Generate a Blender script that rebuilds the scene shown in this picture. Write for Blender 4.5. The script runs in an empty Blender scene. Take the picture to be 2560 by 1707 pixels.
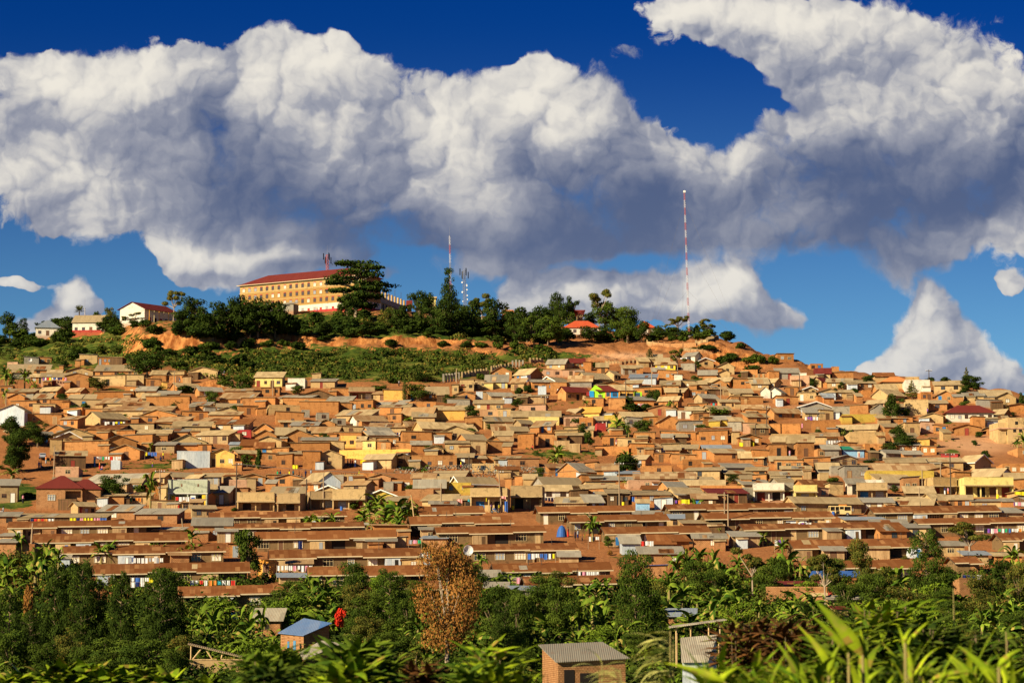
import bpy, math, random
import numpy as np
from mathutils import Vector, Matrix
R = math.radians
rnd = random.Random(7)
sc = bpy.context.scene
col = sc.collection

# ---------------------------------------------------------------- camera, world, sun, exposure
F = 5774.0                      # focal length in photo pixels (photo 2560 x 1707)
PITCH = math.atan(646.5 / F)
cd = bpy.data.cameras.new('camera')
cd.sensor_width = 36; cd.lens = 36 * F / 2560
cd.clip_start = 0.5; cd.clip_end = 30000
cd.dof.use_dof = True; cd.dof.focus_distance = 520; cd.dof.aperture_fstop = 5.0
cam = bpy.data.objects.new('camera', cd); col.objects.link(cam)
cam.location = (0, 0, 0); cam.rotation_euler = (R(90) + PITCH, 0, 0)
sc.camera = cam

SUN = Vector((-0.74, -0.60, 0.47)).normalized()
SUN_EL = math.asin(SUN.z); SUN_AZ = math.atan2(SUN.x, SUN.y)
sd = bpy.data.lights.new('sun', 'SUN'); sd.energy = 5.0; sd.angle = R(0.5); sd.color = (1.0, 0.87, 0.62)
so = bpy.data.objects.new('sun', sd); col.objects.link(so)
so.rotation_euler = SUN.to_track_quat('Z', 'Y').to_euler(); so.location = (-400, -300, 300)
sc.view_settings.view_transform = 'Standard'; sc.view_settings.look = 'None'
sc.view_settings.exposure = 0.86; sc.view_settings.gamma = 1
sc.render.engine = 'CYCLES'
sc.cycles.max_bounces = 5; sc.cycles.diffuse_bounces = 2; sc.cycles.transparent_max_bounces = 8

def lin(r, g, b):
    f = lambda c: (c / 255 / 12.92) if c / 255 <= 0.04045 else ((c / 255 + 0.055) / 1.055) ** 2.4
    return (f(r), f(g), f(b))

# ---------------------------------------------------------------- node expression helpers
class X:
    def __init__(s, nt, k): s.nt = nt; s.k = k
    def _m(s, op, *a, clamp=False):
        n = s.nt.nodes.new('ShaderNodeMath'); n.operation = op; n.use_clamp = clamp
        for i, v in enumerate((s,) + a):
            if isinstance(v, X): s.nt.links.new(v.k, n.inputs[i])
            else: n.inputs[i].default_value = v
        return X(s.nt, n.outputs[0])
    def __add__(s, o): return s._m('ADD', o)
    __radd__ = __add__
    def __mul__(s, o): return s._m('MULTIPLY', o)
    __rmul__ = __mul__
    def __sub__(s, o): return s._m('SUBTRACT', o)
    def __rsub__(s, o): return (s * -1.0) + o
    def __truediv__(s, o): return s._m('DIVIDE', o)
    def mx(s, o): return s._m('MAXIMUM', o)
    def mn(s, o): return s._m('MINIMUM', o)
    def ab(s): return s._m('ABSOLUTE')
    def pw(s, o): return s._m('POWER', o)
    def clamp(s): return s._m('ADD', 0.0, clamp=True)
    def gt(s, o): return s._m('GREATER_THAN', o)
    def sm(s, lo, hi):
        n = s.nt.nodes.new('ShaderNodeMapRange'); n.interpolation_type = 'SMOOTHSTEP'
        s.nt.links.new(s.k, n.inputs[0])
        n.inputs[1].default_value = lo; n.inputs[2].default_value = hi
        n.inputs[3].default_value = 0; n.inputs[4].default_value = 1
        return X(s.nt, n.outputs[0])
class T:
    """small wrapper that adds nodes to one tree"""
    def __init__(s, nt): s.nt = nt; s.L = nt.links.new
    def n(s, t, **k):
        n = s.nt.nodes.new(t)
        for a, b in k.items(): setattr(n, a, b)
        return n
    def put(s, inp, v):
        if isinstance(v, X): s.L(v.k, inp)
        elif isinstance(v, (tuple, list)): inp.default_value = tuple(v) + ((1,) if len(v) == 3 and len(inp.default_value) == 4 else ())
        else: inp.default_value = v
    def noise(s, vec, scale, detail=4, rough=0.55, dist=0, outp=0, dim='3D'):
        n = s.n('ShaderNodeTexNoise', noise_dimensions=dim); s.put(n.inputs['Vector'], vec)
        n.inputs['Scale'].default_value = scale; n.inputs['Detail'].default_value = detail
        n.inputs['Roughness'].default_value = rough; n.inputs['Distortion'].default_value = dist
        return X(s.nt, n.outputs[outp])
    def vor(s, vec, scale, detail=0, feat='SMOOTH_F1', outp=0, rnd_=1.0, dim='3D'):
        n = s.n('ShaderNodeTexVoronoi', feature=feat, voronoi_dimensions=dim); s.put(n.inputs['Vector'], vec)
        n.inputs['Scale'].default_value = scale
        if 'Detail' in n.inputs: n.inputs['Detail'].default_value = detail
        n.inputs['Randomness'].default_value = rnd_
        return X(s.nt, n.outputs[outp])
    def mix(s, f, a, b, mode='MIX'):
        n = s.n('ShaderNodeMix', data_type='RGBA', blend_type=mode)
        s.put(n.inputs[0], f); s.put(n.inputs[6], a); s.put(n.inputs[7], b)
        return X(s.nt, n.outputs[2])
    def comb(s, x, y, z):
        n = s.n('ShaderNodeCombineXYZ')
        for i, v in enumerate((x, y, z)): s.put(n.inputs[i], v)
        return X(s.nt, n.outputs[0])
    def sep(s, v):
        n = s.n('ShaderNodeSeparateXYZ'); s.put(n.inputs[0], v)
        return [X(s.nt, o) for o in n.outputs]
    def vm(s, op, a, b=None):
        n = s.n('ShaderNodeVectorMath', operation=op); s.put(n.inputs[0], a)
        if b is not None: s.put(n.inputs[1], b)
        return X(s.nt, n.outputs['Value' if op in ('LENGTH', 'DOT_PRODUCT') else 'Vector'])
    def tc(s, which='Object'):
        return X(s.nt, s.n('ShaderNodeTexCoord').outputs[which])
    def geo(s, which): return X(s.nt, s.n('ShaderNodeNewGeometry').outputs[which])
    def orand(s): return X(s.nt, s.n('ShaderNodeObjectInfo').outputs['Random'])

# ---------------------------------------------------------------- sky with clouds (a function of direction only)
def make_world():
    w = bpy.data.worlds.new('World'); sc.world = w; w.use_nodes = True
    nt = w.node_tree; nt.nodes.clear(); t = T(nt)
    # cloud masses: azimuth / elevation tangents in units of 1/F, (centre x, centre y, half width, half height, strength)
    blobs = [(20,180,150,100,1),(150,250,250,140,1),(60,400,200,160,.95),(180,500,110,100,.8),(420,180,190,90,1),(330,330,260,180,1.1),
        (640,160,120,100,1),(800,140,130,95,1.1),(720,300,280,200,1.3),(960,240,150,120,1),(1060,330,250,180,1.2),(1340,150,70,70,.75),(1300,280,240,120,1.05),
        (1500,290,130,95,1),(1400,430,300,170,1.2),(900,520,420,150,1.15),(600,500,260,130,1.05),(1250,570,330,110,1.05),(1620,420,160,110,1),(1600,560,330,110,1.05),
        (1740,-5,150,45,.8),(1850,35,110,50,.8),(1950,60,240,110,1.1),(2200,80,240,130,1.15),(2350,190,170,110,1.05),(2500,260,140,120,1),(2130,230,210,120,.95),(2050,330,200,110,.95),
        (1860,420,80,60,.75),(2200,420,340,160,1.15),(2500,420,200,170,1.1),(2000,560,260,100,1),(2290,640,160,70,.9),(2480,570,140,45,.85),
        (480,650,120,62,1.05),(600,655,140,55,1),(760,655,150,50,1),(880,640,60,35,.8),(170,720,55,45,1.1),(150,780,80,50,1.1),(90,810,90,30,.9),(220,770,50,40,.9),(30,700,80,22,.85),
        (1330,730,70,45,.9),(1420,735,110,60,1),(1540,735,110,50,1),(1660,745,120,50,1),(1790,725,90,55,1),(1870,720,80,65,1.1),(1950,790,90,50,1),(1800,790,160,45,1),(1500,790,180,40,.9),(1310,650,40,30,.8),
        (2348,752,58,42,1.1),(2330,815,100,60,1),(2370,860,100,70,1.1),(2280,900,110,60,1.1),(2450,930,120,65,1.1),(2200,930,90,45,1),(2540,965,70,50,1),(2545,700,30,28,.8),(400,610,60,45,.8),
        (975,690,45,25,.6),(1590,120,40,30,.55),(1210,650,90,25,.3),(620,585,200,26,-.55),(1080,640,120,30,-.5),(1480,648,200,22,-.6),(2010,250,75,32,-.75),(1900,190,60,60,-.5),(1830,330,70,50,-.3)]
    dark = [(620,440,190,80,1),(420,360,160,90,.55),(900,600,380,75,.9),(1330,600,360,85,1),(650,520,220,60,.7),(800,660,160,50,.45),(1500,480,230,90,.7),
        (1250,440,140,80,.45),(2150,420,260,100,.9),(2400,420,200,110,1),(2120,560,300,85,1),(2260,650,140,60,1),(2250,170,120,70,.5),(2060,240,120,70,.45),
        (90,330,120,90,.55),(1700,600,250,60,.85),(1900,820,120,35,.8),(1750,520,160,60,.7),(2350,880,60,90,.35),(1240,310,80,60,.3),(230,300,130,55,.45),(60,470,80,50,.35),(1000,430,140,70,.35),(1620,480,140,80,.5),(700,690,150,30,.5),(2480,500,110,60,.5),(520,300,80,60,.3)]
    def group(name, lst, soft):
        g = bpy.data.node_groups.new(name, 'ShaderNodeTree')
        g.interface.new_socket('P', in_out='INPUT', socket_type='NodeSocketVector')
        g.interface.new_socket('V', in_out='OUTPUT', socket_type='NodeSocketFloat')
        u = T(g); gi = g.nodes.new('NodeGroupInput'); go = g.nodes.new('NodeGroupOutput')
        P = X(g, gi.outputs[0]); acc = None
        for (x, y, rx, ry, s) in lst:
            q = u.vm('MULTIPLY', u.vm('SUBTRACT', P, ((x - 1280) / 1000, (1500 - y) / 1000, 0)), (1000 / rx, 1000 / ry, 0))
            v = (u.vm('DOT_PRODUCT', q, q) * (-soft))._m('EXPONENT') * s
            acc = v if acc is None else acc + v
        g.links.new(acc.k, go.inputs[0]); return g
    gB = group('cloud_mass', blobs, 1.3); gD = group('cloud_base', dark, 1.0)
    def call(g, P):
        n = t.n('ShaderNodeGroup'); n.node_tree = g; t.put(n.inputs[0], P); return X(nt, n.outputs[0])
    d = t.tc('Generated'); x, y, z = t.sep(d)
    yy = y.ab().mx(0.12)
    a = x / yy * (F / 1000); v = z.ab() / yy * (F / 1000)
    P0 = t.comb(a, v, 0.0)
    wn = t.vm('SUBTRACT', t.noise(P0, 3.6, 4, .6, outp=1, dim='2D'), (.5, .5, .5))
    P1 = t.vm('ADD', P0, t.vm('MULTIPLY', wn, (.15, .12, 0)))
    base = call(gB, P1)
    base2 = call(gB, t.vm('ADD', P1, (-.05, .06, 0)))
    wn2 = t.vm('SUBTRACT', t.noise(P0, 13.0, 3, .6, outp=1, dim='2D'), (.5, .5, .5))
    P2 = t.vm('ADD', P1, t.vm('MULTIPLY', wn2, (.045, .045, 0)))
    def puff(P):
        h = None
        for i, (f, w) in enumerate(((3.0, .60), (7.0, .27), (16.0, .105), (36.0, .038))):
            d = t.vor(t.vm('ADD', P, (i * 3.7, i * 1.9, 0)), f, 0, 'SMOOTH_F1' if i < 2 else 'F1', dim='2D')
            q = (1.0 - d * d * 1.7) * w
            h = q if h is None else h + q
        return h
    pA = puff(P2); p0 = pA - .80
    p1 = puff(t.vm('ADD', P2, (-.016, .019, 0))) - .80
    fine = t.noise(P1, 18.0, 7, .65, dim='2D') - .5
    amp = v.sm(.55, 1.0) * .30 + .70
    D0 = base.mn(1.15) + (p0 * 1.25 + fine * .40) * amp
    dk = call(gD, P1).mn(1.3)
    wsp = t.noise(P1, 4.0, 3, .5, dim='2D').sm(.42, .62)
    alpha = ((D0 + (t.noise(t.vm('ADD', P1, (5, 5, 0)), 30.0, 5, .7, dim='2D') - .5) * .35 * wsp - .33) / (dk * .42 + wsp * .26 + .11)).sm(0.0, 1.0)
    low = v.sm(1.1, .45)
    big = t.noise(P0, 2.4, 2, .5, dim='2D') - .5
    mid = t.noise(P1, 5.0, 5, .6, dim='2D') - .5
    lit = .62 + (base - base2).mx(-.25) * .30 + (p0 - p1) * (1.5 - dk * .8) + p0 * .50 + fine * .22 - dk * .40 + big * .60 + mid * .62
    lit = lit.sm(-.15, 1.12)
    cshadow = lin(84, 100, 136); cmid = lin(160, 163, 176); clit = lin(244, 238, 226)
    c1 = t.mix((lit * 2.0).clamp(), cshadow, cmid)
    cc = t.mix((lit * 2.0 - 1.0).clamp(), c1, clit)
    cc = t.mix(low * .30, cc, lin(165, 176, 196))
    # clear sky: physical sky, deepened towards the zenith the way the polarised photograph shows it
    sk = t.n('ShaderNodeTexSky', sky_type='NISHITA'); sk.sun_disc = False
    sk.sun_elevation = SUN_EL; sk.sun_rotation = SUN_AZ % (2 * math.pi)
    sk.altitude = 1200; sk.air_density = 1.0; sk.dust_density = .3; sk.ozone_density = 3.0
    skc = X(nt, sk.outputs[0])
    hi = v.sm(.25, 1.55)
    tint = t.mix(hi, (.37, .60, .70), (.005, .125, .40))
    skc = t.mix(1.0, skc, tint, 'MULTIPLY')
    bg1 = t.n('ShaderNodeBackground'); t.put(bg1.inputs[0], skc); bg1.inputs[1].default_value = .070
    bg2 = t.n('ShaderNodeBackground'); t.put(bg2.inputs[0], cc); bg2.inputs[1].default_value = .52
    ms = t.n('ShaderNodeMixShader'); t.put(ms.inputs[0], alpha)
    t.L(bg1.outputs[0], ms.inputs[1]); t.L(bg2.outputs[0], ms.inputs[2])
    o = t.n('ShaderNodeOutputWorld'); t.L(ms.outputs[0], o.inputs[0])
    w.cycles.sampling_method = 'MANUAL'; w.cycles.sample_map_resolution = 256
make_world()

# ---------------------------------------------------------------- materials
MATS = {}
def mat(name, fn, rough=.85, spec=.15):
    if 'leaf' in name: rough, spec = .85, .04
    elif 'roof' in name: rough, spec = max(rough, .7), spec * .5
    m = bpy.data.materials.new(name); m.use_nodes = True
    nt = m.node_tree; t = T(nt); b = nt.nodes['Principled BSDF']
    b.inputs['Roughness'].default_value = rough; b.inputs['Specular IOR Level'].default_value = spec
    c = fn(t, b)
    if c is not None: t.put(b.inputs['Base Color'], c)
    MATS[name] = m
    return m
def bump(t, b, h, dist=.05, st=.6):
    n = t.n('ShaderNodeBump'); t.put(n.inputs['Height'], h)
    n.inputs['Distance'].default_value = dist; n.inputs['Strength'].default_value = st
    t.L(n.outputs[0], b.inputs['Normal'])
def vary(t, c, amt=.35, hue=None):
    """each object a little lighter or darker, some towards a second colour"""
    r = t.orand()
    if hue is not None: c = t.mix((r * 7.31)._m('FRACT') * .8, c, hue)
    k = r * amt + (1 - amt / 2)
    return t.mix(1.0, c, t.comb(k, k, k), 'MULTIPLY')
def wallfn(c, c2, hue, amt=.3, stain=.5, brick=None):
    def f(t, b):
        P = t.tc(); big = t.noise(P, .45, 4, .6); sm_ = t.noise(P, 2.6, 5, .65)
        x, y, z = t.sep(P)
        k = t.mix((big * 1.7 - .35).clamp(), c, c2)
        k = vary(t, k, amt, hue)
        streak = t.noise(t.comb(x * 1.6, y * 1.6, z * .18), 1.3, 4, .6)
        k = t.mix(streak.sm(.56, .72) * stain, k, tuple(v * .45 for v in c), 'MIX')
        # splash of red soil on the lowest half metre
        soil = (sm_ * .9 + .15 - z * .8).clamp()
        k = t.mix(soil * .75, k, (.33, .115, .035))
        k = t.mix(sm_.sm(.3, .75) * .30, k, tuple(v * 1.25 for v in c2))
        k = t.mix(t.noise(P, .9, 5, .7).sm(.50, .64) * .62, k, tuple(v * .50 for v in c))
        if brick:
            n = t.n('ShaderNodeTexBrick'); g = t.geo('Normal')
            t.put(n.inputs['Vector'], t.comb(x + y, z, 0.0))
            n.inputs['Scale'].default_value = 1.0
            n.inputs['Brick Width'].default_value = brick[0]; n.inputs['Row Height'].default_value = brick[1]
            n.inputs['Mortar Size'].default_value = brick[2]; n.inputs['Mortar Smooth'].default_value = .3
            t.put(n.inputs['Color1'], (1, 1, 1)); t.put(n.inputs['Color2'], (.74, .70, .66)); t.put(n.inputs['Mortar'], brick[3])
            k = t.mix(brick[4], k, X(t.nt, n.outputs[0]), 'MULTIPLY')
        bump(t, b, sm_, .06, .5)
        return k
    return f
OR = (.40, .150, .038); OR2 = (.50, .225, .068)
BR = (.34, .15, .55)
mat('mud_brick', wallfn(OR, OR2, (.42, .215, .08), .5, .5, (.34, .16, .022, (.62, .52, .42), .55)))
mat('burnt_brick', wallfn((.42, .215, .09), (.50, .27, .12), (.36, .17, .065), .2, .25, (.36, .17, .035, (.42, .30, .20), .8)))
mat('pink_mud', wallfn((.42, .24, .14), (.50, .30, .18), (.40, .22, .12), .3, .3))
mat('cream_plaster', wallfn((.40, .270, .115), (.50, .350, .165), (.40, .235, .085), .3, .35))
mat('tan_plaster', wallfn((.32, .215, .10), (.40, .275, .135), (.28, .19, .09), .35, .4))
mat('grey_cement', wallfn((.25, .215, .155), (.33, .28, .20), (.19, .17, .14), .4, .4))
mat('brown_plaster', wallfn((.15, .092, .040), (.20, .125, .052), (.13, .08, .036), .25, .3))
mat('white_paint', wallfn((.62, .56, .44), (.68, .62, .50), (.58, .50, .36), .15, .25))
mat('yellow_paint', wallfn((.78, .50, .03), (.82, .55, .05), (.74, .44, .02), .1, .1))
mat('pale_yellow_paint', wallfn((.62, .50, .16), (.66, .54, .20), (.60, .47, .14), .1, .15))
mat('olive_paint', wallfn((.42, .29, .04), (.50, .34, .06), (.38, .27, .05), .2, .3))
mat('ochre_paint', wallfn((.70, .40, .09), (.76, .46, .12), (.66, .34, .06), .2, .3))
mat('mint_paint', wallfn((.40, .42, .28), (.45, .46, .32), (.38, .41, .30), .05, .2))
mat('lime_paint', wallfn((.30, .66, .02), (.34, .70, .03), (.30, .66, .02), .05, .1))
mat('blue_paint', wallfn((.02, .26, .58), (.03, .30, .62), (.02, .26, .58), .05, .1))
mat('sky_blue_paint', wallfn((.24, .44, .62), (.32, .50, .64), (.2, .4, .6), .1, .2))
mat('maroon_paint', wallfn((.36, .03, .03), (.42, .05, .04), (.34, .03, .03), .1, .2))
mat('orange_paint', wallfn((.80, .34, .05), (.84, .40, .08), (.8, .34, .05), .1, .1))
mat('teal_paint', wallfn((.05, .42, .30), (.07, .46, .34), (.05, .42, .30), .1, .1))
def boardfn(c, c2, w, dark=.5):
    def f(t, b):
        P = t.tc(); x, y, z = t.sep(P)
        cell = ((x + y) * (1 / w))._m('FLOOR')
        n = t.n('ShaderNodeTexWhiteNoise', noise_dimensions='1D'); t.put(n.inputs['W'], cell)
        k = t.mix(X(t.nt, n.outputs['Value']), c, c2)
        gap = ((x + y) * (1 / w))._m('FRACT').gt(.90)
        k = t.mix(gap * dark, k, (.03, .02, .01))
        k = t.mix(t.noise(t.comb(x * 3, y * 3, z * .5), 2.2, 4).sm(.45, .7) * .5, k, tuple(v * .5 for v in c))
        return vary(t, k, .3)
    return f
mat('timber', boardfn((.33, .20, .09), (.50, .33, .16), .22))
mat('raw_timber', boardfn((.55, .36, .16), (.62, .42, .20), .3, .2))
mat('dark_wood_and_shade', boardfn((.10, .055, .025), (.16, .085, .035), .25))  # also colours open shed fronts, its dark standing in for the shade inside
mat('iron_wall', boardfn((.42, .47, .50), (.60, .62, .60), .75, .15), .5, .4)
mat('rusty_iron_wall', boardfn((.62, .40, .20), (.36, .15, .06), .75, .15), .7, .2)

def rooffn(c, c2, hue, amt=.3, pw=.85, ph=2.6, rust=.0, contrast=1.0, rustc=(.22, .075, .022), peak=0):
    def f(t, b):
        P = t.tc(); x, y, z = t.sep(P); r = t.orand()
        n = t.n('ShaderNodeTexBrick'); n.offset = 0.0
        t.put(n.inputs['Vector'], t.comb(x + r * 17.0, y + r * 5.0, 0.0)); n.inputs['Scale'].default_value = 1.0
        n.inputs['Brick Width'].default_value = pw; n.inputs['Row Height'].default_value = ph; n.inputs['Mortar Size'].default_value = 0
        t.put(n.inputs['Color1'], (0, 0, 0)); t.put(n.inputs['Color2'], (1, 1, 1)); n.inputs['Bias'].default_value = 0
        pan = t.sep(X(t.nt, n.outputs[0]))[0]
        big = t.noise(P, .35, 4, .6); fine = t.noise(t.comb(x * 2.2, y * .35, 0.0), 2.0, 5, .65)
        pn = (pan.pw(5.0) * .8 + (big - .46) * .9) if peak else (pan * contrast + (big - .5) * .9)
        k = t.mix(pn.clamp(), c, c2)
        k = vary(t, k, amt, hue)
        k = t.mix(fine.sm(.5, .75) * (.25 + rust), k, rustc)
        seam = (x * (1 / .85))._m('FRACT').gt(.95)
        k = t.mix(seam * .25, k, tuple(v * .4 for v in c))
        w = (x * (2 * math.pi / .19))._m('SINE')
        bump(t, b, w, .02, .5)
        return k
    return f
mat('weathered_iron_roof', rooffn((.36, .250, .118), (.54, .39, .195), (.27, .205, .12), .4, rust=.2), .8, .12)
mat('grey_iron_roof', rooffn((.27, .230, .165), (.40, .345, .245), (.22, .20, .16), .35, rust=.22), .75, .15)
mat('rusty_iron_roof', rooffn((.155, .052, .017), (.48, .245, .095), (.20, .072, .022), .3, pw=.75, ph=1.55, contrast=1.0, rustc=(.13, .042, .016), peak=1), .85, .08)
mat('striped_rusty_roof', rooffn((.21, .09, .035), (.52, .38, .20), (.36, .21, .09), .2, pw=1.1, contrast=1.0, rust=.25), .75, .15)
mat('maroon_roof', rooffn((.13, .020, .014), (.17, .028, .020), (.14, .023, .015), .12, rust=-.1), .55, .3)
mat('red_tile_roof', rooffn((.46, .075, .028), (.50, .10, .035), (.44, .07, .026), .1, rust=-.1), .7, .2)
mat('orange_tile_roof', rooffn((.58, .20, .06), (.62, .25, .08), (.56, .2, .06), .1, rust=-.1), .7, .2)
mat('blue_iron_roof', rooffn((.22, .25, .27), (.32, .33, .33), (.17, .2, .24), .25), .6, .2)
mat('blue_paint_roof', rooffn((.03, .10, .32), (.05, .14, .38), (.03, .1, .32), .1), .45, .4)
mat('blue_streak_roof', rooffn((.05, .13, .30), (.38, .38, .35), (.05, .13, .30), .05, pw=1.3, ph=9.0), .5, .3)
mat('yellow_roof', rooffn((.62, .32, .06), (.68, .38, .08), (.6, .3, .06), .1), .6, .2)
def flat(name, c, rough=.7, spec=.2, amt=.0, metal=0):
    def f(t, b):
        b.inputs['Metallic'].default_value = metal
        P = t.tc(); k = t.mix(t.noise(P, 3.0, 3).sm(.4, .7) * .25, c, tuple(v * .6 for v in c))
        return vary(t, k, amt) if amt else k
    return mat(name, f, rough, spec)
flat('white_board', (.80, .76, .66)); flat('cream_board', (.60, .47, .28), amt=.2); flat('dark_board', (.07, .045, .025))
flat('frame_cream', (.62, .47, .24), amt=.2); flat('frame_brown', (.22, .10, .05), amt=.3); flat('frame_blue', (.08, .22, .36))
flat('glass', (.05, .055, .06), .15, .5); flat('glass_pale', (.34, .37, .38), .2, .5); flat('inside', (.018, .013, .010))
flat('curtain', (.72, .66, .52)); flat('door_red', (.22, .035, .02), amt=.3); flat('door_brown', (.16, .08, .04), amt=.3)
flat('door_blue', (.03, .16, .38)); flat('door_white', (.70, .66, .56)); flat('door_grey', (.30, .32, .33)); flat('door_green', (.03, .22, .13))
flat('pole_wood', (.34, .24, .14), amt=.3); flat('dark_pole', (.07, .05, .035)); flat('wire', (.25, .22, .18)); flat('steel', (.30, .30, .30), .4, .5, metal=.3)
flat('mast_red', (.36, .10, .10)); flat('mast_white', (.50, .48, .50)); flat('dish_white', (.78, .76, .70)); flat('black_plastic', (.012, .013, .016), .4, .4)
flat('tyre', (.015, .015, .015)); flat('tarp_blue', (.03, .10, .32), .6); flat('tarp_yellow', (.85, .62, .0), .6); flat('pink_sign', (.80, .32, .28))
flat('car_silver', (.55, .57, .60), .3, .5, metal=.4); flat('bus_cream', (.72, .52, .22), .4, .4); flat('car_dark', (.03, .035, .05), .3, .5)
flat('trim_orange', (.82, .38, .05))
CLOTH = {'white': (.82, .80, .76), 'blue': (.06, .16, .50), 'red': (.62, .04, .03), 'yellow': (.85, .72, .03), 'green': (.02, .40, .16), 'pink': (.80, .32, .42),
         'black': (.02, .02, .025), 'purple': (.22, .08, .42), 'orange': (.80, .26, .05), 'teal': (.05, .40, .48), 'grey': (.35, .36, .38), 'navy': (.02, .03, .12), 'brown': (.20, .10, .05)}
for k_, v_ in CLOTH.items(): flat('cloth_' + k_, tuple(q * .8 for q in v_), .9, .05)
flat('skin', (.085, .040, .022), .6, .3); flat('hair', (.012, .010, .009), .8, .1)

def leaffn(c, c2, c3=None, near=False):
    def f(t, b):
        a = t.n('ShaderNodeAttribute', attribute_name='tone'); v = X(t.nt, a.outputs['Fac'])
        k = t.mix(v, c, c2)
        if c3: k = t.mix((v * 5.7)._m('FRACT').gt(.88), k, c3)
        if near:
            P = t.tc(); k = t.mix(t.noise(P, 14.0, 4, .6).sm(.52, .72) * .55, k, (.30, .22, .05)); k = t.mix(t.noise(P, 5.0, 3).sm(.35, .7) * .6, k, (.05, .12, .008))
            k = t.mix(t.noise(P, 60.0, 3, .6).sm(.6, .75) * .5, k, (.16, .09, .02))
        k = vary(t, k, .3)
        return k
    return f
mat('leaf_dark', leaffn((.012, .026, .004), (.046, .066, .008)), .6, .2)
mat('leaf_mid', leaffn((.018, .038, .005), (.082, .110, .012)), .6, .2)
mat('leaf_olive', leaffn((.034, .046, .008), (.115, .115, .018), (.18, .11, .02)), .6, .2)
mat('leaf_bright', leaffn((.045, .09, .008), (.17, .22, .016)), .55, .25)
mat('leaf_brown', leaffn((.15, .060, .014), (.34, .15, .035), (.10, .10, .02)), .8, .1)
mat('leaf_red', leaffn((.45, .02, .01), (.75, .05, .02)), .8, .1)
mat('leaf_bronze', leaffn((.055, .030, .012), (.16, .065, .018), (.2, .2, .02)), .7, .2)
mat('leaf_banana', leaffn((.030, .072, .008), (.17, .23, .020), (.28, .22, .05)), .45, .3)
mat('leaf_near', leaffn((.045, .10, .005), (.34, .41, .012), (.26, .18, .03), True), .45, .3)
mat('leaf_pale', leaffn((.26, .27, .05), (.56, .52, .16)), .5, .3)
mat('bark', lambda t, b: vary(t, t.mix(t.noise(t.tc(), 4.0, 4), (.10, .065, .035), (.26, .18, .10)), .3))
mat('pale_bark', lambda t, b: t.mix(t.noise(t.tc(), 4.0, 4), (.26, .18, .11), (.45, .35, .24)))
mat('banana_stem', lambda t, b: t.mix(t.noise(t.tc(), 3.0, 4), (.16, .16, .04), (.36, .25, .10)))

def earth(t, b):
    P = t.geo('Position')
    g = X(t.nt, t.n('ShaderNodeAttribute', attribute_name='grass').outputs['Fac'])
    s = X(t.nt, t.n('ShaderNodeAttribute', attribute_name='sand').outputs['Fac'])
    nx, ny, nz = t.sep(t.geo('True Normal'))
    n1 = t.noise(P, .035, 5, .6); n2 = t.noise(P, .22, 6, .65); n3 = t.noise(P, 1.6, 5, .6)
    px, py, pz = t.sep(P)
    gully = t.noise(t.comb(px * 1.0, py * .4, pz * .07), .55, 5, .6)
    soil = t.mix(n2, (.23, .080, .026), (.36, .150, .052))
    soil = t.mix(n3.sm(.45, .75) * .5, soil, (.42, .21, .09))
    soil = t.mix(s, soil, t.mix(n2, (.50, .26, .13), (.58, .34, .18)))
    cliff = t.mix(gully.sm(.35, .65), (.20, .060, .015), (.56, .235, .07))
    steep = (1 - nz).sm(.10, .26)
    soil = t.mix(steep * (1 - s), soil, cliff)
    gr = t.mix(n3.sm(.3, .7), (.055, .080, .010), (.15, .165, .02))
    gr = t.mix(n1.sm(.4, .65) * .8, gr, (.24, .20, .04))
    gr = t.mix(n2.sm(.35, .62), gr, (.035, .062, .008))
    gm = (g * 1.2 - .36 + (n2 - .5) * 2.0 + (n3 - .5) * .35 - steep * .9).sm(.30, .52)
    bump(t, b, n3 * .4 + n2, .8, .7)
    return t.mix(gm, soil, gr)
flat('school_wall', (.33, .18, .042), amt=0)
mat('school_top', wallfn((.37, .24, .085), (.41, .27, .10), (.37, .24, .085), .05, .3))
mat('earth', earth, .95, .05)
WALL = {'o': 'mud_brick', 'b': 'burnt_brick', 'p': 'pink_mud', 'c': 'cream_plaster', 't': 'tan_plaster', 'g': 'grey_cement', 'd': 'brown_plaster', 'w': 'white_paint',
        'y': 'ochre_paint', 'Y': 'pale_yellow_paint', 'V': 'yellow_paint', 'v': 'olive_paint', 'i': 'iron_wall', 's': 'rusty_iron_wall', 'r': 'maroon_paint',
        'L': 'lime_paint', 'B': 'blue_paint', 'u': 'sky_blue_paint', 'm': 'timber', 'k': 'dark_wood_and_shade', 'M': 'mint_paint', 'O': 'orange_paint'}
ROOF = {'t': 'weathered_iron_roof', 'g': 'grey_iron_roof', 'r': 'rusty_iron_roof', 's': 'striped_rusty_roof', 'R': 'maroon_roof', 'T': 'red_tile_roof',
        'O': 'orange_tile_roof', 'B': 'blue_iron_roof', 'P': 'blue_paint_roof', 'Y': 'yellow_roof', 'W': 'weathered_iron_roof', 'n': None}
WN = {'o': 'orange mud-brick', 'b': 'brown brick', 'p': 'pinkish mud', 'c': 'cream plastered', 't': 'tan plastered', 'g': 'grey cement', 'd': 'dark brown', 'w': 'white',
      'y': 'ochre', 'Y': 'pale yellow', 'V': 'bright yellow', 'v': 'olive', 'i': 'grey iron-clad', 's': 'rusty iron-clad', 'r': 'maroon', 'L': 'lime green', 'B': 'blue', 'u': 'pale blue',
      'm': 'timber', 'k': 'dark-fronted', 'M': 'mint green', 'O': 'orange'}  # dark-fronted: dark walls, and open sheds whose inner shade is painted on
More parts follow.
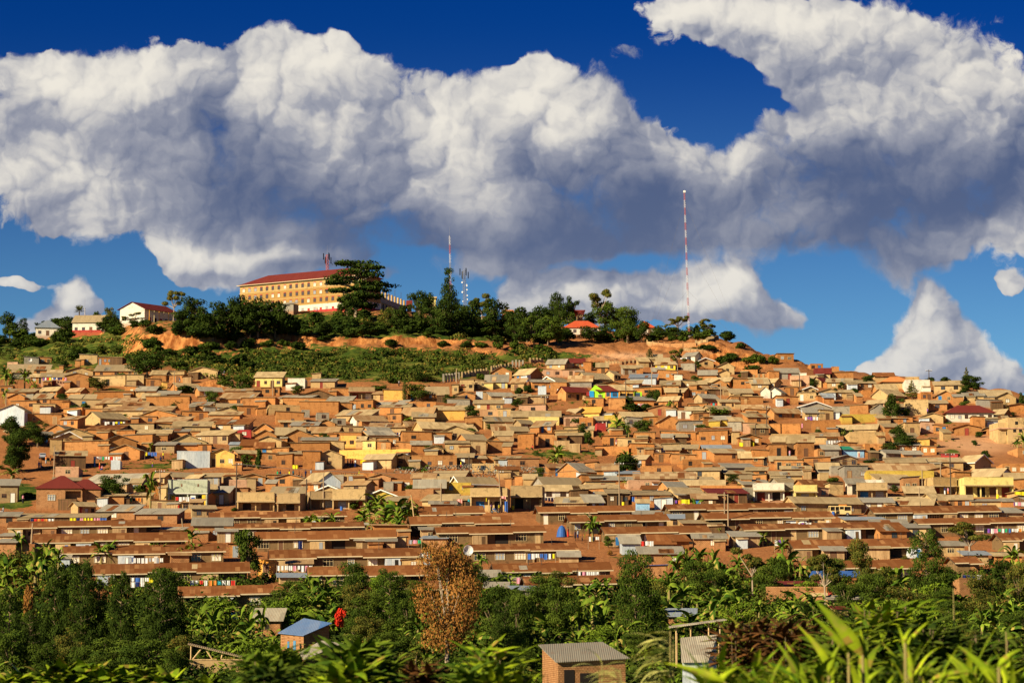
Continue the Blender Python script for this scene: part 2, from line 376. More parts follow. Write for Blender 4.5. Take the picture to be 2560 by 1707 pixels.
RN = {'t': 'tan iron roof', 'g': 'grey iron roof', 'r': 'rusty roof', 's': 'rust-striped roof', 'R': 'maroon roof', 'T': 'red roof', 'O': 'orange roof', 'B': 'blue-grey roof',
      'P': 'blue roof', 'Y': 'yellow roof', 'W': 'white-edged roof', 'n': 'flat top'}

# ---------------------------------------------------------------- mesh helpers
class MB:
    def __init__(s): s.v = []; s.f = []; s.mi = []
    def quad(s, a, b, c, d, m=0):
        n = len(s.v); s.v += [a, b, c, d]; s.f.append((n, n + 1, n + 2, n + 3)); s.mi.append(m)
    def poly(s, pts, m=0):
        n = len(s.v); s.v += list(pts); s.f.append(tuple(range(n, n + len(pts)))); s.mi.append(m)
    def prism(s, a, b, m=0):
        """two matching loops joined into a closed solid"""
        n = len(s.v); k = len(a); s.v += list(a) + list(b)
        s.f.append(tuple(n + i for i in reversed(range(k)))); s.f.append(tuple(n + k + i for i in range(k)))
        for i in range(k):
            j = (i + 1) % k; s.f.append((n + i, n + j, n + k + j, n + k + i))
        s.mi += [m] * (k + 2)
    def box(s, x0, x1, y0, y1, z0, z1, m=0):
        s.prism([(x0, y0, z0), (x1, y0, z0), (x1, y1, z0), (x0, y1, z0)], [(x0, y0, z1), (x1, y0, z1), (x1, y1, z1), (x0, y1, z1)], m)
    def slab(s, p, th):
        """thin plate: four corners, thickness downwards"""
        q = [(x, y, z - th) for x, y, z in p]; s.prism(q, p)
    def tube(s, p, q, r0, r1, n=6, m=0):
        p = Vector(p); q = Vector(q); d = (q - p).normalized()
        u = d.orthogonal().normalized(); w = d.cross(u)
        A = []; B = []
        for i in range(n):
            a = 2 * math.pi * i / n; o = u * math.cos(a) + w * math.sin(a)
            A.append(tuple(p + o * r0)); B.append(tuple(q + o * r1))
        s.prism(A, B, m)
    def build(s, name, m, parent=None, loc=None, rz=0):
        me = bpy.data.meshes.new(name)
        me.from_pydata(s.v, [], s.f)
        ms = m if isinstance(m, (list, tuple)) else [m]
        for k in ms: me.materials.append(MATS[k])
        if len(ms) > 1: me.polygons.foreach_set('material_index', s.mi)
        o = bpy.data.objects.new(name, me); col.objects.link(o)
        if parent is not None: o.parent = parent
        if loc is not None: o.location = loc
        if rz: o.rotation_euler = (0, 0, rz)
        return o
def fast(name, v, f, mats, tone=None, mi=None):
    me = bpy.data.meshes.new(name); v = np.asarray(v, 'f4'); f = np.asarray(f, 'i4')
    me.vertices.add(len(v)); me.vertices.foreach_set('co', v.ravel())
    k = f.shape[1]; me.loops.add(f.size); me.loops.foreach_set('vertex_index', f.ravel())
    me.polygons.add(len(f)); me.polygons.foreach_set('loop_start', np.arange(0, f.size, k, dtype='i4'))
    if tone is not None:
        a = me.attributes.new('tone', 'FLOAT', 'FACE'); a.data.foreach_set('value', np.asarray(tone, 'f4'))
    for m in mats: me.materials.append(MATS[m])
    if mi is not None: me.polygons.foreach_set('material_index', np.asarray(mi, 'i4'))
    me.update(calc_edges=True); return me
THINGS = []
def tag(o, label=None, cat=None, group=None, kind=None, px=None, desc=None):
    if label: o['label'] = label
    if cat: o['category'] = cat
    if group: o['group'] = group
    if kind: o['kind'] = kind
    if px is not None: THINGS.append((o, px, desc))
    return o
def empty(name, loc, rz=0):
    o = bpy.data.objects.new(name, None); col.objects.link(o)
    o.location = loc; o.rotation_euler = (0, 0, rz); o.empty_display_size = .5
    return o

# ---------------------------------------------------------------- ground: one sheet, height as a function of bearing and distance
def tan_el(y): return math.tan(PITCH + math.atan((853.5 - y) / F))
def bearing(x, y=1000):
    v = (853.5 - y) / F
    return ((x - 1280) / F) / (math.cos(PITCH) - v * math.sin(PITCH))
LOW = [(1450, 372), (1400, 402), (1350, 430), (1290, 466), (1240, 496), (1180, 532), (1100, 590), (1000, 670)]
COLS = {
    -700: [(950, 720), (905, 800), (890, 900), (885, 1000)],
    0: [(950, 722), (905, 790), (872, 860), (858, 930), (855, 1000)],
    200: [(950, 716), (905, 772), (868, 840), (838, 910), (832, 960)],
    290: [(950, 712), (905, 752), (862, 820), (826, 880), (820, 940)],
    360: [(950, 710), (898, 756), (878, 768), (842, 774), (815, 850), (806, 900), (803, 960)],
    480: [(950, 708), (900, 754), (874, 766), (826, 772), (812, 840), (803, 900), (799, 960)],
    600: [(950, 706), (900, 752), (866, 776), (834, 781), (812, 850), (795, 900), (787, 940), (786, 1000)],
    760: [(950, 704), (905, 746), (864, 786), (838, 790), (812, 845), (790, 885), (779, 915), (778, 1010)],
    940: [(950, 702), (905, 744), (864, 788), (843, 792), (832, 815), (806, 850), (786, 890), (780, 930), (779, 1010)],
    1100: [(950, 702), (905, 744), (866, 790), (846, 794), (838, 815), (826, 832), (800, 870), (785, 920), (784, 1000)],
    1200: [(955, 698), (910, 740), (874, 786), (852, 791), (842, 815), (822, 850), (800, 900), (796, 980)],
    1290: [(960, 696), (915, 736), (888, 772), (866, 779), (856, 815), (830, 860), (812, 910), (810, 980)],
    1400: [(960, 694), (922, 728), (904, 752), (884, 768), (860, 786), (852, 815), (835, 860), (822, 900), (820, 980)],
    1550: [(960, 692), (925, 724), (905, 748), (876, 772), (860, 790), (852, 815), (842, 860), (836, 900), (834, 980)],
    1680: [(960, 690), (925, 722), (896, 748), (872, 772), (860, 788), (850, 820), (842, 860), (840, 950)],
    1790: [(960, 690), (938, 716), (924, 742), (903, 752), (862, 762), (852, 782), (850, 830), (852, 900)],
    1850: [(960, 690), (938, 716), (926, 740), (874, 751), (862, 764), (860, 780), (868, 850)],
    1920: [(960, 690), (934, 714), (918, 736), (892, 744), (886, 762), (905, 840)],
    1990: [(965, 688), (935, 712), (912, 732), (904, 746), (906, 770), (930, 840)],
    2060: [(970, 686), (945, 708), (930, 724), (926, 738), (932, 770), (955, 840)],
    2190: [(975, 684), (955, 704), (942, 720), (938, 735), (945, 770), (965, 840)],
    2400: [(990, 676), (970, 698), (960, 715), (958, 730), (970, 780), (985, 840)],
    2560: [(1000, 668), (992, 685), (990, 700), (1000, 760), (1010, 840)],
    3300: [(1010, 666), (1005, 700), (1020, 800)],
}
NEAR = [(0, -2.2), (10, -2.3), (18, -3.6), (30, -6.5), (60, -10), (120, -12), (200, -9.5), (260, -6.5), (330, -1.6)]
DS = np.concatenate([np.arange(0, 340, 5.), np.arange(340, 1000, 2.), np.arange(1000, 1400, 20.), [1500, 1700, 2000, 2500, 3200, 4500, 7000, 12000]])
CX = sorted(COLS); CA = np.array([bearing(x) for x in CX])
ZT = []
for x in CX:
    pts = list(NEAR)
    for (y, d) in LOW + COLS[x]:
        if y < LOW[-1][0] and d < LOW[-1][1] and x < 2400: continue
        pts.append((d, tan_el(y) * d))
    if x >= 2560: pts = [p for p in pts]
    pts.sort(); d1, z1 = pts[-1]
    pts += [(d1 + 60, z1 - 3), (d1 + 200, z1 - 30), (d1 + 600, z1 * .4), (3200, 5), (12000, 0)]
    z = np.interp(DS, [p[0] for p in pts], [p[1] for p in pts])
    ZT.append(z)
ZT = np.array(ZT)
MOUNDS = [(2440, 1120, 34, 6.0, 640), (2350, 1115, 30, 3.5, 625), (2500, 1090, 14, 4.0, 655), (1495, 1120, 16, 2.5, 592), (530, 985, 8, 2.5, 690), (655, 868, 3, 2.2, 790)]
def H(X_, Y_):
    X_ = np.asarray(X_, float); Y_ = np.asarray(Y_, float); Yc = np.maximum(Y_, 1e-3)
    a = np.clip(X_ / Yc, CA[0], CA[-1]); i = np.clip(np.searchsorted(CA, a) - 1, 0, len(CA) - 2)
    f = (a - CA[i]) / (CA[i + 1] - CA[i]); f = f * f * (3 - 2 * f)
    j = np.clip(np.searchsorted(DS, Yc) - 1, 0, len(DS) - 2); g = np.clip((Yc - DS[j]) / (DS[j + 1] - DS[j]), 0, 1)
    z = (ZT[i, j] * (1 - f) + ZT[i + 1, j] * f) * (1 - g) + (ZT[i, j + 1] * (1 - f) + ZT[i + 1, j + 1] * f) * g
    n = np.sin(X_ * .11 + np.sin(Y_ * .05) * 2) * np.sin(Y_ * .09 + 1.3) + .5 * np.sin(X_ * .27 + 2.1) * np.sin(Y_ * .23 + X_ * .05) + .25 * np.sin(X_ * .53 + Y_ * .17 + 3 * np.sin(Y_ * .031)) * np.sin(Y_ * .41)
    z = z + n * .35 * np.clip((Y_ - 60) / 100, 0, 1) * np.where(Y_ > 740, 1.8, 1)
    rough_ = np.clip((Y_ - 725) / 25, 0, 1) * np.clip((1150 - Y_) / 50, 0, 1)
    z = z + rough_ * (.9 * np.abs(np.sin(X_ * .31 + 1.5 * np.sin(Y_ * .13 + X_ * .02))) + .5 * np.abs(np.sin(X_ * .83 + 2.1 * np.sin(Y_ * .21))) - .8)
    for (mx_, my_, w, h, d) in MOUNDS:
        cx = bearing(mx_) * d
        z = z + h * np.exp(-(((X_ - cx) / w) ** 2 + ((Y_ - d) / (w * .5)) ** 2) * 2.2)
    return z
def ground(px, py, lo=30., hi=1150.):
    """where the sight line through a photo pixel meets the ground (falls back to the crest)"""
    a = bearing(px, py); te = tan_el(py)
    ys = np.arange(lo, hi, .5); z = H(a * ys, ys); hit = np.nonzero(z >= te * ys)[0]
    if len(hit): y = ys[hit[0]]
    else:
        m = (ys > 600); y = ys[m][np.argmax((z / ys)[m])]
    return a * y, y, float(H(a * y, y))
def at(px, py, Y): return (bearing(px, py) * Y, Y, tan_el(py) * Y)
CROP = {'A': (0, 600), 'B': (640, 600), 'C': (1280, 600), 'D': (1920, 700), 'E': (0, 900), 'F': (640, 900), 'G': (1280, 900), 'H': (1920, 1000),
        'I': (0, 1280), 'J': (640, 1280), 'K': (1280, 1280), 'L': (1920, 1280)}
K = 3.672
def cp(c, x, y): return CROP[c][0] + x / K, CROP[c][1] + y / K

GRASS = [(0, 900, 330, 60, 1), (250, 860, 200, 45, .9), (700, 900, 280, 48, 1.15), (1050, 915, 280, 48, 1.1), (900, 835, 330, 14, 1), (1380, 890, 130, 12, 1.0), (750, 800, 500, 26, .9), (1200, 840, 150, 15, 1.1),
         (300, 980, 130, 16, .7), (400, 1165, 180, 10, .8), (480, 1195, 110, 12, .8), (1400, 1135, 130, 16, .8), (60, 1230, 60, 30, .9), (30, 1260, 50, 20, .9), (1600, 1150, 70, 16, .6), (2380, 1130, 30, 12, .9), (2370, 1055, 40, 10, .7),
         (1480, 1010, 220, 12, .6), (1280, 1420, 90, 30, .5), (1550, 1390, 60, 16, .6), (1300, 1540, 1400, 70, 1.2), (1300, 1650, 1600, 90, 1.3), (100, 1400, 100, 30, .8), (700, 1200, 60, 8, .5), (1760, 870, 60, 12, .8)]
SAND = [(1560, 890, 85, 9, .9), (2440, 1110, 110, 25, .8), (2000, 1010, 60, 20, .3), (1950, 960, 40, 25, .3)]
def blobmask(px, py, L):
    m = np.zeros_like(px)
    for (x, y, rx, ry, s) in L: m += s * np.exp(-(((px - x) / rx) ** 2 + ((py - y) / ry) ** 2) ** 1.3)
    return m
def make_ground():
    A = np.tan(np.linspace(-.62, .62, 200)); A = np.unique(np.concatenate([A, np.linspace(CA[1] * 1.25, CA[-2] * 1.1, 520)]))
    D = DS[1:]
    AA, DD = np.meshgrid(A, D); XX = AA * DD; Z = H(XX, DD)
    v = np.stack([XX, DD, Z], -1).reshape(-1, 3); n, m = len(D), len(A)
    i = np.arange((n - 1) * m).reshape(n - 1, m)[:, :-1].ravel()
    f = np.stack([i, i + 1, i + m + 1, i + m], 1)
    # ground behind and beside the camera
    k = len(v); v = np.vstack([v, [[-6000, -3000, -2.2], [6000, -3000, -2.2], [6000, 5.0, -2.26], [-6000, 5.0, -2.26]]]); f = np.vstack([f, [[k, k + 1, k + 2, k + 3]]])
    me = fast('ground', v, f, ['earth'])
    te = v[:, 2] / np.maximum(v[:, 1], 1); py = 853.5 - F * np.tan(np.arctan(te) - PITCH); px = 1280 + v[:, 0] / np.maximum(v[:, 1], 1) * F
    # grass and sand patches, located on the map through the bearing and height they have on the hill
    g = blobmask(px, py, GRASS); g[v[:, 1] > 1050] = .8; g[v[:, 1] < 320] = 1.2
    a = me.attributes.new('grass', 'FLOAT', 'POINT'); a.data.foreach_set('value', g.astype('f4'))
    a = me.attributes.new('sand', 'FLOAT', 'POINT'); a.data.foreach_set('value', np.clip(blobmask(px, py, SAND), 0, 1).astype('f4'))
    for p in me.polygons: p.use_smooth = True
    o = bpy.data.objects.new('ground', me); col.objects.link(o); tag(o, kind='structure')
    return o
make_ground()

# ---------------------------------------------------------------- building parts
def opening(parent, kind, x, z, w, h, y, m_frame, m_pane, side=None, deep=.05):
    """a framed window or a door leaf fixed on the wall face y (front) or on an end wall (side = -1 / 1, x then runs along y)"""
    def P(mb, a0, a1, z0, z1, d0, d1):
        if side is None: mb.box(a0, a1, y - d1, y - d0, z0, z1)
        elif side < 0: mb.box(y - d1, y - d0, a0, a1, z0, z1)
        else: mb.box(y + d0, y + d1, a0, a1, z0, z1)
    fr = .06
    f = MB()
    P(f, x - w / 2 - fr, x - w / 2, z - fr, z + h + fr, .003, deep); P(f, x + w / 2, x + w / 2 + fr, z - fr, z + h + fr, .003, deep)
    P(f, x - w / 2, x + w / 2, z + h, z + h + fr, .003, deep)
    if kind == 'window':
        P(f, x - w / 2, x + w / 2, z - fr, z, .003, deep)
        if w > .7:
            nb = max(1, int(w / .55))
            for i in range(1, nb + 1): P(f, x - w / 2 + w * i / (nb + 1) - .025, x - w / 2 + w * i / (nb + 1) + .025, z, z + h, .003, deep - .01)
            P(f, x - w / 2, x + w / 2, z + h * .68, z + h * .68 + .05, .004, deep - .008)
    o = f.build('window' if kind == 'window' else 'door_frame', m_frame, parent)
    g = MB(); P(g, x - w / 2 + .005, x + w / 2 - .005, z + .01, z + h - .01, .002, .016)
    g.build('pane' if kind == 'window' else 'door', m_pane, o if kind == 'window' else parent)
    return o
PANES = ['glass', 'inside', 'inside', 'inside', 'glass_pale', 'curtain']
DOORS = ['door_brown', 'door_red', 'door_grey', 'inside', 'door_brown', 'dark_wood_and_shade', 'dark_wood_and_shade', 'timber', 'inside', 'door_brown', 'door_white', 'door_blue']

def roof_slab(mb, e0, e1, r1, r0, th=.07): mb.slab([e0, e1, r1, r0], th)

CNT = {}
OCC = np.zeros((430, 640), bool)           # coarse record of where houses already stand, 4 photo pixels a cell
def occupy(x0, x1, y0, y1):
    OCC[max(0, int(y0 / 4)):max(0, int(y1 / 4)) + 1, max(0, int(x0 / 4)):max(0, int(x1 / 4)) + 1] = True

def house(c, ty, x0, x1, yt, ye, yb, wall='o', roof='t', *opt):
    X0, Yt = cp(c, x0, yt); X1, Ye = cp(c, x1, ye); _, Yb = cp(c, x0, yb)
    g = 0.; ops = ''; name = None; minh = 2.3; lab = None; catg = None
    for o in opt:
        if isinstance(o, (int, float)): g = float(o)
        elif o.startswith('='): lab = o[1:]
        elif o.startswith('~'): name = o[1:]
        else: ops = o
    occupy(X0, X1, Yt, Yb)
    cx = (X0 + X1) / 2
    # distance: where the foot of the front wall meets the ground (hidden feet are taken a full wall below the eaves)
    for it in range(3):
        _, Yg, _ = ground(cx, Yb if it == 0 else yf)
        s = F / Yg; wallpx = max(Yb - Ye, min(minh, 2.3) * s * .92 if Yb - Ye < 2.3 * s else 0)
        yf = max(Yb, Ye + min(wallpx, Yb - Ye + 14))
    xg, Yg, zg = ground(cx, yf); s = F / Yg
    zt_e = tan_el(Ye) * Yg; hw = zt_e - zg                      # wall height from the ground at the front
    W = (X1 - X0) / s; te = tan_el(Ye)
    ap = max(.12, (Ye - Yt) / s)
    th = .07
    ag = abs(g); sg = -1 if g < 0 else 1
    tr = roof in 'W' or 'W' in roof
    if roof == 't':
        q_ = rnd.random(); roof = 's' if q_ < .13 else ('r' if q_ < .20 else ('g' if q_ < .23 else 't'))
    wm = WALL[wall]; rm = ROOF[roof]
    L = W; D = rnd.uniform(5.0, 7.5); yaw = rnd.gauss(0, .13)
    if ty in 'S' and ag > .02:
        yw = R(18 + 55 * ag) ; L = W * (1 - ag) / math.cos(yw); D = W * ag / math.sin(yw)
        D = min(max(D, 3.5), 12); L = min(max(L, 3), 26); yaw = -sg * yw
    elif ty == 'G': L = W; D = rnd.uniform(6, 9)
    elif ty == 'S': D = min(7.0, max(4.0, W * .8))
    elif ty in 'BM': D = min(6.5, max(1.2, W * .9)) if ty == 'B' else min(6, max(2.2, W * .8))
    ext = (L * abs(math.sin(yaw)) + D * math.cos(yaw)) / 2
    Yc = Yg + ext; Xc = bearing(cx, (Ye + Yb) / 2) * (Yg + ext * .6)
    nm = name or {'m': 'timber_or_open_shack', 'k': 'timber_or_open_shack', 'i': 'iron_shed', 's': 'iron_shed', 'b': 'brick_house', 'o': 'brick_house', 'p': 'mud_house'}.get(wall, 'plastered_house')
    if name is None and W < 3.4: nm = {'m': 'timber_or_open_shack', 'k': 'timber_or_open_shack', 'i': 'iron_shed', 's': 'iron_shed'}.get(wall, 'small_outbuilding')
    root = empty(nm, (Xc, Yc, zg), yaw)
    hx, hy = L / 2, D / 2; zb = -min(3.0, 1.2 + D * .12); h = max(hw, 1.0)
    ov = .48 if W > 3 else .25
    w = MB(); r = MB(); tw = .0
    rise = ap + (D / 2 if ty == 'S' else D) * te
    fr_z = h
    if ty == 'S':
        rise = ap + D / 2 * te * (1 if ag < .5 else .4); rise = max(rise, .35)
        rise = min(rise, D * .34)
        w.prism([(-hx, -hy, zb), (-hx, hy, zb), (-hx, hy, h), (-hx, 0, h + rise), (-hx, -hy, h)], [(hx, -hy, zb), (hx, hy, zb), (hx, hy, h), (hx, 0, h + rise), (hx, -hy, h)])
        k = rise / hy; e = hy + ov
        for sgn in (-1, 1):
            r.prism([(-hx - ov, sgn * e, h - ov * k + .02), (-hx - ov, 0, h + rise + .02), (-hx - ov, 0, h + rise + .02 + th), (-hx - ov, sgn * e, h - ov * k + .02 + th)],
                    [(hx + ov, sgn * e, h - ov * k + .02), (hx + ov, 0, h + rise + .02), (hx + ov, 0, h + rise + .02 + th), (hx + ov, sgn * e, h - ov * k + .02 + th)])
    elif ty == 'G':
        rise = max(ap, .3); side = rnd.uniform(-.08, .08) * L
        w.prism([(-hx, -hy, zb), (hx, -hy, zb), (hx, -hy, h), (side, -hy, h + rise), (-hx, -hy, h)], [(-hx, hy, zb), (hx, hy, zb), (hx, hy, h), (side, hy, h + rise), (-hx, hy, h)])
        for sgn, xe in ((-1, -hx), (1, hx)):
            k = rise / abs(xe - side); xo = xe + sgn * ov
            r.prism([(xo, -hy - ov, h - ov * k + .02), (side, -hy - ov, h + rise + .02), (side, -hy - ov, h + rise + .02 + th), (xo, -hy - ov, h - ov * k + .02 + th)],
                    [(xo, hy + ov, h - ov * k + .02), (side, hy + ov, h + rise + .02), (side, hy + ov, h + rise + .02 + th), (xo, hy + ov, h - ov * k + .02 + th)])
    elif ty == 'M':                                            # lean-to roof, low edge to the front
        rise = min(max(ap + D * te, .3), D * .42 + .2)
        w.prism([(-hx, -hy, zb), (hx, -hy, zb), (hx, hy, zb), (-hx, hy, zb)], [(-hx, -hy, h), (hx, -hy, h), (hx, hy, h + rise), (-hx, hy, h + rise)])
        k = rise / D; e = hy + ov
        r.slab([(-hx - ov, -e, h - ov * k + .09), (hx + ov, -e, h - ov * k + .09), (hx + ov, e, h + rise + ov * k + .09), (-hx - ov, e, h + rise + ov * k + .09)], th)
    elif ty == 'B':                                            # high edge to the front, roof hidden; ridge line may slope sideways
        t0 = ap * (.5 if roof == 'n' else 1.); tl = rnd.uniform(-.18, .18) * (1 if roof != 'n' else .3)
        hl, hr = h + t0 * .8 - tl, h + t0 * .8 + tl; drop = D * .10
        w.prism([(-hx, -hy, zb), (hx, -hy, zb), (hx, hy, zb), (-hx, hy, zb)], [(-hx, -hy, hl), (hx, -hy, hr), (hx, hy, hr - drop), (-hx, hy, hl - drop)])
        if roof == 'n':                                        # a course of bricks left proud along the wall head
            r.box(-hx - .03, hx + .03, -hy - .03, -hy + .2, max(hl, hr) - .02 - abs(tl) * 2 - .06, min(hl, hr) + .12)
            rm = wm
        else:
            q = .32
            r.slab([(-hx - q, -hy - q, hl + .10), (hx + q, -hy - q, hr + .10), (hx + q, hy + q, hr - drop + .09), (-hx - q, hy + q, hl - drop + .09)], th)
    elif ty == 'H':
        D = min(max(W * .55, 5), 12); hy = D / 2; root.location.y = Yg + hy
        rise = min(ap + hy * te, hy * .75); rl = max(.05, hx - hy * .95); e = ov + .2
        w.box(-hx, hx, -hy, hy, zb, h)
        a = [(-hx - e, -hy - e, h), (hx + e, -hy - e, h), (hx + e, hy + e, h), (-hx - e, hy + e, h)]; b = [(-rl, 0, h + rise), (rl, 0, h + rise)]
        u = lambda p, d: (p[0], p[1], p[2] + d)
        r.poly([u(a[0], .1), u(a[1], .1), u(b[1], .1), u(b[0], .1)]); r.poly([u(a[2], .1), u(a[3], .1), u(b[0], .1), u(b[1], .1)])
        r.poly([u(a[1], .1), u(a[2], .1), u(b[1], .1)]); r.poly([u(a[3], .1), u(a[0], .1), u(b[0], .1)])
        r.prism([u(p, .01) for p in a], [u(p, .098) for p in a])
    elif ty == 'P':                                            # shop: parapet band over a shaded front
        D = 6.5; hy = D / 2; root.location.y = Yg + hy; rec = 1.5; top = h + ap
        w.box(-hx, hx, -hy + rec, hy, zb, top - .35)
        for xa in (-hx, hx - .25): w.box(xa, xa + .25, -hy, -hy + rec - .004, zb, h - .05)
        np_ = max(0, int(W / 5))
        for i in range(np_): xa = -hx + W * (i + 1) / (np_ + 1); w.box(xa - .12, xa + .12, -hy + .05, -hy + .29, zb, h - .05)
        w.box(-hx + .004, hx - .004, -hy + .02, -hy + rec - .004, zb, .06)
        pa = MB(); pa.box(-hx - .02, hx + .02, -hy - .02, -hy + .2, h - .048, top); pa.box(-hx - .05, hx + .05, -hy - .06, -hy + .24, top + .002, top + .10)
        pa.box(-hx - .02, -hx + .18, -hy + .203, hy, h, top - .003); pa.box(hx - .18, hx + .02, -hy + .203, hy, h, top - .003)
        nv = max(1, int(W / 4))
        for i in range(nv):
            xa = -hx + W * (i + .5) / nv; pa.box(xa - .12, xa + .12, -hy - .045, -hy - .023, h + ap * .45, h + ap * .45 + .42)
        pa.build('parapet', wm, root)
        r.slab([(-hx - .15, -hy - .75, h - .28), (hx + .15, -hy - .75, h - .28), (hx + .15, -hy - .022, h - .052), (-hx - .15, -hy - .022, h - .052)], .05)
        rm = ROOF.get(roof) or 'weathered_iron_roof'
        nd = max(1, int(W / 2.6))
        for i in range(nd):
            xa = -hx + W * (i + .5) / nd; a = MB(); ww = min(1.7, W / nd * .7)
            q = rnd.choice(['inside', 'inside', 'door_red', 'door_grey', 'curtain', 'door_brown', 'door_blue'])
            a.box(xa - ww / 2, xa + ww / 2, -hy + rec - .04, -hy + rec - .003, .08, min(2.3, h - .5)); a.build('shutter_door', q, root)
    w.build('wall', wm, root)
    if rm: r.build('roof', rm, root)
    if tr and ty in 'SG':                                      # white barge boards
        tb = MB()
        if ty == 'G':
            for sgn, xe in ((-1, -hx), (1, hx)):
                k = rise / abs(xe - side); xo = xe + sgn * (ov + .05)
                tb.prism([(xo, -hy - ov - .04, h - (ov + .05) * k - .12), (side, -hy - ov - .04, h + rise - .12), (side, -hy - ov - .04, h + rise + .14), (xo, -hy - ov - .04, h - (ov + .05) * k + .12)],
                         [(xo, -hy - ov - .003, h - (ov + .05) * k - .12), (side, -hy - ov - .003, h + rise - .12), (side, -hy - ov - .003, h + rise + .14), (xo, -hy - ov - .003, h - (ov + .05) * k + .12)])
        else:
            k = rise / hy; e = hy + ov; xs = sg * (hx + ov)
            for sgn in (-1, 1):
                lo_, hi_ = sorted((xs + sg * .003, xs + sg * .045))
                tb.prism([(lo_, sgn * e, h - ov * k - .12), (lo_, 0, h + rise - .1), (lo_, 0, h + rise + .16), (lo_, sgn * e, h - ov * k + .14)], [(hi_, sgn * e, h - ov * k - .12), (hi_, 0, h + rise - .1), (hi_, 0, h + rise + .16), (hi_, sgn * e, h - ov * k + .14)])
            tb.box(-hx - ov, hx + ov, -e - .04, -e - .003, h - ov * k - .08, h - ov * k + .1)
        tb.build('barge_board', 'white_board', root)
    # ---- lean-to additions and odd sheets weighed down on the roof
    if ty in 'BMSG' and W > 4.5 and rnd.random() < .42:
        lw, ld, lh = rnd.uniform(1.6, 3.2), rnd.uniform(1.4, 2.2), min(h - .25, rnd.uniform(1.7, 2.2)); xs_ = rnd.choice([-1, 1]) * (hx - lw / 2 - rnd.uniform(-.8, .8)); a = MB()
        if lh > 1.2:
            a.prism([(xs_ - lw / 2, -hy - ld, zb), (xs_ + lw / 2, -hy - ld, zb), (xs_ + lw / 2, -hy - .004, zb), (xs_ - lw / 2, -hy - .004, zb)], [(xs_ - lw / 2, -hy - ld, lh - .4), (xs_ + lw / 2, -hy - ld, lh - .3), (xs_ + lw / 2, -hy - .004, lh + .05), (xs_ - lw / 2, -hy - .004, lh + .05)])
            lt = a.build('lean_to', rnd.choice([wm, wm, 'timber', 'iron_wall', 'mud_brick', 'tan_plaster', 'dark_wood_and_shade']), root)
            a = MB(); a.slab([(xs_ - lw / 2 - .2, -hy - ld - .25, lh - .36), (xs_ + lw / 2 + .2, -hy - ld - .25, lh - .24), (xs_ + lw / 2 + .2, -hy - .006, lh + .14), (xs_ - lw / 2 - .2, -hy - .006, lh + .14)], .05)
            a.build('lean_to_roof', rnd.choice(['weathered_iron_roof', 'striped_rusty_roof', 'grey_iron_roof', 'rusty_iron_roof']), lt)
    if ty == 'M' and W > 5 and rnd.random() < .6:
        for _ in range(rnd.choice([1, 2, 3])):
            pw_ = rnd.uniform(.8, 2.0); xs_ = rnd.uniform(-hx + pw_, hx - pw_); f_ = lambda y_: h + (y_ + hy) * rise / D + .13; y0_, y1_ = -hy - .2, rnd.uniform(-hy * .2, hy * .9); a = MB()
            a.slab([(xs_ - pw_ / 2, y0_, f_(y0_)), (xs_ + pw_ / 2, y0_, f_(y0_)), (xs_ + pw_ / 2 + .1, y1_, f_(y1_)), (xs_ - pw_ / 2 + .1, y1_, f_(y1_))], .03); a.build('roof_patch', rnd.choice(['striped_rusty_roof', 'grey_iron_roof', 'rusty_iron_roof']), root)
    # ---- openings
    front = -hy
    nd = nw = 0
    if ty != 'P':
        if ops:
            for i in range(0, len(ops), 2):
                if ops[i] == 'd': nd = int(ops[i + 1])
                if ops[i] == 'w': nw = int(ops[i + 1])
        elif not any(ch == '-' for ch in ops) and W > 3.2 and h > 1.9 and Yb - Ye > 9:
            nd = 1 if rnd.random() < .35 else 0; nw = rnd.choice([0, 0, 1, 1, 2])
        slots = nd + nw; kinds = ['d'] * nd + ['w'] * nw; rnd.shuffle(kinds)
        mf = rnd.choice(['frame_cream', 'frame_brown', 'frame_brown', 'dark_board'])
        for i, kd in enumerate(kinds):
            xa = -hx + L * (i + .5 + rnd.uniform(-.12, .12)) / slots
            if kd == 'd' and h > 1.7: opening(root, 'door', xa, 0.05, min(.95, L / slots * .5), min(2.0, h - .25), front, mf, rnd.choice(DOORS))
            elif kd == 'w' and h > 1.4:
                zz = max(.35, min(1.1, h - 1.25)); opening(root, 'window', xa, zz, min(rnd.uniform(.7, 1.15), L / slots * .5), min(rnd.uniform(.7, 1.0), h - zz - .15), front, mf, rnd.choice(PANES))
    d = lab or f"{'long ' if W > 13 else ('tiny ' if W < 2.6 else ('small ' if W < 4.5 else ''))}{WN[wall]} {'shop' if ty == 'P' else ('shed' if wall in 'mkis' or W < 3.2 else 'house')}" + \
        (f" with {RN[roof]}" if ty != 'P' else '')
    cat = 'shop' if ty == 'P' else ('shed' if (wall in 'mkis' or W < 3.2) and not lab else 'house')
    if lab: tag(root, lab, cat); THINGS.append((root, (cx, (Yt + Yb) / 2), None))
    else: tag(root, None, cat, px=(cx, (Yt + Yb) / 2), desc=d)
    tagd = {'wh': h, 'W': W, 'hx': hx, 'hy': hy, 's': s, 'Yg': Yg}
    return root, tagd

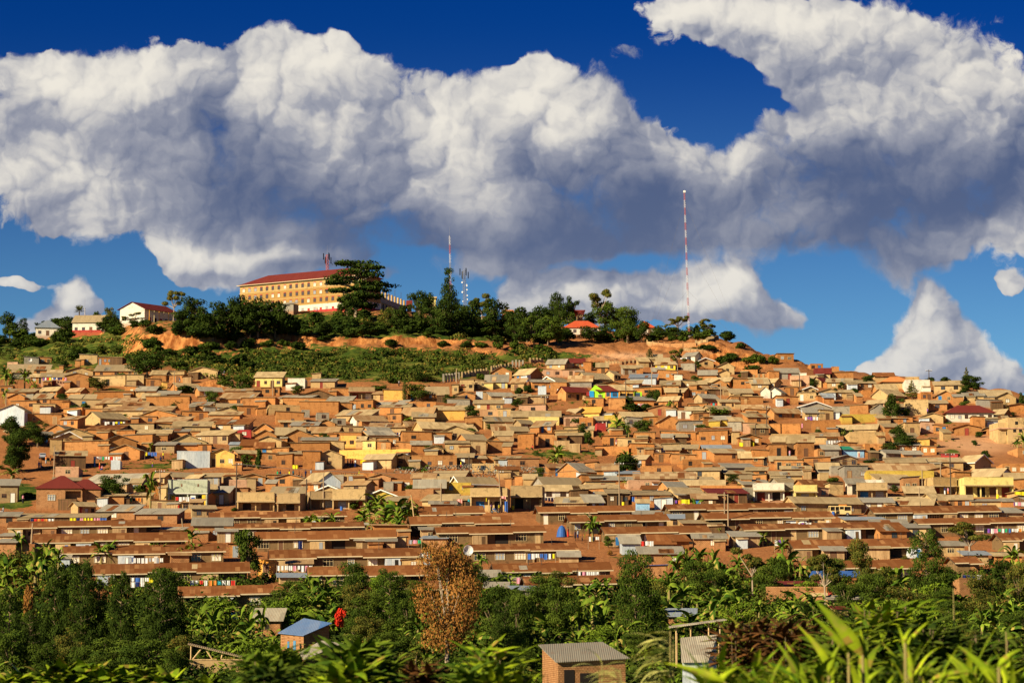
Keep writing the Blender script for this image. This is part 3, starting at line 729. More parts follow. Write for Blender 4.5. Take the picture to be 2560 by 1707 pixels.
TXT = '''
A|B 222 355 1072 1078 1150 g g
A|B 355 470 1072 1080 1148 o t
A|B 735 898 1048 1062 1150 c g w1
A|B 898 1020 1072 1080 1150 o t
A|B 1020 1140 1072 1082 1150 k t
A|M 75 450 1143 1185 1222 o t w2
A|M 880 1165 1150 1200 1240 o t w2
A|G 612 850 1165 1200 1250 c r
A|M 375 615 1222 1255 1350 p t d1
A|G 612 830 1218 1245 1355 o t d1
A|B 860 1165 1240 1250 1340 c t d1
A|B 1170 1330 1235 1240 1350 c t w1
A|B 690 735 1105 1110 1170 o t
A|B 1335 1470 1268 1282 1345 o t
A|B 1485 1532 1300 1305 1365 y t
A|B 1405 1530 1235 1250 1300 o t
A|B 1550 1700 1200 1215 1240 c t
A|B 1560 1690 1238 1245 1310 o t d1
A|B 1680 1757 1250 1255 1310 m t
A|G 1755 2015 1163 1200 1272 c t
A|M 285 400 1230 1255 1300 o t
A|M 110 290 1190 1215 1250 g t
A|B 75 175 1118 1125 1150 p n
A|B 545 585 1150 1155 1200 o t
A|M 440 560 1195 1215 1225 o t
A|M 1165 1290 1180 1200 1235 o t
A|M 1390 1520 1200 1235 1250 o t
A|B 2030 2130 1290 1296 1330 c t
B|M 0 250 1213 1258 1355 Y t d2w2
B|B 300 460 1263 1275 1370 w n
B|B 515 597 1220 1232 1280 c t
B|M 512 735 1275 1295 1365 c g
B|B 675 735 1280 1285 1350 c t
B|G 410 730 1375 1425 1450 k r
B|P 850 1090 1350 1390 1465 t R
B|B 690 850 1355 1365 1440 o t
B|M 1085 1215 1390 1410 1460 c t d1
B|B 1170 1350 1370 1390 1490 y t
B|B 1870 2000 1270 1310 1390 c t d1w1
B|B 2000 2105 1285 1290 1370 t t
B|M 2110 2310 1240 1300 1365 Y t d2
B|M 1560 1760 1340 1410 1460 o t
B|B 1800 1860 1325 1330 1420 c t w1
B|B 1860 1920 1340 1350 1410 o t w1
B|G 2165 2350 1160 1210 1250 o t
B|B 2020 2080 1390 1395 1460 i n
B|B 2080 2140 1392 1398 1460 m t
B|M 2140 2350 1400 1430 1490 m g
B|B 1100 1350 1470 1475 1500 o n
E|G 90 245 303 340 372 o t
E|B 245 312 305 310 370 g t
E|M 312 475 310 350 385 o t
E|G 0 250 405 460 605 i t
E|B 115 350 370 385 455 o t
E|B 315 525 398 410 485 c t
E|B 630 935 355 372 432 t t
E|M 930 1250 350 390 420 c s
E|M 1135 1350 385 425 430 c s
E|B 1345 1740 325 345 470 o t -
E|B 870 1230 285 295 345 o t
E|M 1255 1430 245 280 320 c g
E|M 1450 1640 285 310 330 o g
E|M 1310 1450 310 350 360 c t
E|M 640 750 320 350 365 w t
E|M 755 870 320 355 360 o t
E|B 1150 1270 235 255 330 o g
E|M 950 1590 425 460 500 c s
E|B 610 820 435 445 490 o t
E|B 800 1015 445 455 480 o t
E|S 755 1160 475 530 610 c t -.46 w3
E|M 570 750 515 540 630 o t
E|B 250 570 490 505 590 o t
E|B 490 650 485 495 520 o t
E|B 1225 1440 512 520 585 o t
E|M 1440 1740 520 560 580 o s
E|M 1590 1930 565 605 635 c t
E|B 1120 1425 580 590 650 t t
E|B 1430 1560 580 595 640 c t
E|G 1310 1680 450 500 530 o t
E|B 1665 1900 465 480 530 o t
E|B 1870 1970 425 435 490 g t
E|G 1990 2170 430 460 490 c t
E|M 1990 2210 400 430 440 w t
E|B 2170 2350 415 430 510 o t d1
E|M 2030 2350 300 350 390 o s
E|B 2220 2350 345 355 420 o t
E|M 1930 2210 475 500 525 o t
E|M 1850 2100 525 560 570 c t
E|M 1995 2300 545 585 625 c t w3
E|G 470 660 590 640 680 o t
E|G 480 850 615 680 730 c t
E|G 490 720 655 710 790 c W
E|B 455 560 720 730 870 c t
E|B 550 1010 740 750 860 o t -
E|G 930 1230 685 740 870 o g
E|B 1160 1430 680 690 830 o t -
E|G 1030 1310 775 825 920 o t d1
E|B 1080 1250 640 655 690 o t
E|M 800 1130 600 635 650 t t
E|B 820 1020 640 650 710 o t
E|M 1270 1560 640 670 720 o t
E|M 1490 1730 635 655 670 o g
E|G 1560 1890 680 750 790 c t
E|M 1820 2140 645 685 775 t t d2w2
E|B 1760 1830 650 660 680 o t
E|B 2060 2215 670 690 760 c t
E|B 2160 2305 635 645 730 r n w1
E|M 2220 2350 735 780 810 o t
E|M 2110 2210 755 775 800 g B
E|B 1625 1925 830 840 995 i n -
E|M 1610 1820 750 775 800 o g
E|B 1820 1940 770 780 840 o t
E|G 1920 2155 810 860 990 y g
E|B 1585 1690 915 920 995 m t
E|B 1025 1110 915 925 1000 i n
E|M 500 775 835 875 1000 k t
E|B 2155 2225 930 935 990 o n
E|B 520 735 965 990 1085 p n
E|M 770 1310 1045 1120 1215 c g
E|M 0 160 1100 1145 1310 t t d1w1
E|M 1480 1550 1150 1170 1330 c t
E|M 1900 1985 1145 1185 1320 c t w1
E|M 1985 2120 1165 1210 1325 c g d1
E|B 2105 2270 1095 1105 1180 p n
E|B 2125 2285 1170 1185 1300 b t
E|P 2180 2520 1215 1290 1385 c t
E|M 930 1270 1330 1385 1465 b g w1
E|M 1270 1655 1365 1410 1500 b g
E|M 0 170 1400 1430 1520 b g
E|M 180 985 1410 1440 1475 k t
E|B 2270 2350 1080 1090 1210 t t
E|M 1200 1310 1090 1125 1225 c t w1
E|M 60 330 265 290 320 o t
E|B 0 120 235 245 300 o t
E|B 0 110 440 450 470 o t
F|M 95 190 1100 1130 1210 o t
F|B 0 195 340 352 440 o t
F|M 235 545 320 340 350 c g
F|B 410 765 375 390 500 o t -
F|B 250 700 345 360 420 o t
F|B 95 415 405 415 500 c n
F|B 0 90 435 445 515 o t
F|B 175 430 465 500 600 o t
F|M 660 885 335 380 400 c g
F|B 885 1110 365 375 470 o t
F|M 1105 1390 370 405 415 w g
F|B 765 885 390 405 470 o t
F|B 415 490 455 460 520 g n
F|B 550 665 475 490 540 g n
F|B 690 815 530 540 590 g n
F|S 860 1195 485 545 595 w s -.2 w2
F|M 760 1100 455 500 560 c t
F|B 1150 1355 430 440 500 o t
F|M 1150 1420 405 430 440 o t
F|B 1220 1350 490 500 560 o t
F|S 1360 1650 430 500 520 c s
F|B 1635 1910 455 485 540 y t
F|M 1640 1940 420 455 470 c t
F|M 1440 1640 480 520 530 c t
F|B 1380 1660 375 390 430 o n
F|M 1660 1820 400 420 450 c t
F|S 1340 1720 530 600 630 c s -.1
F|S 1440 2015 565 620 660 c t -.15
F|G 1680 2000 600 660 735 c t
F|M 2080 2350 520 560 640 c t d1w1
F|B 2050 2230 450 460 520 s n
F|B 2230 2350 440 460 520 c t
F|B 1920 2080 520 530 640 o t
F|G 0 180 580 640 680 o t
F|G 0 195 640 690 740 o t
F|G 15 265 695 740 810 c t w1
F|S 185 440 610 680 700 c t
F|G 250 555 635 700 750 o t
F|M 425 740 710 735 760 c g
F|S 500 775 610 660 700 o s
F|B 730 970 600 615 660 c t
F|M 330 570 570 600 640 o g
F|G 560 730 545 580 610 o t
F|M 215 440 555 570 610 o t
F|B 730 990 655 680 720 o t
F|S 975 1240 595 650 690 o t -.25
F|M 1050 1380 580 615 620 c t
F|M 1010 1255 650 685 750 c g
F|B 780 925 690 700 810 y n
F|M 920 1010 690 740 760 c t
F|B 690 810 740 755 840 c t
F|B 990 1115 735 750 825 Y t w1
F|B 1115 1240 745 755 825 o t
F|B 1110 1310 705 720 770 o t
F|B 1330 1600 650 665 760 o t w1
F|B 1600 1790 655 680 760 o t
F|B 1290 1430 750 760 825 o t
F|M 1430 1600 745 775 830 o g
F|M 1740 1975 740 760 860 c t w2
F|B 1975 2115 740 755 865 t t d1
F|S 1850 2110 660 720 730 o t -.3
F|G 2090 2230 695 740 800 o t
F|M 2170 2350 585 650 680 c s
F|M 2200 2350 655 690 700 o t
F|B 2120 2270 740 750 850 o t
F|M 2230 2350 710 740 760 o t
F|M 2270 2350 760 790 850 o t
F|S 0 160 735 800 860 c t
F|B 320 680 755 765 840 o t -
F|B 160 320 800 815 850 o t
F|B 780 1465 810 825 930 y n -
F|B 40 195 850 860 940 o t
F|B 195 340 860 875 1000 o t w1
F|M 210 530 835 860 870 o t
F|B 430 590 825 870 1005 o g -
F|G 585 800 825 870 1000 c t w1
F|S 1020 1275 860 900 1000 c t .04 -
F|G 1280 1420 855 880 990 k t
F|B 1425 1840 870 880 1005 o n w4
F|M 1840 1990 860 890 980 k t
F|M 1980 2100 880 900 960 o t
F|B 2100 2200 870 880 940 o t
F|M 2225 2300 910 930 945 i n
F|G 590 800 1150 1190 1215 c W
F|M 150 440 1165 1220 1300 t t
F|P 220 435 1225 1300 1375 t t
F|P 470 720 1205 1265 1365 t t
F|P 725 1030 1185 1270 1370 c t
F|G 1030 1310 1190 1245 1285 v W
F|M 1200 1380 1255 1290 1330 o t
F|B 1170 1260 1115 1120 1200 g n
F|B 1260 1530 1095 1105 1190 o n
F|B 1390 1650 1180 1190 1270 b n
F|M 1440 1640 1040 1080 1105 o t
F|S 1640 1950 1015 1075 1100 o t
F|M 1540 1760 1070 1110 1130 c t
F|S 1790 2210 1055 1125 1165 c W -.2
F|S 1460 1730 1095 1165 1200 b g
F|B 1725 1980 1115 1135 1240 v n
F|P 1980 2320 1175 1240 1400 c t
F|M 1550 1830 1235 1285 1300 c t
F|M 1600 1830 1295 1320 1400 o g
F|M 1830 1985 1250 1280 1360 k t
F|B 2290 2350 1080 1100 1200 o t
F|M 1030 1200 1230 1245 1300 k t
G|S 335 510 -18 30 80 c g w2
G|S 490 660 -15 20 75 o R w4
G|S 20 280 65 125 195 o t .45
G|B 280 465 85 95 150 p n w2
G|B 465 660 85 95 150 p t
G|B 660 735 15 30 100 o t
G|S 590 900 90 160 195 c t -.3
G|S 260 530 150 190 205 c W -.5
G|M 0 125 170 205 290 c t d1
G|M 170 370 180 200 290 o g w3
G|B 365 520 200 210 330 o t
G|S 530 740 140 190 220 g t
G|S 420 715 235 285 375 o R -.25 d1w2
G|B 680 785 290 300 365 r n w1
G|S 840 1000 95 130 190 c t -.6
G|S 780 880 20 60 110 o t
G|M 1010 1140 50 75 110 g t
G|M 1140 1200 50 70 110 o t
G|M 1150 1250 -20 10 45 c t
G|S 1300 1380 -60 -20 10 c t
G|S 1330 1440 -20 10 20 c t
G|M 1320 1505 15 40 75 V t w3
G|M 1290 1400 75 105 130 o g
G|M 1090 1330 130 160 200 i B
G|B 1340 1510 85 120 190 o t
G|B 1490 1565 125 155 190 w t
G|B 1560 1690 20 40 90 g n
G|S 1580 1740 -92 -45 -5 w g .4
G|G 1690 1830 -22 5 50 c W w1
G|S 1720 1880 85 130 160 o g
G|G 1875 2040 20 60 135 c t
G|G 1890 2000 90 115 140 c t
G|S 1770 2045 140 190 215 o t .2
G|G 1830 1980 175 215 260 o t
G|B 2030 2200 170 180 260 o t
G|M 2190 2350 165 215 250 c t
G|G 2290 2380 245 285 320 w g
G|B 1550 1680 185 200 240 c t
G|M 1630 1780 190 220 240 o t
G|M 1050 1190 185 210 260 o t
G|M 1370 1540 190 225 240 o t
G|B 1420 1530 235 245 300 o t
G|S 1480 1640 255 290 350 o t .4
G|S 1410 1520 255 290 310 o t
G|B 1640 1790 275 285 325 o t
G|M 1760 1980 235 265 300 k t
G|M 2000 2200 265 300 310 c t
G|B 1990 2290 330 340 370 o t
G|B 2050 2290 325 335 345 c n
G|S 1360 1550 305 365 420 o t .1
G|B 890 1045 345 360 455 o t
G|M 170 330 320 330 390 m t
G|M 0 165 315 330 385 m t
G|B 240 315 235 245 320 i n
G|S 480 690 440 480 495 c t .5
G|S 630 820 425 475 495 y Y
G|B 810 970 465 475 540 o n
G|B 850 965 500 510 620 v n
G|M 760 870 520 550 580 w t w3
G|B 770 855 580 582 640 r n
G|M 0 440 470 520 540 c t
G|B 150 430 520 528 590 Y n -
G|M 430 615 475 500 510 g t
G|G 0 110 455 480 490 c t
G|B 475 650 510 520 610 p t
G|M 210 390 560 600 650 o s
G|B 630 760 520 530 640 o n
G|S 985 1280 475 520 560 c t
G|B 1045 1190 520 540 620 g g w2
G|B 1190 1330 515 530 600 o t
G|G 1335 1530 505 560 620 o t
G|B 1525 1650 460 470 540 w t
G|M 1600 1760 430 460 480 c t
G|B 1620 1790 395 405 440 o t
G|B 1650 1800 480 490 530 o t
G|B 1520 1740 550 580 640 g t w2
G|B 1740 1830 520 530 620 o t
G|M 1830 2000 515 545 600 v t w1
G|B 1990 2120 560 575 660 g t
G|M 2000 2110 530 560 580 c t
G|S 2120 2350 410 450 480 o s
G|B 2140 2350 450 460 500 o t
G|M 2140 2340 490 520 560 o t
G|B 2120 2240 570 600 680 p t
G|M 2200 2350 590 620 680 k t
G|M 420 650 670 690 775 k t d1
G|B 240 385 670 680 800 o t
G|M 0 140 615 650 680 o t
G|B 60 210 670 690 815 o t
G|B 390 530 735 745 805 m n
G|B 530 630 765 770 805 m n
G|B 390 600 640 650 680 c t
G|B 480 610 610 620 670 c t
G|M 680 750 610 640 680 c t
G|B 830 1040 690 705 790 o t d1
G|B 975 1240 715 725 770 c t
G|S 1290 1480 725 765 790 o t
G|M 1130 1355 770 800 870 c t
G|B 1080 1300 755 800 870 o t
G|B 1120 1310 655 680 760 o t
G|B 1370 1560 650 660 700 o t
G|M 1375 1475 680 710 740 o g
G|M 1490 1600 685 705 740 k t
G|B 1560 1700 655 665 720 o t
G|S 1700 2010 620 660 690 o t
G|B 1725 1990 640 665 770 o t w3
G|M 1860 2010 620 655 660 g g
G|B 2020 2085 655 665 775 c t
G|B 780 1090 790 800 860 o n -
G|B 1650 1940 735 745 790 o n -
G|M 1410 1540 790 820 900 o t
G|M 1550 1700 780 810 880 o t
G|B 1370 1560 760 775 830 c t
G|S 1750 1995 780 805 830 o B
G|B 1680 1830 820 835 900 o t
G|M 1830 2140 815 850 930 o t
G|S 2090 2300 820 890 940 o t
G|B 2200 2350 820 835 970 o t
G|B 1310 1460 850 860 930 o t d1
G|B 1460 1680 860 875 930 o t
G|B 1540 1800 905 915 1010 o n
G|M 1940 2210 950 985 1000 g g
G|B 1190 1480 960 980 1050 o n
G|S 420 795 938 1015 1080 o g -.5
G|M 320 490 955 985 1040 o s
G|S 780 970 945 1000 1060 o t
G|B 680 790 935 945 1060 o t
G|M 965 1160 1020 1040 1060 o B
G|M 1620 1930 985 1010 1080 c t
G|M 1940 2190 1015 1040 1060 c t
G|M 2160 2340 985 1010 1060 o t
G|S 190 650 1050 1135 1200 g t -.22
G|B 30 105 1060 1070 1150 o t
G|M 105 230 1050 1090 1150 c t
G|B 620 820 1050 1060 1100 o t
G|M 830 1130 1065 1100 1105 o g
G|M 1130 1680 1030 1085 1100 o t
G|B 650 930 1110 1120 1170 c t
G|M 640 970 1145 1175 1200 c t
G|B 1050 1340 1095 1105 1180 p n
G|S 1345 1600 1095 1160 1190 o g -.3
G|S 1580 1950 1100 1145 1170 o t
G|M 1540 1850 1075 1110 1120 c t
G|B 2190 2350 1045 1060 1120 o t
G|M 2100 2200 1060 1090 1130 o t
G|M 2100 2350 1100 1140 1150 c g
G|P 2220 2500 1130 1190 1300 w t
G|S 1420 1750 1145 1215 1285 c t -.2 w2
G|B 1730 2110 1140 1160 1200 o n
G|M 1790 2140 1180 1220 1320 k R
G|B 2110 2230 1160 1180 1290 g n
G|M 1200 1330 1155 1180 1200 c t
G|S 235 530 1145 1195 1260 w t w2
G|P 0 290 1155 1245 1370 t t
G|B 530 690 1185 1200 1240 k t
G|M 410 690 1260 1310 1350 m t
G|M 660 820 1240 1300 1340 k t
G|B 700 870 1175 1185 1250 o t
G|M 775 900 1210 1235 1340 k t
G|M 870 1060 1190 1220 1340 k t
G|M 1095 1440 1200 1235 1300 o t
G|B 1310 1480 1260 1270 1370 i t
G|M 1140 1260 1280 1310 1340 u t
G|M 1660 1870 1230 1270 1320 k t
G|B 2110 2260 80 95 150 o n
D|B 70 225 668 690 745 o g w2
D|B 378 497 760 775 835 o n
D|M 435 575 802 855 880 c R
D|B 580 650 792 800 850 o n
D|B 570 770 840 855 905 o t
D|M 75 280 812 850 885 g g
D|B 290 355 850 860 882 w n
D|B 210 390 865 885 975 p n
D|S 405 560 888 925 970 c R -.5 w1
D|M 350 450 880 900 920 g t
D|B 0 95 830 850 895 o t
D|S 0 110 895 935 975 c t .4
D|S 0 160 950 1030 1080 w g -.75
D|B 160 275 980 990 1060 o t
D|G 305 425 975 1000 1045 c W
D|B 270 440 1025 1045 1110 c t
D|B 65 265 1060 1080 1140 o t
D|M 500 600 1045 1075 1090 o B
D|B 445 510 1060 1070 1110 o t
D|M 620 775 1010 1030 1095 c t w2
D|B 860 940 1005 1015 1080 o n
D|M 800 860 1040 1065 1080 o t
D|S 975 1150 850 880 930 c t
D|H 1050 1280 890 935 965 c O
D|B 1250 1480 900 930 1040 w n w2
D|B 1265 1390 880 895 910 c n
D|S 985 1170 950 1000 1015 o t
D|S 960 1270 1000 1050 1085 c t -.4
D|B 1470 1520 920 935 1000 o n
D|M 1535 1790 930 960 1035 c t w2
D|M 1680 1780 925 960 1000 o t
D|G 1550 1700 1015 1055 1110 o t
D|M 1700 1790 1050 1070 1150 o t
D|M 1470 1640 1105 1130 1200 o t w1
D|B 1260 1470 1080 1110 1250 c n -
D|B 1390 1500 1010 1040 1090 o n
D|H 1640 2060 1152 1220 1310 w R w6
D|M 1800 1980 1030 1060 1070 c t
D|S 1950 2220 1010 1060 1085 c t
D|G 2060 2260 1030 1080 1130 c t
D|M 1900 2200 1240 1270 1330 o t
D|B 1870 1985 1250 1260 1370 o t
D|S 2070 2225 1180 1220 1250 o t .4
D|M 2000 2210 1280 1290 1330 i g
D|G 260 570 1115 1165 1200 g W
D|S 0 300 1165 1210 1290 o t -.15 w2
D|M 330 490 1175 1215 1280 c g w2
D|B 460 590 1185 1215 1280 c t
D|B 590 750 1150 1170 1270 g n
D|B 735 955 1140 1160 1220 o t
D|B 670 985 1225 1240 1300 v n -
D|G 960 1060 1135 1170 1210 g t
D|M 1220 1350 1140 1165 1220 c t
D|B 1185 1320 1250 1260 1310 o t
D|S 640 1020 1285 1360 1395 c t .08 w1
D|B 410 620 1285 1300 1420 o n
D|B 30 310 1310 1325 1420 o n -
D|B 725 1060 1388 1400 1510 c n -
D|M 1060 1190 1320 1345 1420 o t
D|B 1235 1380 1300 1330 1430 c t
D|B 1405 1520 1290 1330 1400 p t
D|B 1520 1640 1330 1340 1400 o t
D|M 1590 1670 1370 1400 1470 c t
D|M 40 190 1440 1480 1500 c t
D|M 190 420 1430 1490 1500 c W
D|B 20 415 1405 1420 1450 c n
H|B 1370 1480 355 365 445 y t
H|B 1480 1545 345 360 415 o t
H|B 1410 1545 420 430 480 o t
H|B 0 165 400 410 520 o t
H|B 250 410 385 400 520 o t
H|B 165 250 400 410 500 k n
H|M 500 645 415 450 480 g g
H|B 410 650 440 455 510 o n
H|B 880 930 395 405 530 o n
H|B 930 1060 400 410 440 o n
H|M 930 1010 465 480 540 k t
H|S 20 250 515 555 610 o t
H|B 60 320 545 560 620 o t
H|B 320 560 520 535 620 o t
H|M 130 390 605 630 690 o t
H|M 1090 1440 530 570 590 k t
H|M 1430 1780 530 565 600 c t
H|B 1600 1755 480 520 550 r t
H|S 1760 2060 500 565 650 c W .6
H|S 870 1520 580 640 670 g s
H|B 890 1510 640 660 720 v n -
H|S 450 640 575 625 640 g t
H|B 570 670 600 610 700 g n
H|B 680 900 590 640 700 g t
H|M 30 310 655 690 730 c t
H|B 465 550 665 670 720 c n
H|S 1860 2260 625 690 720 i t .4
H|M 990 1300 680 735 745 c t
H|S 1050 1300 700 750 765 g t
H|S 2180 2350 655 720 760 o t
H|S 20 250 695 760 775 g t -.3
H|S 220 595 695 795 880 o t -.3 w1
H|P 0 235 760 820 920 g t
H|P 235 440 780 835 890 Y t
H|B 430 545 800 815 885 p t w1
H|B 545 680 755 780 880 c t
H|M 725 880 725 765 870 w g d1
H|B 885 1050 730 735 768 w n
H|P 820 1100 760 815 890 t t
H|B 1230 1380 700 710 850 b t
H|P 1450 1690 710 780 850 c t
H|P 1775 2230 710 775 895 Y t
H|B 1690 1855 655 675 850 o t
H|B 2240 2350 720 740 820 o t
H|M 1265 1520 795 850 860 k t
H|S 1440 1650 850 910 965 c t -.2 w2
H|M 1120 1530 890 960 980 c t
H|S 150 880 885 935 1060 c t -.1 w3
H|S 780 1130 895 935 1030 t t d1w3
H|M 1665 1870 875 910 960 o t
H|M 1870 2140 910 925 985 c g
H|M 2140 2250 905 930 985 o g
H|M 2090 2320 990 1030 1060 m g
H|B 2130 2350 560 600 640 o n
C|S 1240 1320 1070 1090 1115 c t
I|M 1770 2110 55 120 265 b g w1
I|M 1990 2160 150 175 275 m g d1
I|B 2105 2210 285 300 420 o t d1
I|M 0 160 250 275 430 b g
I|B 110 255 275 285 430 b n -
I|M 0 150 195 215 245 m g
I|M 535 640 395 425 480 i g
I|M 1430 1690 140 160 185 c g
J|B 35 190 430 445 600 O n d1
J|M 1025 1275 235 265 320 m g
J|B 1275 1380 225 235 305 c g
J|B 660 855 245 255 325 b n w1
J|M 290 500 440 470 550 m s
J|B 1340 1525 425 435 515 c t w1
J|M 815 1010 100 115 180 c g
J|M 1070 1380 110 120 270 o t -.5
J|M 1510 1680 140 160 230 m g
J|M 1540 1760 220 240 310 b B
J|B 1545 1610 370 375 470 i n
J|M 2045 2230 540 590 650 g g
J|M 2115 2300 650 690 740 c g
J|M 0 230 900 985 1100 b g w1
J|M 210 440 565 595 640 c B
K|M 1170 1560 320 380 480 b g
K|B 1250 1410 485 495 600 b P
K|M 1670 1960 200 240 345 b g w1
K|M 2010 2260 180 220 300 m g
K|M 1560 1900 75 100 190 b t
K|M 1420 1570 25 55 120 c B w1
K|M 1090 1440 -10 45 60 c g
K|M 1000 1165 215 280 380 i g
K|M 1265 1480 215 285 320 m r
K|M 1450 1610 215 260 330 o r
K|M 435 610 365 405 440 m g
K|M 15 230 685 730 790 c B
K|B 10 330 720 730 790 g g
K|M 1440 1670 895 950 1000 b B
K|M 0 60 600 620 660 c g
L|M 500 690 310 350 440 m g d1
L|M 985 1250 100 170 240 o r
L|M 960 1270 70 110 160 i g
L|M 1255 1470 110 140 210 c g
L|M 1590 1800 270 305 400 c g w1
L|M 1790 2010 360 390 440 c B
L|B 1730 1880 600 615 830 b n -
L|M 430 840 545 590 650 b P
L|B 0 555 680 695 870 b n -
L|M 120 660 640 690 700 r R
L|M 540 850 770 800 840 c g
L|M 700 1060 45 70 110 c B
L|M 600 720 870 890 930 c R
L|M 2080 2320 370 400 440 o t
'''
SPECS = []
for ln in TXT.strip().splitlines():
    c, rest = ln.split('|'); f = rest.split()
    op = []
    for q in f[8:]:
        try: op.append(float(q))
        except ValueError: op.append(q)
    SPECS.append((c, f[0], *[float(q) for q in f[1:6]], f[6], f[7], *op))
LEN = len(SPECS)
for sp in SPECS: house(*sp)

# ---------------------------------------------------------------- the long rust-roofed row houses on the lower slope
ROWS = '''I 105 1465 65 135 240
I 330 1710 180 265 350
I 600 2060 275 375 440
I 880 2280 450 550 670
I 1650 2750 645 755 860
I 1930 3170 -5 50 90
I 2070 3330 85 150 190
J 0 1275 155 245 340
J 130 1505 310 410 500
J 480 1560 485 575 660
J 1405 2345 25 100 240
J 1645 2640 120 190 350
J 1950 2935 280 350 480
J 2170 3250 465 545 600
J 1490 2085 -60 12 40
J 1300 1700 635 700 800
K 100 930 575 665 720
K 220 1100 -65 0 150
K 500 1420 15 80 240
K 820 1795 120 190 380
K 1400 2585 -85 -25 60
K 1725 2930 -12 55 130
K 2080 3370 100 155 250
L 180 1385 210 320 420
L 640 1300 430 510 560
L 915 2110 -68 5 120
L 1320 2400 40 105 260
L 2080 2500 185 250 320
L 1660 1910 405 465 560'''
ROWI = []
CROP['Z'] = (0, 0)
for ln in ROWS.splitlines():
    f = ln.split(); c = f[0]; x0, x1, yt, ye, yb = map(float, f[1:])
    X0, Yt = cp(c, x0, yt); X1, Ye = cp(c, x1, ye); Yb = cp(c, 0, yb)[1]; occupy(X0, X1, Yt, Yb)
    cx = (X0 + X1) / 2; tl = min(.02 * (x1 - x0), 26) / K; Yt += tl / 2; Ye -= tl / 4; ap_ = min(max(Ye - Yt, 48 / K), 66 / K) * (1.15 if Yt > 1400 else 1)
    _, Yg, _ = ground(cx, Ye + 34); s = F / Yg
    hw = 2.45; zg = tan_el(Ye) * Yg - hw + .12; W = (X1 - X0) / s
    yw = R(8); D = 5.6; L = (W - D * math.sin(yw)) / math.cos(yw); hx, hy = L / 2, D / 2
    rise = ap_ / s + hy * tan_el(Ye) - .12; roll = -math.atan(tl / s / L)
    t_ = (Yb - Ye) / s
    root = empty('row_house', (bearing(cx, Ye) * (Yg + hy), Yg + hy, zg), yw); root.rotation_euler.y = roll
    w = MB(); h = hw; zb = -2.6
    w.prism([(-hx, -hy, zb), (-hx, hy, zb), (-hx, hy, h), (-hx, 0, h + rise), (-hx, -hy, h)], [(hx, -hy, zb), (hx, hy, zb), (hx, hy, h), (hx, 0, h + rise), (hx, -hy, h)])
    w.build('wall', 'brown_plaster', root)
    pl = MB(); pl.box(-hx - .04, -hx - .003, -hy - .02, hy, zb, -.1); pl.box(-hx - .04, hx + .03, -hy - .04, -hy - .003, zb, -.15); pl.build('plinth', 'mud_brick', root)
    r = MB(); k = rise / hy; ov = .5; th = .06
    r.prism([(-hx - ov, hy + ov, h - ov * k), (-hx - ov, 0, h + rise), (-hx - ov, 0, h + rise + th), (-hx - ov, hy + ov, h - ov * k + th)], [(hx + ov, hy + ov, h - ov * k), (hx + ov, 0, h + rise), (hx + ov, 0, h + rise + th), (hx + ov, hy + ov, h - ov * k + th)])
    n = max(2, int(round(L / 12)) + 1); cuts = [0] + sorted(rnd.uniform(i / n - .06, i / n + .06) for i in range(1, n)) + [1]
    fa = MB(); par = rnd.random() < .5
    for i in range(n):
        xa = -hx - (ov if i == 0 else 0) + (2 * hx) * cuts[i] * 1.0; xb = -hx + 2 * hx * cuts[i + 1] + (ov if i == n - 1 else 0)
        if i == 0: xa = -hx - ov
        ext = (i % 2 == (0 if par else 1)); o2 = 1.1 if ext else ov; e = hy + o2; ze = h - o2 * k * .92
        r.prism([(xa, -e, ze), (xa, 0, h + rise), (xa, 0, h + rise + th), (xa, -e, ze + th)], [(xb, -e, ze), (xb, 0, h + rise), (xb, 0, h + rise + th), (xb, -e, ze + th)])
        fa.box(xa + .02, xb - .02, -e - .045, -e - .004, ze - .10, ze + .09)
        # openings, porch infill
        nn = max(1, int((xb - xa) / 3.0))
        for j in range(nn):
            xc = xa + (xb - xa) * (j + .5) / nn
            if abs(xc) > hx - .8: continue
            q = rnd.random()
            if ext and q < .35:
                ph = MB(); ph.box(xc - 1.3, xc + 1.3, -hy - 1.0, -hy - .004, zb, ze - .25)
                nm = rnd.choice(['timber', 'burnt_brick', 'iron_wall', 'raw_timber']); bb = ph.build('porch_room', nm, root)
                dk = MB(); dk.box(xc + .3, xc + .9, -hy - 1.03, -hy - 1.003, .1, min(1.6, ze - .4)); dk.build('door', rnd.choice(DOORS), bb)
            elif ext and q < .6:
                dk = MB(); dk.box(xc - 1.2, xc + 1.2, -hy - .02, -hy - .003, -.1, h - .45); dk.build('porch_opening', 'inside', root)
            elif q < .82: opening(root, 'window', xc, .75, rnd.choice([1.1, 1.6, 1.9]), 1.1, -hy, 'frame_cream', rnd.choice(['glass', 'inside', 'curtain', 'curtain', 'glass_pale', 'inside']), deep=.08)
            else: opening(root, 'door', xc, .0, .85, 1.95, -hy, 'frame_cream', rnd.choice(['curtain', 'raw_timber', 'inside', 'door_brown']))
    r.build('roof', 'rusty_iron_roof', root); fa.build('fascia_board', 'cream_board', root)
    bg = MB()
    for sgn in (-1, 1):
        bg.prism([(-hx - ov - .05, sgn * (hy + ov), h - ov * k - .12), (-hx - ov - .05, 0, h + rise - .14), (-hx - ov - .05, 0, h + rise + .08), (-hx - ov - .05, sgn * (hy + ov), h - ov * k + .08)],
                 [(-hx - ov - .003, sgn * (hy + ov), h - ov * k - .12), (-hx - ov - .003, 0, h + rise - .14), (-hx - ov - .003, 0, h + rise + .08), (-hx - ov - .003, sgn * (hy + ov), h - ov * k + .08)])
    bg.build('barge_board', 'dark_board', root)
    v = MB()
    for q in (-.45, .45): v.box(-hx - .02, -hx - .003, q - .2, q + .2, h - .25, h - .1)
    v.build('gable_vent', 'inside', root)
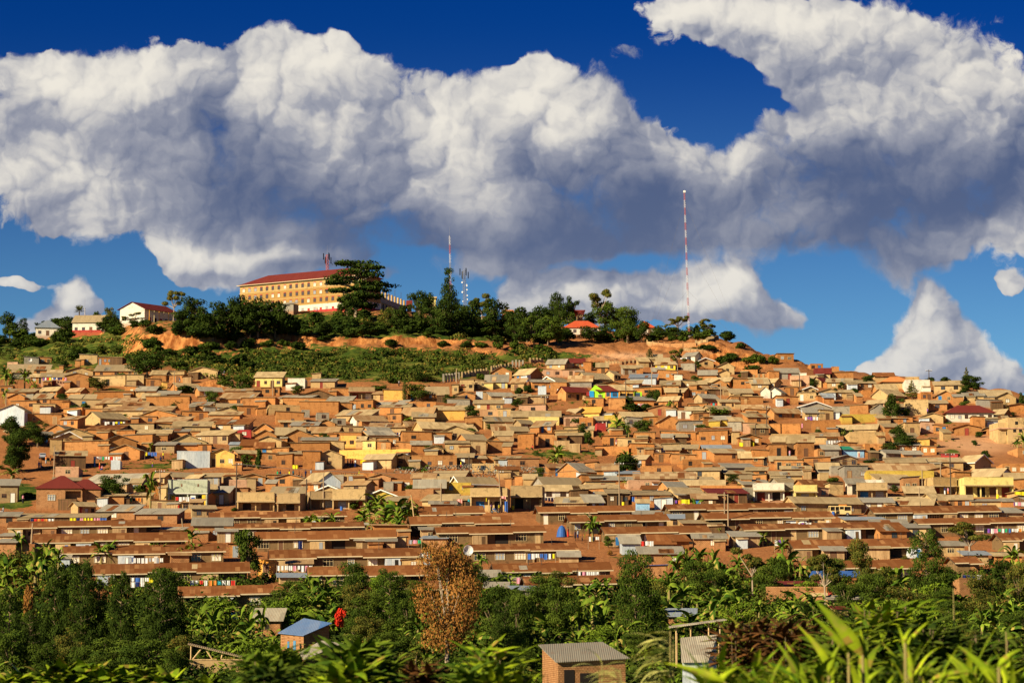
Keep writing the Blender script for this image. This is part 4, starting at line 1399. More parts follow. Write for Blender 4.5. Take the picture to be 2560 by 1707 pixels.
    for _ in range(rnd.choice([0, 0, 1])):
        pw_ = rnd.uniform(.8, 1.7); xs_ = rnd.uniform(-hx + 1, hx - 1); y0_ = rnd.uniform(-hy + .1, -hy * .5); y1_ = y0_ + rnd.uniform(1.2, 2.2); f_ = lambda y_: h + (min(y_, -.1) + hy) * k + th + .035; y1_ = min(y1_, -.15)
        a = MB(); a.slab([(xs_ - pw_ / 2, y0_, f_(y0_)), (xs_ + pw_ / 2, y0_, f_(y0_)), (xs_ + pw_ / 2 + .05, y1_, f_(y1_)), (xs_ - pw_ / 2 + .05, y1_, f_(y1_))], .03); a.build('roof_patch', rnd.choice(['striped_rusty_roof', 'weathered_iron_roof', 'grey_iron_roof']), root)
    ROWI.append((root, L, hx, hy, h, rise, Yg, s))
    for _ in range(rnd.choice([0, 1, 1, 2])):
        w_ = rnd.uniform(28, 62); q_ = rnd.uniform(X0 + 20, X1 - 20 - w_); y_ = Ye + rnd.uniform(9, 15)
        if y_ < 1490 and q_ + w_ < 2560: house('Z', 'M', q_ * K, (q_ + w_) * K, (y_ - 14) * K, (y_ - 7) * K, (y_ + 9) * K, rnd.choice('mmbitc'), rnd.choice('ggts'))
    tag(root, None, 'row house', group='rust-roofed row houses on the lower slope', px=(cx, (Yt + Yb) / 2), desc=f"{'short ' if L < 17 else ''}rusty roofed row house")

# ---------------------------------------------------------------- plainer houses where the crowded rows leave room
CROP['Z'] = (0, 0)
TOPX = [0, 300, 420, 700, 900, 1100, 1200, 1400, 1500, 1780, 1860, 1950, 2100, 2400, 2560]; TOPY = [925, 925, 962, 975, 975, 962, 945, 925, 925, 940, 945, 925, 950, 985, 1015]
KEEP = [(0, 140, 1110, 1290), (190, 430, 1140, 1205), (400, 1140, 1168, 1200), (1275, 1540, 1108, 1165), (2330, 2560, 1085, 1180), (480, 560, 940, 985), (0, 110, 920, 1010), (1270, 1480, 1000, 1030), (340, 400, 1240, 1290), (530, 640, 1260, 1300)]
for y in range(935, 1290, 9):
    x = rnd.uniform(0, 25)
    while x < 2540:
        w = rnd.uniform(38, 78); h_ = rnd.uniform(17, 25); c_ = x + w / 2
        if y - h_ > np.interp(c_, TOPX, TOPY) - 8 and not any(a < c_ < b and d < y < e for a, b, d, e in KEEP):
            o_ = OCC[int((y - h_) / 4):int(y / 4), max(0, int(x / 4)):int((x + w) / 4)]
            if o_.size and o_.mean() < .42:
                ty = rnd.choice('BBMMSSGG'); wl = rnd.choice('ooooooccctpgb' if y < 1240 else 'oocctk'); rf = rnd.choice('tttttgs' if ty != 'B' else 'tttn')
                rh = {'B': 3, 'M': h_ * .33, 'S': h_ * .4, 'G': h_ * .4}[ty]
                house('Z', ty, x * K, (x + w) * K, (y - h_) * K, (y - h_ + rh) * K, y * K, wl, rf, *([rnd.choice([-.3, -.2, .2])] if ty == 'S' else []))
        x += w * rnd.uniform(.5, .9)

# ---------------------------------------------------------------- buildings with a shape of their own
def part(parent, name, mt, *boxes):
    m = MB()
    for b in boxes: m.box(*b)
    return m.build(name, mt, parent)
def hip(mb, x0, x1, y0, y1, z, rise, inset, ov=.5, th=.12):
    a = [(x0 - ov, y0 - ov, z + th), (x1 + ov, y0 - ov, z + th), (x1 + ov, y1 + ov, z + th), (x0 - ov, y1 + ov, z + th)]; ym = (y0 + y1) / 2
    b = [(x0 + inset, ym, z + rise), (x1 - inset, ym, z + rise)]
    mb.poly([a[0], a[1], b[1], b[0]]); mb.poly([a[2], a[3], b[0], b[1]]); mb.poly([a[1], a[2], b[1]]); mb.poly([a[3], a[0], b[0]])
    mb.box(x0 - ov, x1 + ov, y0 - ov, y1 + ov, z + .005, z + th - .003)

# brick house with the maroon hipped roof and a recessed porch (left, above the rows)
def maroon_house():
    cx, _ = cp('E', 620, 0); xg, Yg, zg = ground(cx, cp('E', 0, 1375)[1]); s = F / Yg
    W = (905 - 335) / K / s; h = (cp('E', 0, 1375)[1] - cp('E', 0, 1180)[1]) / s; D = 9
    r0 = empty('brick_bungalow', (bearing(cx, 1260) * Yg, Yg, zg), R(3)); hx = W / 2
    occupy(*[v for v in (cp('E', 325, 0)[0], cp('E', 915, 0)[0], cp('E', 0, 1055)[1], cp('E', 0, 1380)[1])])
    xa, xb, xc = -hx + W * .46, -hx + W * .72, hx
    w = MB(); w.box(-hx, xa, 0, D, -2, h); w.box(xa, xb, 1.6, D, -2, h - .01); w.box(xb, xc, 2.2, D, -2, h)
    w.box(xa, xb + .003, .02, .3, h - .45, h - .012); w.box(xb - .14, xb + .14, .02, .3, -1.2, h - .452); w.build('wall', 'burnt_brick', r0)
    part(r0, 'porch_step', 'pink_mud', (-hx + .2, xb + 2.2, -1.9, -.01, -2.6, -.55)); part(r0, 'porch_wall', 'burnt_brick', (xa + .01, xb - .15, .25, .45, -.5, .75))
    m = MB(); hip(m, -hx, xb, 0, D, h, 2.9, 4.2, .35); hip(m, xb - 3.5, xc, 2.2, D + 1.2, h - .02, 2.3, 3.0, .35); m.build('roof', 'maroon_roof', r0)
    opening(r0, 'window', -hx + W * .24, h * .45, 1.5, 1.15, 0, 'cream_board', 'glass_pale', deep=.12)
    opening(r0, 'door', xb + 1.1, -.3, .8, 1.9, 2.2, 'frame_brown', 'inside')
    opening(r0, 'window', xa + 1.0, .9, .9, .9, 1.6, 'frame_brown', 'inside')
    tag(r0, 'large brown brick bungalow with patched maroon hipped roof and recessed porch', 'house')
maroon_house()

def mint_shop():
    x0, x1 = cp('E', 1545, 0)[0], cp('E', 1900, 0)[0]; cx = (x0 + x1) / 2; xg, Yg, zg = ground(cx, cp('E', 0, 1345)[1]); s = F / Yg
    W = (x1 - x0) / s; h = 120 / K / s; top = h + 125 / K / s; D = 6; hx = W / 2; rec = 1.7
    occupy(x0, x1, cp('E', 0, 1095)[1], cp('E', 0, 1345)[1])
    r0 = empty('mint_shop', (bearing(cx, 1230) * Yg, Yg, zg), R(2))
    w = MB(); w.box(-hx, hx, rec, D, -2, top - .9); w.box(-hx, -hx + .25, 0, rec - .004, -2, h - .06); w.box(-.12, .12, .02, .3, -.5, h - .06); w.box(hx - .25, hx, 0, rec - .004, -2, h - .06)
    w.box(-hx + .01, hx - .01, -.4, rec - .004, -2, .04); w.build('wall', 'mint_paint', r0)
    p = part(r0, 'parapet', 'mint_paint', (-hx - .05, hx + .05, -.05, .2, h + .06, top), (-hx - .05, -hx + .12, .203, D, h + .06, top - .003), (hx - .12, hx + .05, .203, D, h + .06, top - .003))
    part(r0, 'parapet_rim', 'white_board', (-hx - .12, hx + .12, -.12, .26, h - .058, h + .055), (-hx - .1, hx + .1, -.1, .25, top + .003, top + .09))
    part(r0, 'parapet_vent', 'frame_brown', (-hx * .35, -hx * .35 + .3, -.08, -.053, h + 1.4, h + 2.0), (hx * .5, hx * .5 + .3, -.08, -.053, h + 1.4, h + 2.0))
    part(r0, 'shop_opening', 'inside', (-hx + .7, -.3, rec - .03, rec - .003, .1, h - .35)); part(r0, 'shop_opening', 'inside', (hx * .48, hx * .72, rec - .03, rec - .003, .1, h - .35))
    part(r0, 'yellow_door', 'yellow_paint', (-hx + .5, -hx + 1.3, rec - .12, rec - .035, .1, h - .4), (-.9, -.3, rec - .12, rec - .035, .1, h - .5))
    part(r0, 'yellow_door', 'yellow_paint', (hx * .74, hx - .3, .1, .2, .1, h - .3)); part(r0, 'orange_door', 'orange_paint', (hx * .5, hx * .72, rec - .09, rec - .036, .1, h * .5))
    sb = part(r0, 'sign_board', 'white_board', (hx * .14, hx * .4, .3, .36, .15, h - .35))
    part(sb, 'sign_print', 'cloth_blue', (hx * .18, hx * .36, .27, .297, h * .6, h * .72)); part(sb, 'sign_print', 'cloth_red', (hx * .18, hx * .3, .27, .297, h * .3, h * .4)); part(sb, 'sign_print', 'cloth_purple', (hx * .2, hx * .36, .27, .297, h * .45, h * .55))
    tag(r0, 'mint green shop with tall blank parapet and bright yellow doors', 'shop')
mint_shop()

def big_iron_hall():                     # tall grey-blue iron gable above the shops
    x0, x1 = cp('F', 425, 0)[0], cp('F', 795, 0)[0]; cx = (x0 + x1) / 2; Yg = ground(cx, cp('F', 0, 1215)[1])[1]; s = F / Yg
    ze = tan_el(cp('F', 0, 1105)[1]) * Yg; zr = tan_el(cp('F', 0, 1028)[1]) * Yg; zg = H(bearing(cx) * Yg, Yg) - .5; W = (x1 - x0) / s
    occupy(x0, x1, cp('F', 0, 1025)[1], cp('F', 0, 1215)[1])
    yw = R(38); Lg = W * .52 / math.cos(R(15)); r0 = empty('iron_hall', (bearing(cx) * (Yg + 4), Yg + 4, zg), 0)
    h = ze - zg; rise = zr - ze; xm = -W / 2 + W * .52; y_ = 4.0
    # gable end faces the viewer on the right half, long left side runs back to the left
    A = [(xm - .2, -4.2), (W / 2, -3.0)]; off = (-W * .50, 4.6)
    a0, a1 = A; b0 = (a0[0] + off[0] * .98, a0[1] + off[1]); b1 = (a1[0] + off[0] * .98, a1[1] + off[1]); m0 = ((a0[0] + a1[0]) / 2, (a0[1] + a1[1]) / 2); n0 = (m0[0] + off[0], m0[1] + off[1])
    w = MB(); w.prism([(a0[0], a0[1], -2), (a1[0], a1[1], -2), (a1[0], a1[1], h), (m0[0], m0[1], h + rise), (a0[0], a0[1], h)], [(b0[0], b0[1], -2), (b1[0], b1[1], -2), (b1[0], b1[1], h), (n0[0], n0[1], h + rise), (b0[0], b0[1], h)])
    w.build('wall', 'iron_wall', r0); r = MB()
    for e, f_ in ((a0, b0), (a1, b1)):
        ex, ey = e[0] + (e[0] - m0[0]) * .14, e[1] + (e[1] - m0[1]) * .14 - .3; fx, fy = f_[0] + (e[0] - m0[0]) * .14, f_[1]
        r.prism([(ex, ey, h - rise * .14 + .03), (m0[0], m0[1] - .4, h + rise + .03), (m0[0], m0[1] - .4, h + rise + .1), (ex, ey, h - rise * .14 + .1)], [(fx, fy, h - rise * .14 + .03), (n0[0], n0[1], h + rise + .03), (n0[0], n0[1], h + rise + .1), (fx, fy, h - rise * .14 + .1)])
    r.build('roof', 'weathered_iron_roof', r0)
    part(r0, 'rail', 'rusty_iron_wall', (-W / 2 + 1, xm, -3.2, -3.1, h * .35, h * .35 + .12))
    tag(r0, 'tall grey-blue corrugated iron hall with pointed gable above the shops', 'hall')
big_iron_hall()

def colour_house():                      # lime, blue and orange walls under a maroon and a tan roof
    x0, x1 = cp('G', 710, 0)[0], cp('G', 1195, 0)[0]; cx = (x0 + x1) / 2; Yg = ground(cx, cp('G', 0, 362)[1])[1]; s = F / Yg
    zg = H(bearing(cx) * Yg, Yg); u = K * s; W = (x1 - x0) / s; h = 72 / u; occupy(x0, x1, cp('G', 0, 215)[1], cp('G', 0, 362)[1])
    r0 = empty('colourful_house', (bearing(cx, 980) * Yg, Yg, zg), R(4)); hx = W / 2; D = 6
    X_ = lambda v: -hx + (v - 710) / u
    w = MB(); w.box(X_(850), hx, 0, D, -2, h); w.build('wall', 'ochre_paint', r0)
    g = MB(); g.prism([(X_(710), 1.2, -2), (X_(852), -.02, -2), (X_(852), -.02, h), (X_(765), .7, h + 62 / u), (X_(710), 1.2, h)], [(X_(715), D, -2), (X_(852), D, -2), (X_(852), D, h), (X_(770), D, h + 62 / u), (X_(715), D, h)])
    g.build('gable_wall', 'lime_paint', r0)
    part(r0, 'blue_panel', 'blue_paint', (X_(905), X_(975), -.03, -.003, -1, h)); part(r0, 'blue_panel', 'blue_paint', (X_(710), X_(752), .55, .66, -1, h + .2))
    part(r0, 'orange_panel', 'orange_paint', (X_(852), X_(904), -.03, -.003, -1, h)); part(r0, 'lime_panel', 'lime_paint', (X_(1120), X_(1195), -.03, -.003, -1.5, h - .1)); part(r0, 'orange_trim', 'trim_orange', (X_(978), X_(1195), -.05, -.003, h - .08, h + .3))
    m = MB(); m.slab([(X_(765), -.5, h + .12), (X_(985), -.5, h + .12), (X_(930), 3, h + 1.9), (X_(765), 3, h + 1.9)], .06); m.slab([(X_(765), 3, h + 1.9), (X_(930), 3, h + 1.9), (X_(930), D + .3, h + .2), (X_(765), D + .3, h + .2)], .06); m.build('roof', 'maroon_roof', r0)
    m = MB(); m.slab([(X_(975), -.5, h + .34), (X_(1140), -.5, h + .34), (X_(1060), 4, h + 2.4), (X_(895), 4, h + 2.4)], .06); m.build('roof', 'weathered_iron_roof', r0)
    part(r0, 'porch', 'inside', (X_(982), X_(1115), -.03, -.003, .1, h - .5))
    for v in (985, 1050, 1112): part(r0, 'porch_post', 'trim_orange', (X_(v) - .09, X_(v) + .09, -.5, -.32, -.6, h))
    for v, q in ((880, .9), (943, 1.2), (1155, 1.2)): opening(r0, 'window', X_(v), .9, q, 1.0, -.03, 'door_blue', 'glass')
    opening(r0, 'window', X_(805), .6, .9, .8, -.02, 'frame_cream', 'glass')
    tag(r0, 'lime, blue and orange painted house with maroon and tan roofs', 'house')
colour_house()

def kiosk():                             # pale blue iron kiosk with a dark green roof, a dark car beside it
    x0, x1 = cp('H', 690, 0)[0], cp('H', 885, 0)[0]; cx = (x0 + x1) / 2; _, Yg, zg = ground(cx, cp('H', 0, 530)[1]); s = F / Yg; u = K * s
    W = (x1 - x0) / s; hx = W / 2; h = 75 / u; occupy(x0, x1, cp('H', 0, 430)[1], cp('H', 0, 530)[1])
    r0 = empty('iron_kiosk', (bearing(cx, 1130) * Yg, Yg, zg), R(8)); w = MB(); w.prism([(-hx, 0, -1), (hx, 0, -1), (hx, 3.5, -1), (-hx, 3.5, -1)], [(-hx, 0, h), (hx, 0, h), (hx, 3.5, h + .9), (-hx, 3.5, h + .9)]); w.build('wall', 'sky_blue_paint', r0)
    m = MB(); m.slab([(-hx - .3, -.5, h + .05), (0, -.5, h + .05), (0, 3.8, h + 1.1), (-hx - .3, 3.8, h + 1.1)], .06); m.build('roof_panel', 'door_green', r0)
    m = MB(); m.slab([(.01, -.5, h + .05), (hx + .3, -.5, h + .05), (hx + .3, 3.8, h + 1.1), (.01, 3.8, h + 1.1)], .06); m.build('roof', 'weathered_iron_roof', r0)
    part(r0, 'door', 'curtain', (hx * .35, hx * .6, -.03, -.003, .1, h * .85)); part(r0, 'door', 'maroon_paint', (hx * .45, hx * .55, -.05, -.032, .2, h * .6))
    tag(r0, 'pale blue iron kiosk with half dark green, half tan roof', 'kiosk')
kiosk()

# four-storey school on the hilltop
def school():
    P0 = np.array(at(600, 716, 938)); P1 = np.array(at(905, 688.5, 906)); z_e = P0[2]; d = P1 - P0; L = math.hypot(d[0], d[1]); yaw = math.atan2(d[1], d[0])
    r0 = empty('school_building', (P0[0], P0[1], z_e - 13.6), yaw); h = 13.6; D = 13
    st = 3.15; b0 = h - 3 * st - .35
    part(r0, 'ground_floor_wall', 'white_paint', (0, L, -.01, D, 1.35, b0)); part(r0, 'ground_floor_base', 'maroon_paint', (-.02, L + .02, -.05, D, -8, 1.347))
    part(r0, 'wall', 'school_wall', (0, L, 0, D, b0 + .003, h)); part(r0, 'floor_band', 'cream_plaster', *[(-.06, L + .06, -.08, -.003, b0 + st * i - .12, b0 + st * i + .08) for i in (0, 1)], (-.1, L + .1, -.10, -.003, h - st - .15, h - st + .12))
    part(r0, 'top_wall', 'school_top', (.05, L - .05, -.035, -.003, h - st + .125, h - .05))
    m = MB(); hip(m, 0, L, 0, D, h, 4.6, 9.5, .9, .16); m.build('roof', 'maroon_roof', r0); part(r0, 'gutter', 'cream_board', (-1.0, L + 1.0, -1.0, -.905, h - .02, h + .2))
    n = int(L / 3.0)
    for f in range(3):
        for i in range(n):
            opening(r0, 'window', 2.0 + i * 3.0 + rnd.uniform(-.1, .1), b0 + f * st + .85, 1.15, 1.4, -.036, 'frame_brown', rnd.choice(['glass', 'glass', 'glass', 'glass_pale', 'curtain']), deep=.07)
            part(r0, 'lintel', 'maroon_paint', (2.0 + i * 3.0 - .6, 2.0 + i * 3.0 + .6, -.10, -.038, b0 + f * st + 2.35, b0 + f * st + 2.6))
    for i in range(n):
        if i % 2: part(r0, 'door', 'maroon_paint', (1.5 + i * 3.0, 2.6 + i * 3.0, -.09, -.052, .1, 2.3))
        else: opening(r0, 'window', 2 + i * 3.0, 1.5, 1.0, 1.0, -.052, 'frame_brown', 'glass_pale')
    tag(r0, 'long four-storey ochre school with maroon hipped roof on the hilltop', 'school')
school()
def frame_building():                    # unfinished wing: columns under and above a ring beam
    P0 = np.array(at(905, 724, 930)); P1 = np.array(at(1016, 759, 985)); d = P1 - P0; L = math.hypot(d[0], d[1]); yaw = math.atan2(d[1], d[0])
    r0 = empty('unfinished_wing', (P0[0], P0[1], P0[2] - 7), yaw); z = 7
    part(r0, 'ring_beam', 'grey_cement', (0, L, 0, 9, z - 2.2, z)); part(r0, 'lower_wall', 'cream_plaster', (0, L, 0.3, 8.7, -6, z - 2.203))
    n = 14
    for i in range(n):
        x = L * (i + .3) / n; part(r0, 'column', 'cream_plaster', (x, x + 1.1, -.05, .6, z + .003, z + 2.6 + rnd.uniform(-.2, .2)))
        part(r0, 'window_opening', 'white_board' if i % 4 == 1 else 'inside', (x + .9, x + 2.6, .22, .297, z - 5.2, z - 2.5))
        if i % 2 == 0: m = MB(); m.tube((x + .5, .3, z + 2.5), (x + .5, .3, z + 5.5), .09, .07, 5); m.build('steel_rod', 'dark_pole', r0)
    tag(r0, 'unfinished concrete wing with a row of bare columns beside the school', 'building')
frame_building()
def school_annex():
    P0 = at(705, 779, 905); r0 = empty('annex', P0, R(-25)); part(r0, 'wall', 'grey_cement', (0, 5.2, 0, 4, -2, 2.9)); m = MB(); m.slab([(-.4, -.5, 2.95), (5.7, -.5, 2.95), (5.7, 4.4, 4.2), (-.4, 4.4, 4.2)], .1); m.build('roof', 'grey_iron_roof', r0)
    part(r0, 'vent', 'inside', (.6, 3.5, -.03, -.003, 2.1, 2.5)); tag(r0, 'small grey annex with pale grey roof below the school', 'annex')
school_annex()

def hill_house(c, x0, x1, yt, ye, yb, Yg, wall, roof, kind, lab, yaw=0, n=3, base=None, D=8, inset=None):
    X0, Yt = cp(c, x0, yt); X1, Ye = cp(c, x1, ye); Yb = cp(c, 0, yb)[1]; s = F / Yg; cx = (X0 + X1) / 2
    W = (X1 - X0) / s; h = (Yb - Ye) / s; ap = (Ye - Yt) / s; z0 = tan_el(Yb) * Yg
    r0 = empty('hilltop_house', (bearing(cx, Ye) * Yg, Yg, z0), R(yaw)); hx = W / 2
    if kind == 'hip':
        part(r0, 'wall', wall, (-hx, hx, 0, D, -4, h)); m = MB(); hip(m, -hx, hx, 0, D, h, ap + D / 2 * tan_el(Ye), inset or D * .5, .5); m.build('roof', roof, r0)
    else:
        rise = ap + D / 2 * tan_el(Ye); w = MB(); w.prism([(-hx, 0, -4), (-hx, D, -4), (-hx, D, h), (-hx, D / 2, h + rise), (-hx, 0, h)], [(hx, 0, -4), (hx, D, -4), (hx, D, h), (hx, D / 2, h + rise), (hx, 0, h)]); w.build('wall', wall, r0)
        m = MB(); k = rise / (D / 2)
        for a_, b_ in ((-.5, D / 2), (D + .5, D / 2)): m.slab([(-hx - .4, a_, h - .5 * k + .1), (hx + .4, a_, h - .5 * k + .1), (hx + .4, b_, h + rise + .1), (-hx - .4, b_, h + rise + .1)], .09)
        m.build('roof', roof, r0)
    if base: part(r0, 'painted_base', base, (-hx - .02, hx + .02, -.05, -.003, -4, h * .22))
    for i in range(n): opening(r0, 'window' if i != n // 2 else 'door', -hx + W * (i + .5) / n, .9 if i != n // 2 else .1, 1.1, 1.1 if i != n // 2 else 2.0, 0, 'frame_brown', 'glass' if i != n // 2 else 'door_brown')
    tag(r0, lab, 'house'); return r0
hill_house('A', 330, 545, 735, 805, 880, 905, 'white_paint', 'blue_iron_roof', 'hip', 'cream house with grey-green hipped roof at the left end of the ridge', 10)
hill_house('A', 662, 940, 690, 750, 848, 895, 'white_paint', 'weathered_iron_roof', 'gable', 'low white building with a red base and tan roof on the left ridge', -6, 4, 'maroon_paint')
hill_house('C', 480, 800, 740, 805, 870, 862, 'white_paint', 'red_tile_roof', 'hip', 'white bungalow with wide bright red hipped roof among hilltop trees', 0, 5)
hill_house('C', 1130, 1310, 742, 805, 860, 868, 'white_paint', 'red_tile_roof', 'hip', 'white house with red hipped roof half hidden right of the tall dark tree', 0, 2)
hill_house('C', 598, 650, 640, 680, 760, 900, 'cream_plaster', 'maroon_roof', 'hip', 'slim cream tower house with small red roof above the trees', 0, 1, D=7, inset=3.4)
hill_house('B', 1385, 1425, 555, 600, 650, 985, 'cream_plaster', 'maroon_roof', 'gable', 'small red-roofed gatehouse at the end of the unfinished wing', 0, 1, D=5)
hill_house('B', 1590, 1650, 520, 530, 640, 890, 'pale_yellow_paint', 'weathered_iron_roof', 'gable', 'yellow house glimpsed between hilltop trees', 0, 1, D=5)
hill_house('B', 2270, 2370, 640, 690, 720, 905, 'mud_brick', 'orange_tile_roof', 'hip', 'house with orange roof peeping over the hilltop trees', 0, 1)
def hall_left():
    P = at(*cp('A', 1100, 770), 900); s = F / 900; u = K * s; yaw = R(38); r0 = empty('school_hall', P, 0)
    # gable end facing the viewer, long veranda side receding to the right
    Wg = 235 / u / math.cos(R(12)); h = 135 / u; rise = 62 / u; d0 = Vector((math.cos(R(-12)), math.sin(R(-12)), 0)); d1 = Vector((math.cos(R(52)), math.sin(R(52)), 0)); Ls = 17.5
    a = [Vector((0, 0, -5)), d0 * Wg + Vector((0, 0, -5)), d0 * Wg + Vector((0, 0, h)), d0 * Wg * .5 + Vector((0, 0, h + rise)), Vector((0, 0, h))]
    w = MB(); w.prism([tuple(p) for p in a], [tuple(p + d1 * Ls) for p in a]); w.build('wall', 'white_paint', r0)
    m = MB(); up = Vector((0, 0, .12)); ridge = a[3] + up - d1 * .5
    for e, q in ((a[2], d0 * 1.0 - Vector((0, 0, rise / Wg * 2))), (a[4], d0 * -1.0 - Vector((0, 0, rise / Wg * 2)))):
        p0 = e + up + q * .9 - d1 * .5; m.prism([tuple(p0), tuple(ridge), tuple(ridge + up), tuple(p0 + up)], [tuple(p0 + d1 * (Ls + 1)), tuple(ridge + d1 * (Ls + 1)), tuple(ridge + up + d1 * (Ls + 1)), tuple(p0 + up + d1 * (Ls + 1))])
    m.build('roof', 'maroon_roof', r0)
    for i in range(7):
        p = a[2] + d1 * (1 + i * 2.6) + d0 * 1.2; m = MB(); m.tube((p.x, p.y, -3), (p.x, p.y, h - .5), .14, .14, 6); m.build('veranda_post', 'frame_cream' if i % 2 else 'trim_orange', r0)
    for i in range(5):
        p = a[2] + d1 * (2 + i * 3.0) + d0 * .03; q = p + d1 * 1.3; m = MB(); m.prism([(p.x, p.y, .2), (q.x, q.y, .2), (q.x, q.y, 2.6), (p.x, p.y, 2.6)], [(p.x + .08, p.y - .05, .2), (q.x + .08, q.y - .05, .2), (q.x + .08, q.y - .05, 2.6), (p.x + .08, p.y - .05, 2.6)]); m.build('classroom_opening', 'inside' if i % 2 else 'maroon_paint', r0)
    tag(r0, 'cream gable-ended hall with long red roof and veranda on the left ridge', 'hall')
hall_left()

def unfinished_block():                  # two-storey brick shell at the right edge
    x0, x1 = cp('H', 2110, 0)[0], 2600; cx = (x0 + x1) / 2; Yg = ground(cp('H', 2200, 0)[0], cp('H', 0, 405)[1])[1]; s = F / Yg; u = K * s; z0 = tan_el(cp('H', 0, 405)[1]) * Yg
    r0 = empty('unfinished_house', (bearing(x0, 1060) * Yg, Yg, z0), R(4)); W = (x1 - x0) / s; occupy(x0, 2560, cp('H', 0, 160)[1], cp('H', 0, 405)[1])
    part(r0, 'wall', 'cream_plaster', (0, 85 / u, 0, 8, -3, 200 / u), (85 / u + .003, W, -.6, 8, -3, 245 / u)); part(r0, 'floor_slab', 'pink_mud', (-.1, W, -.75, 7.9, 140 / u, 140 / u + .35))
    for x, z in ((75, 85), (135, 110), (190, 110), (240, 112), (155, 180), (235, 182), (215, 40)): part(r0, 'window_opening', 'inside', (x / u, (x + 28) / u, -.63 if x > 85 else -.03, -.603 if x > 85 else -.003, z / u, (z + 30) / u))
    tag(r0, 'unfinished two-storey plastered house with empty window holes at the right edge', 'house')
unfinished_block()

# ---------------------------------------------------------------- the nearest houses among the trees
def near_house(nm, px, py, Yg, W, D, h, yaw, wall, roof, tilt, lab, parts=(), zdown=3):
    r0 = empty(nm, at(px, py, Yg), R(yaw)); hx = W / 2
    w = MB(); w.prism([(-hx, 0, -zdown), (hx, 0, -zdown), (hx, D, -zdown), (-hx, D, -zdown)], [(-hx, 0, h), (hx, 0, h + tilt[0]), (hx, D, h + tilt[1]), (-hx, D, h + tilt[2])]); w.build('wall', wall, r0)
    m = MB(); e = .45; f0 = h + .08; m.slab([(-hx - e, -e, f0), (hx + e, -e, f0 + tilt[0]), (hx + e, D + e, f0 + tilt[1]), (-hx - e, D + e, f0 + tilt[2])], .06); m.build('roof', roof, r0)
    for (k, x, z, ww, hh, a, b) in parts: opening(r0, k, x, z, ww, hh, 0, a, b)
    tag(r0, lab, 'house'); occupy(px - W * F / Yg / 2, px + W * F / Yg / 2, py - h * F / Yg - 20, py); return r0
def corner_house(nm, cs, wall, roof, down, lab, parts=(), inset=.35):
    '''roof corners front-left, front-right, back-right, back-left as real points; walls stand below them'''
    P = [Vector(at(*cp(c, x, y), Y)) for c, x, y, Y in cs]; o = Vector((sum(p.x for p in P) / 4, sum(p.y for p in P) / 4, min(p.z for p in P) - down)); r0 = empty(nm, o)
    Q = [p - o for p in P]; cc = sum(Q, Vector()) / 4; m = MB(); m.slab([tuple(q) for q in Q], .07); m.build('roof', roof, r0)
    I_ = [q + (cc - q).normalized() * inset for q in Q]; m = MB(); m.prism([(q.x, q.y, -3) for q in I_], [(q.x, q.y, q.z - .075) for q in I_]); m.build('wall', wall, r0)
    for (side, t, z, w, h_, mt) in parts:
        a, b = I_[side], I_[(side + 1) % 4]; d = Vector((b.x - a.x, b.y - a.y, 0)); L_ = d.length; d.normalize(); n_ = Vector((d.y, -d.x, 0)); p = Vector((a.x, a.y, 0)) + d * (L_ * t)
        m = MB(); q = [p - d * w / 2 + n_ * .003, p + d * w / 2 + n_ * .003, p + d * w / 2 + n_ * .05, p - d * w / 2 + n_ * .05]; m.prism([(v.x, v.y, z) for v in q], [(v.x, v.y, z + h_) for v in q]); m.build('window' if z > .3 else 'door', mt, r0)
    tag(r0, lab, 'house'); return r0
corner_house('brick_house', [('J', 200, 1105, 263), ('J', 437, 1130, 259), ('J', 700, 1015, 262), ('J', 440, 970, 267)], 'burnt_brick', 'blue_streak_roof', 2.4, 'brick house with blue and pale streaked iron roof beside the red flowers',
             [(0, .35, .8, .4, .9, 'door_blue'), (0, .62, 0, .5, 1.8, 'frame_blue'), (0, .88, 1.0, .3, .5, 'inside')])
corner_house('lean_to_house', [('J', 395, 1285, 241), ('J', 440, 1352, 236), ('J', 800, 1200, 240), ('J', 600, 1175, 246)], 'burnt_brick', 'grey_iron_roof', 2.4, 'brick lean-to with plain grey sloping roof below the blue streaked roof')
corner_house('brick_house', [('K', 240, 1212, 211), ('K', 402, 1372, 204), ('K', 1082, 1336, 206), ('K', 830, 1187, 213)], 'burnt_brick', 'grey_iron_roof', 2.6, 'large square brick house with flat weathered grey roof near bottom middle',
             [(1, .16, 0, .9, 1.9, 'inside'), (1, .45, 0, 1.6, 1.6, 'inside')], .45)
corner_house('metal_shed', [('K', 1545, 1150, 206), ('K', 1556, 1372, 200), ('K', 1800, 1368, 200), ('K', 1890, 1120, 207)], 'iron_wall', 'grey_iron_roof', 2.2, 'low grey iron shed with steep sheet roof behind the pale reeds')
def shelter():
    P = at(1745, 1634, 207); r0 = empty('open_shelter', P, R(6)); m = MB(); m.slab([(-2.6, 0, 2.35), (2.5, -.6, 3.05), (2.7, 1.9, 3.1), (-2.3, 1.9, 2.45)], .08); m.build('roof', 'grey_iron_roof', r0)
    for x, y in ((-1.9, .3), (-.6, .2), (1.0, .1), (2.0, 0), (2.2, 1.6), (-1.6, 1.6)): m = MB(); m.tube((x, y, -1.2), (x, y, 2.4 + (x + 2) * .12), .07, .06, 6); m.build('post', 'raw_timber', r0)
    tag(r0, 'open shelter of thin posts under one tilted grey iron sheet', 'shelter')
shelter()
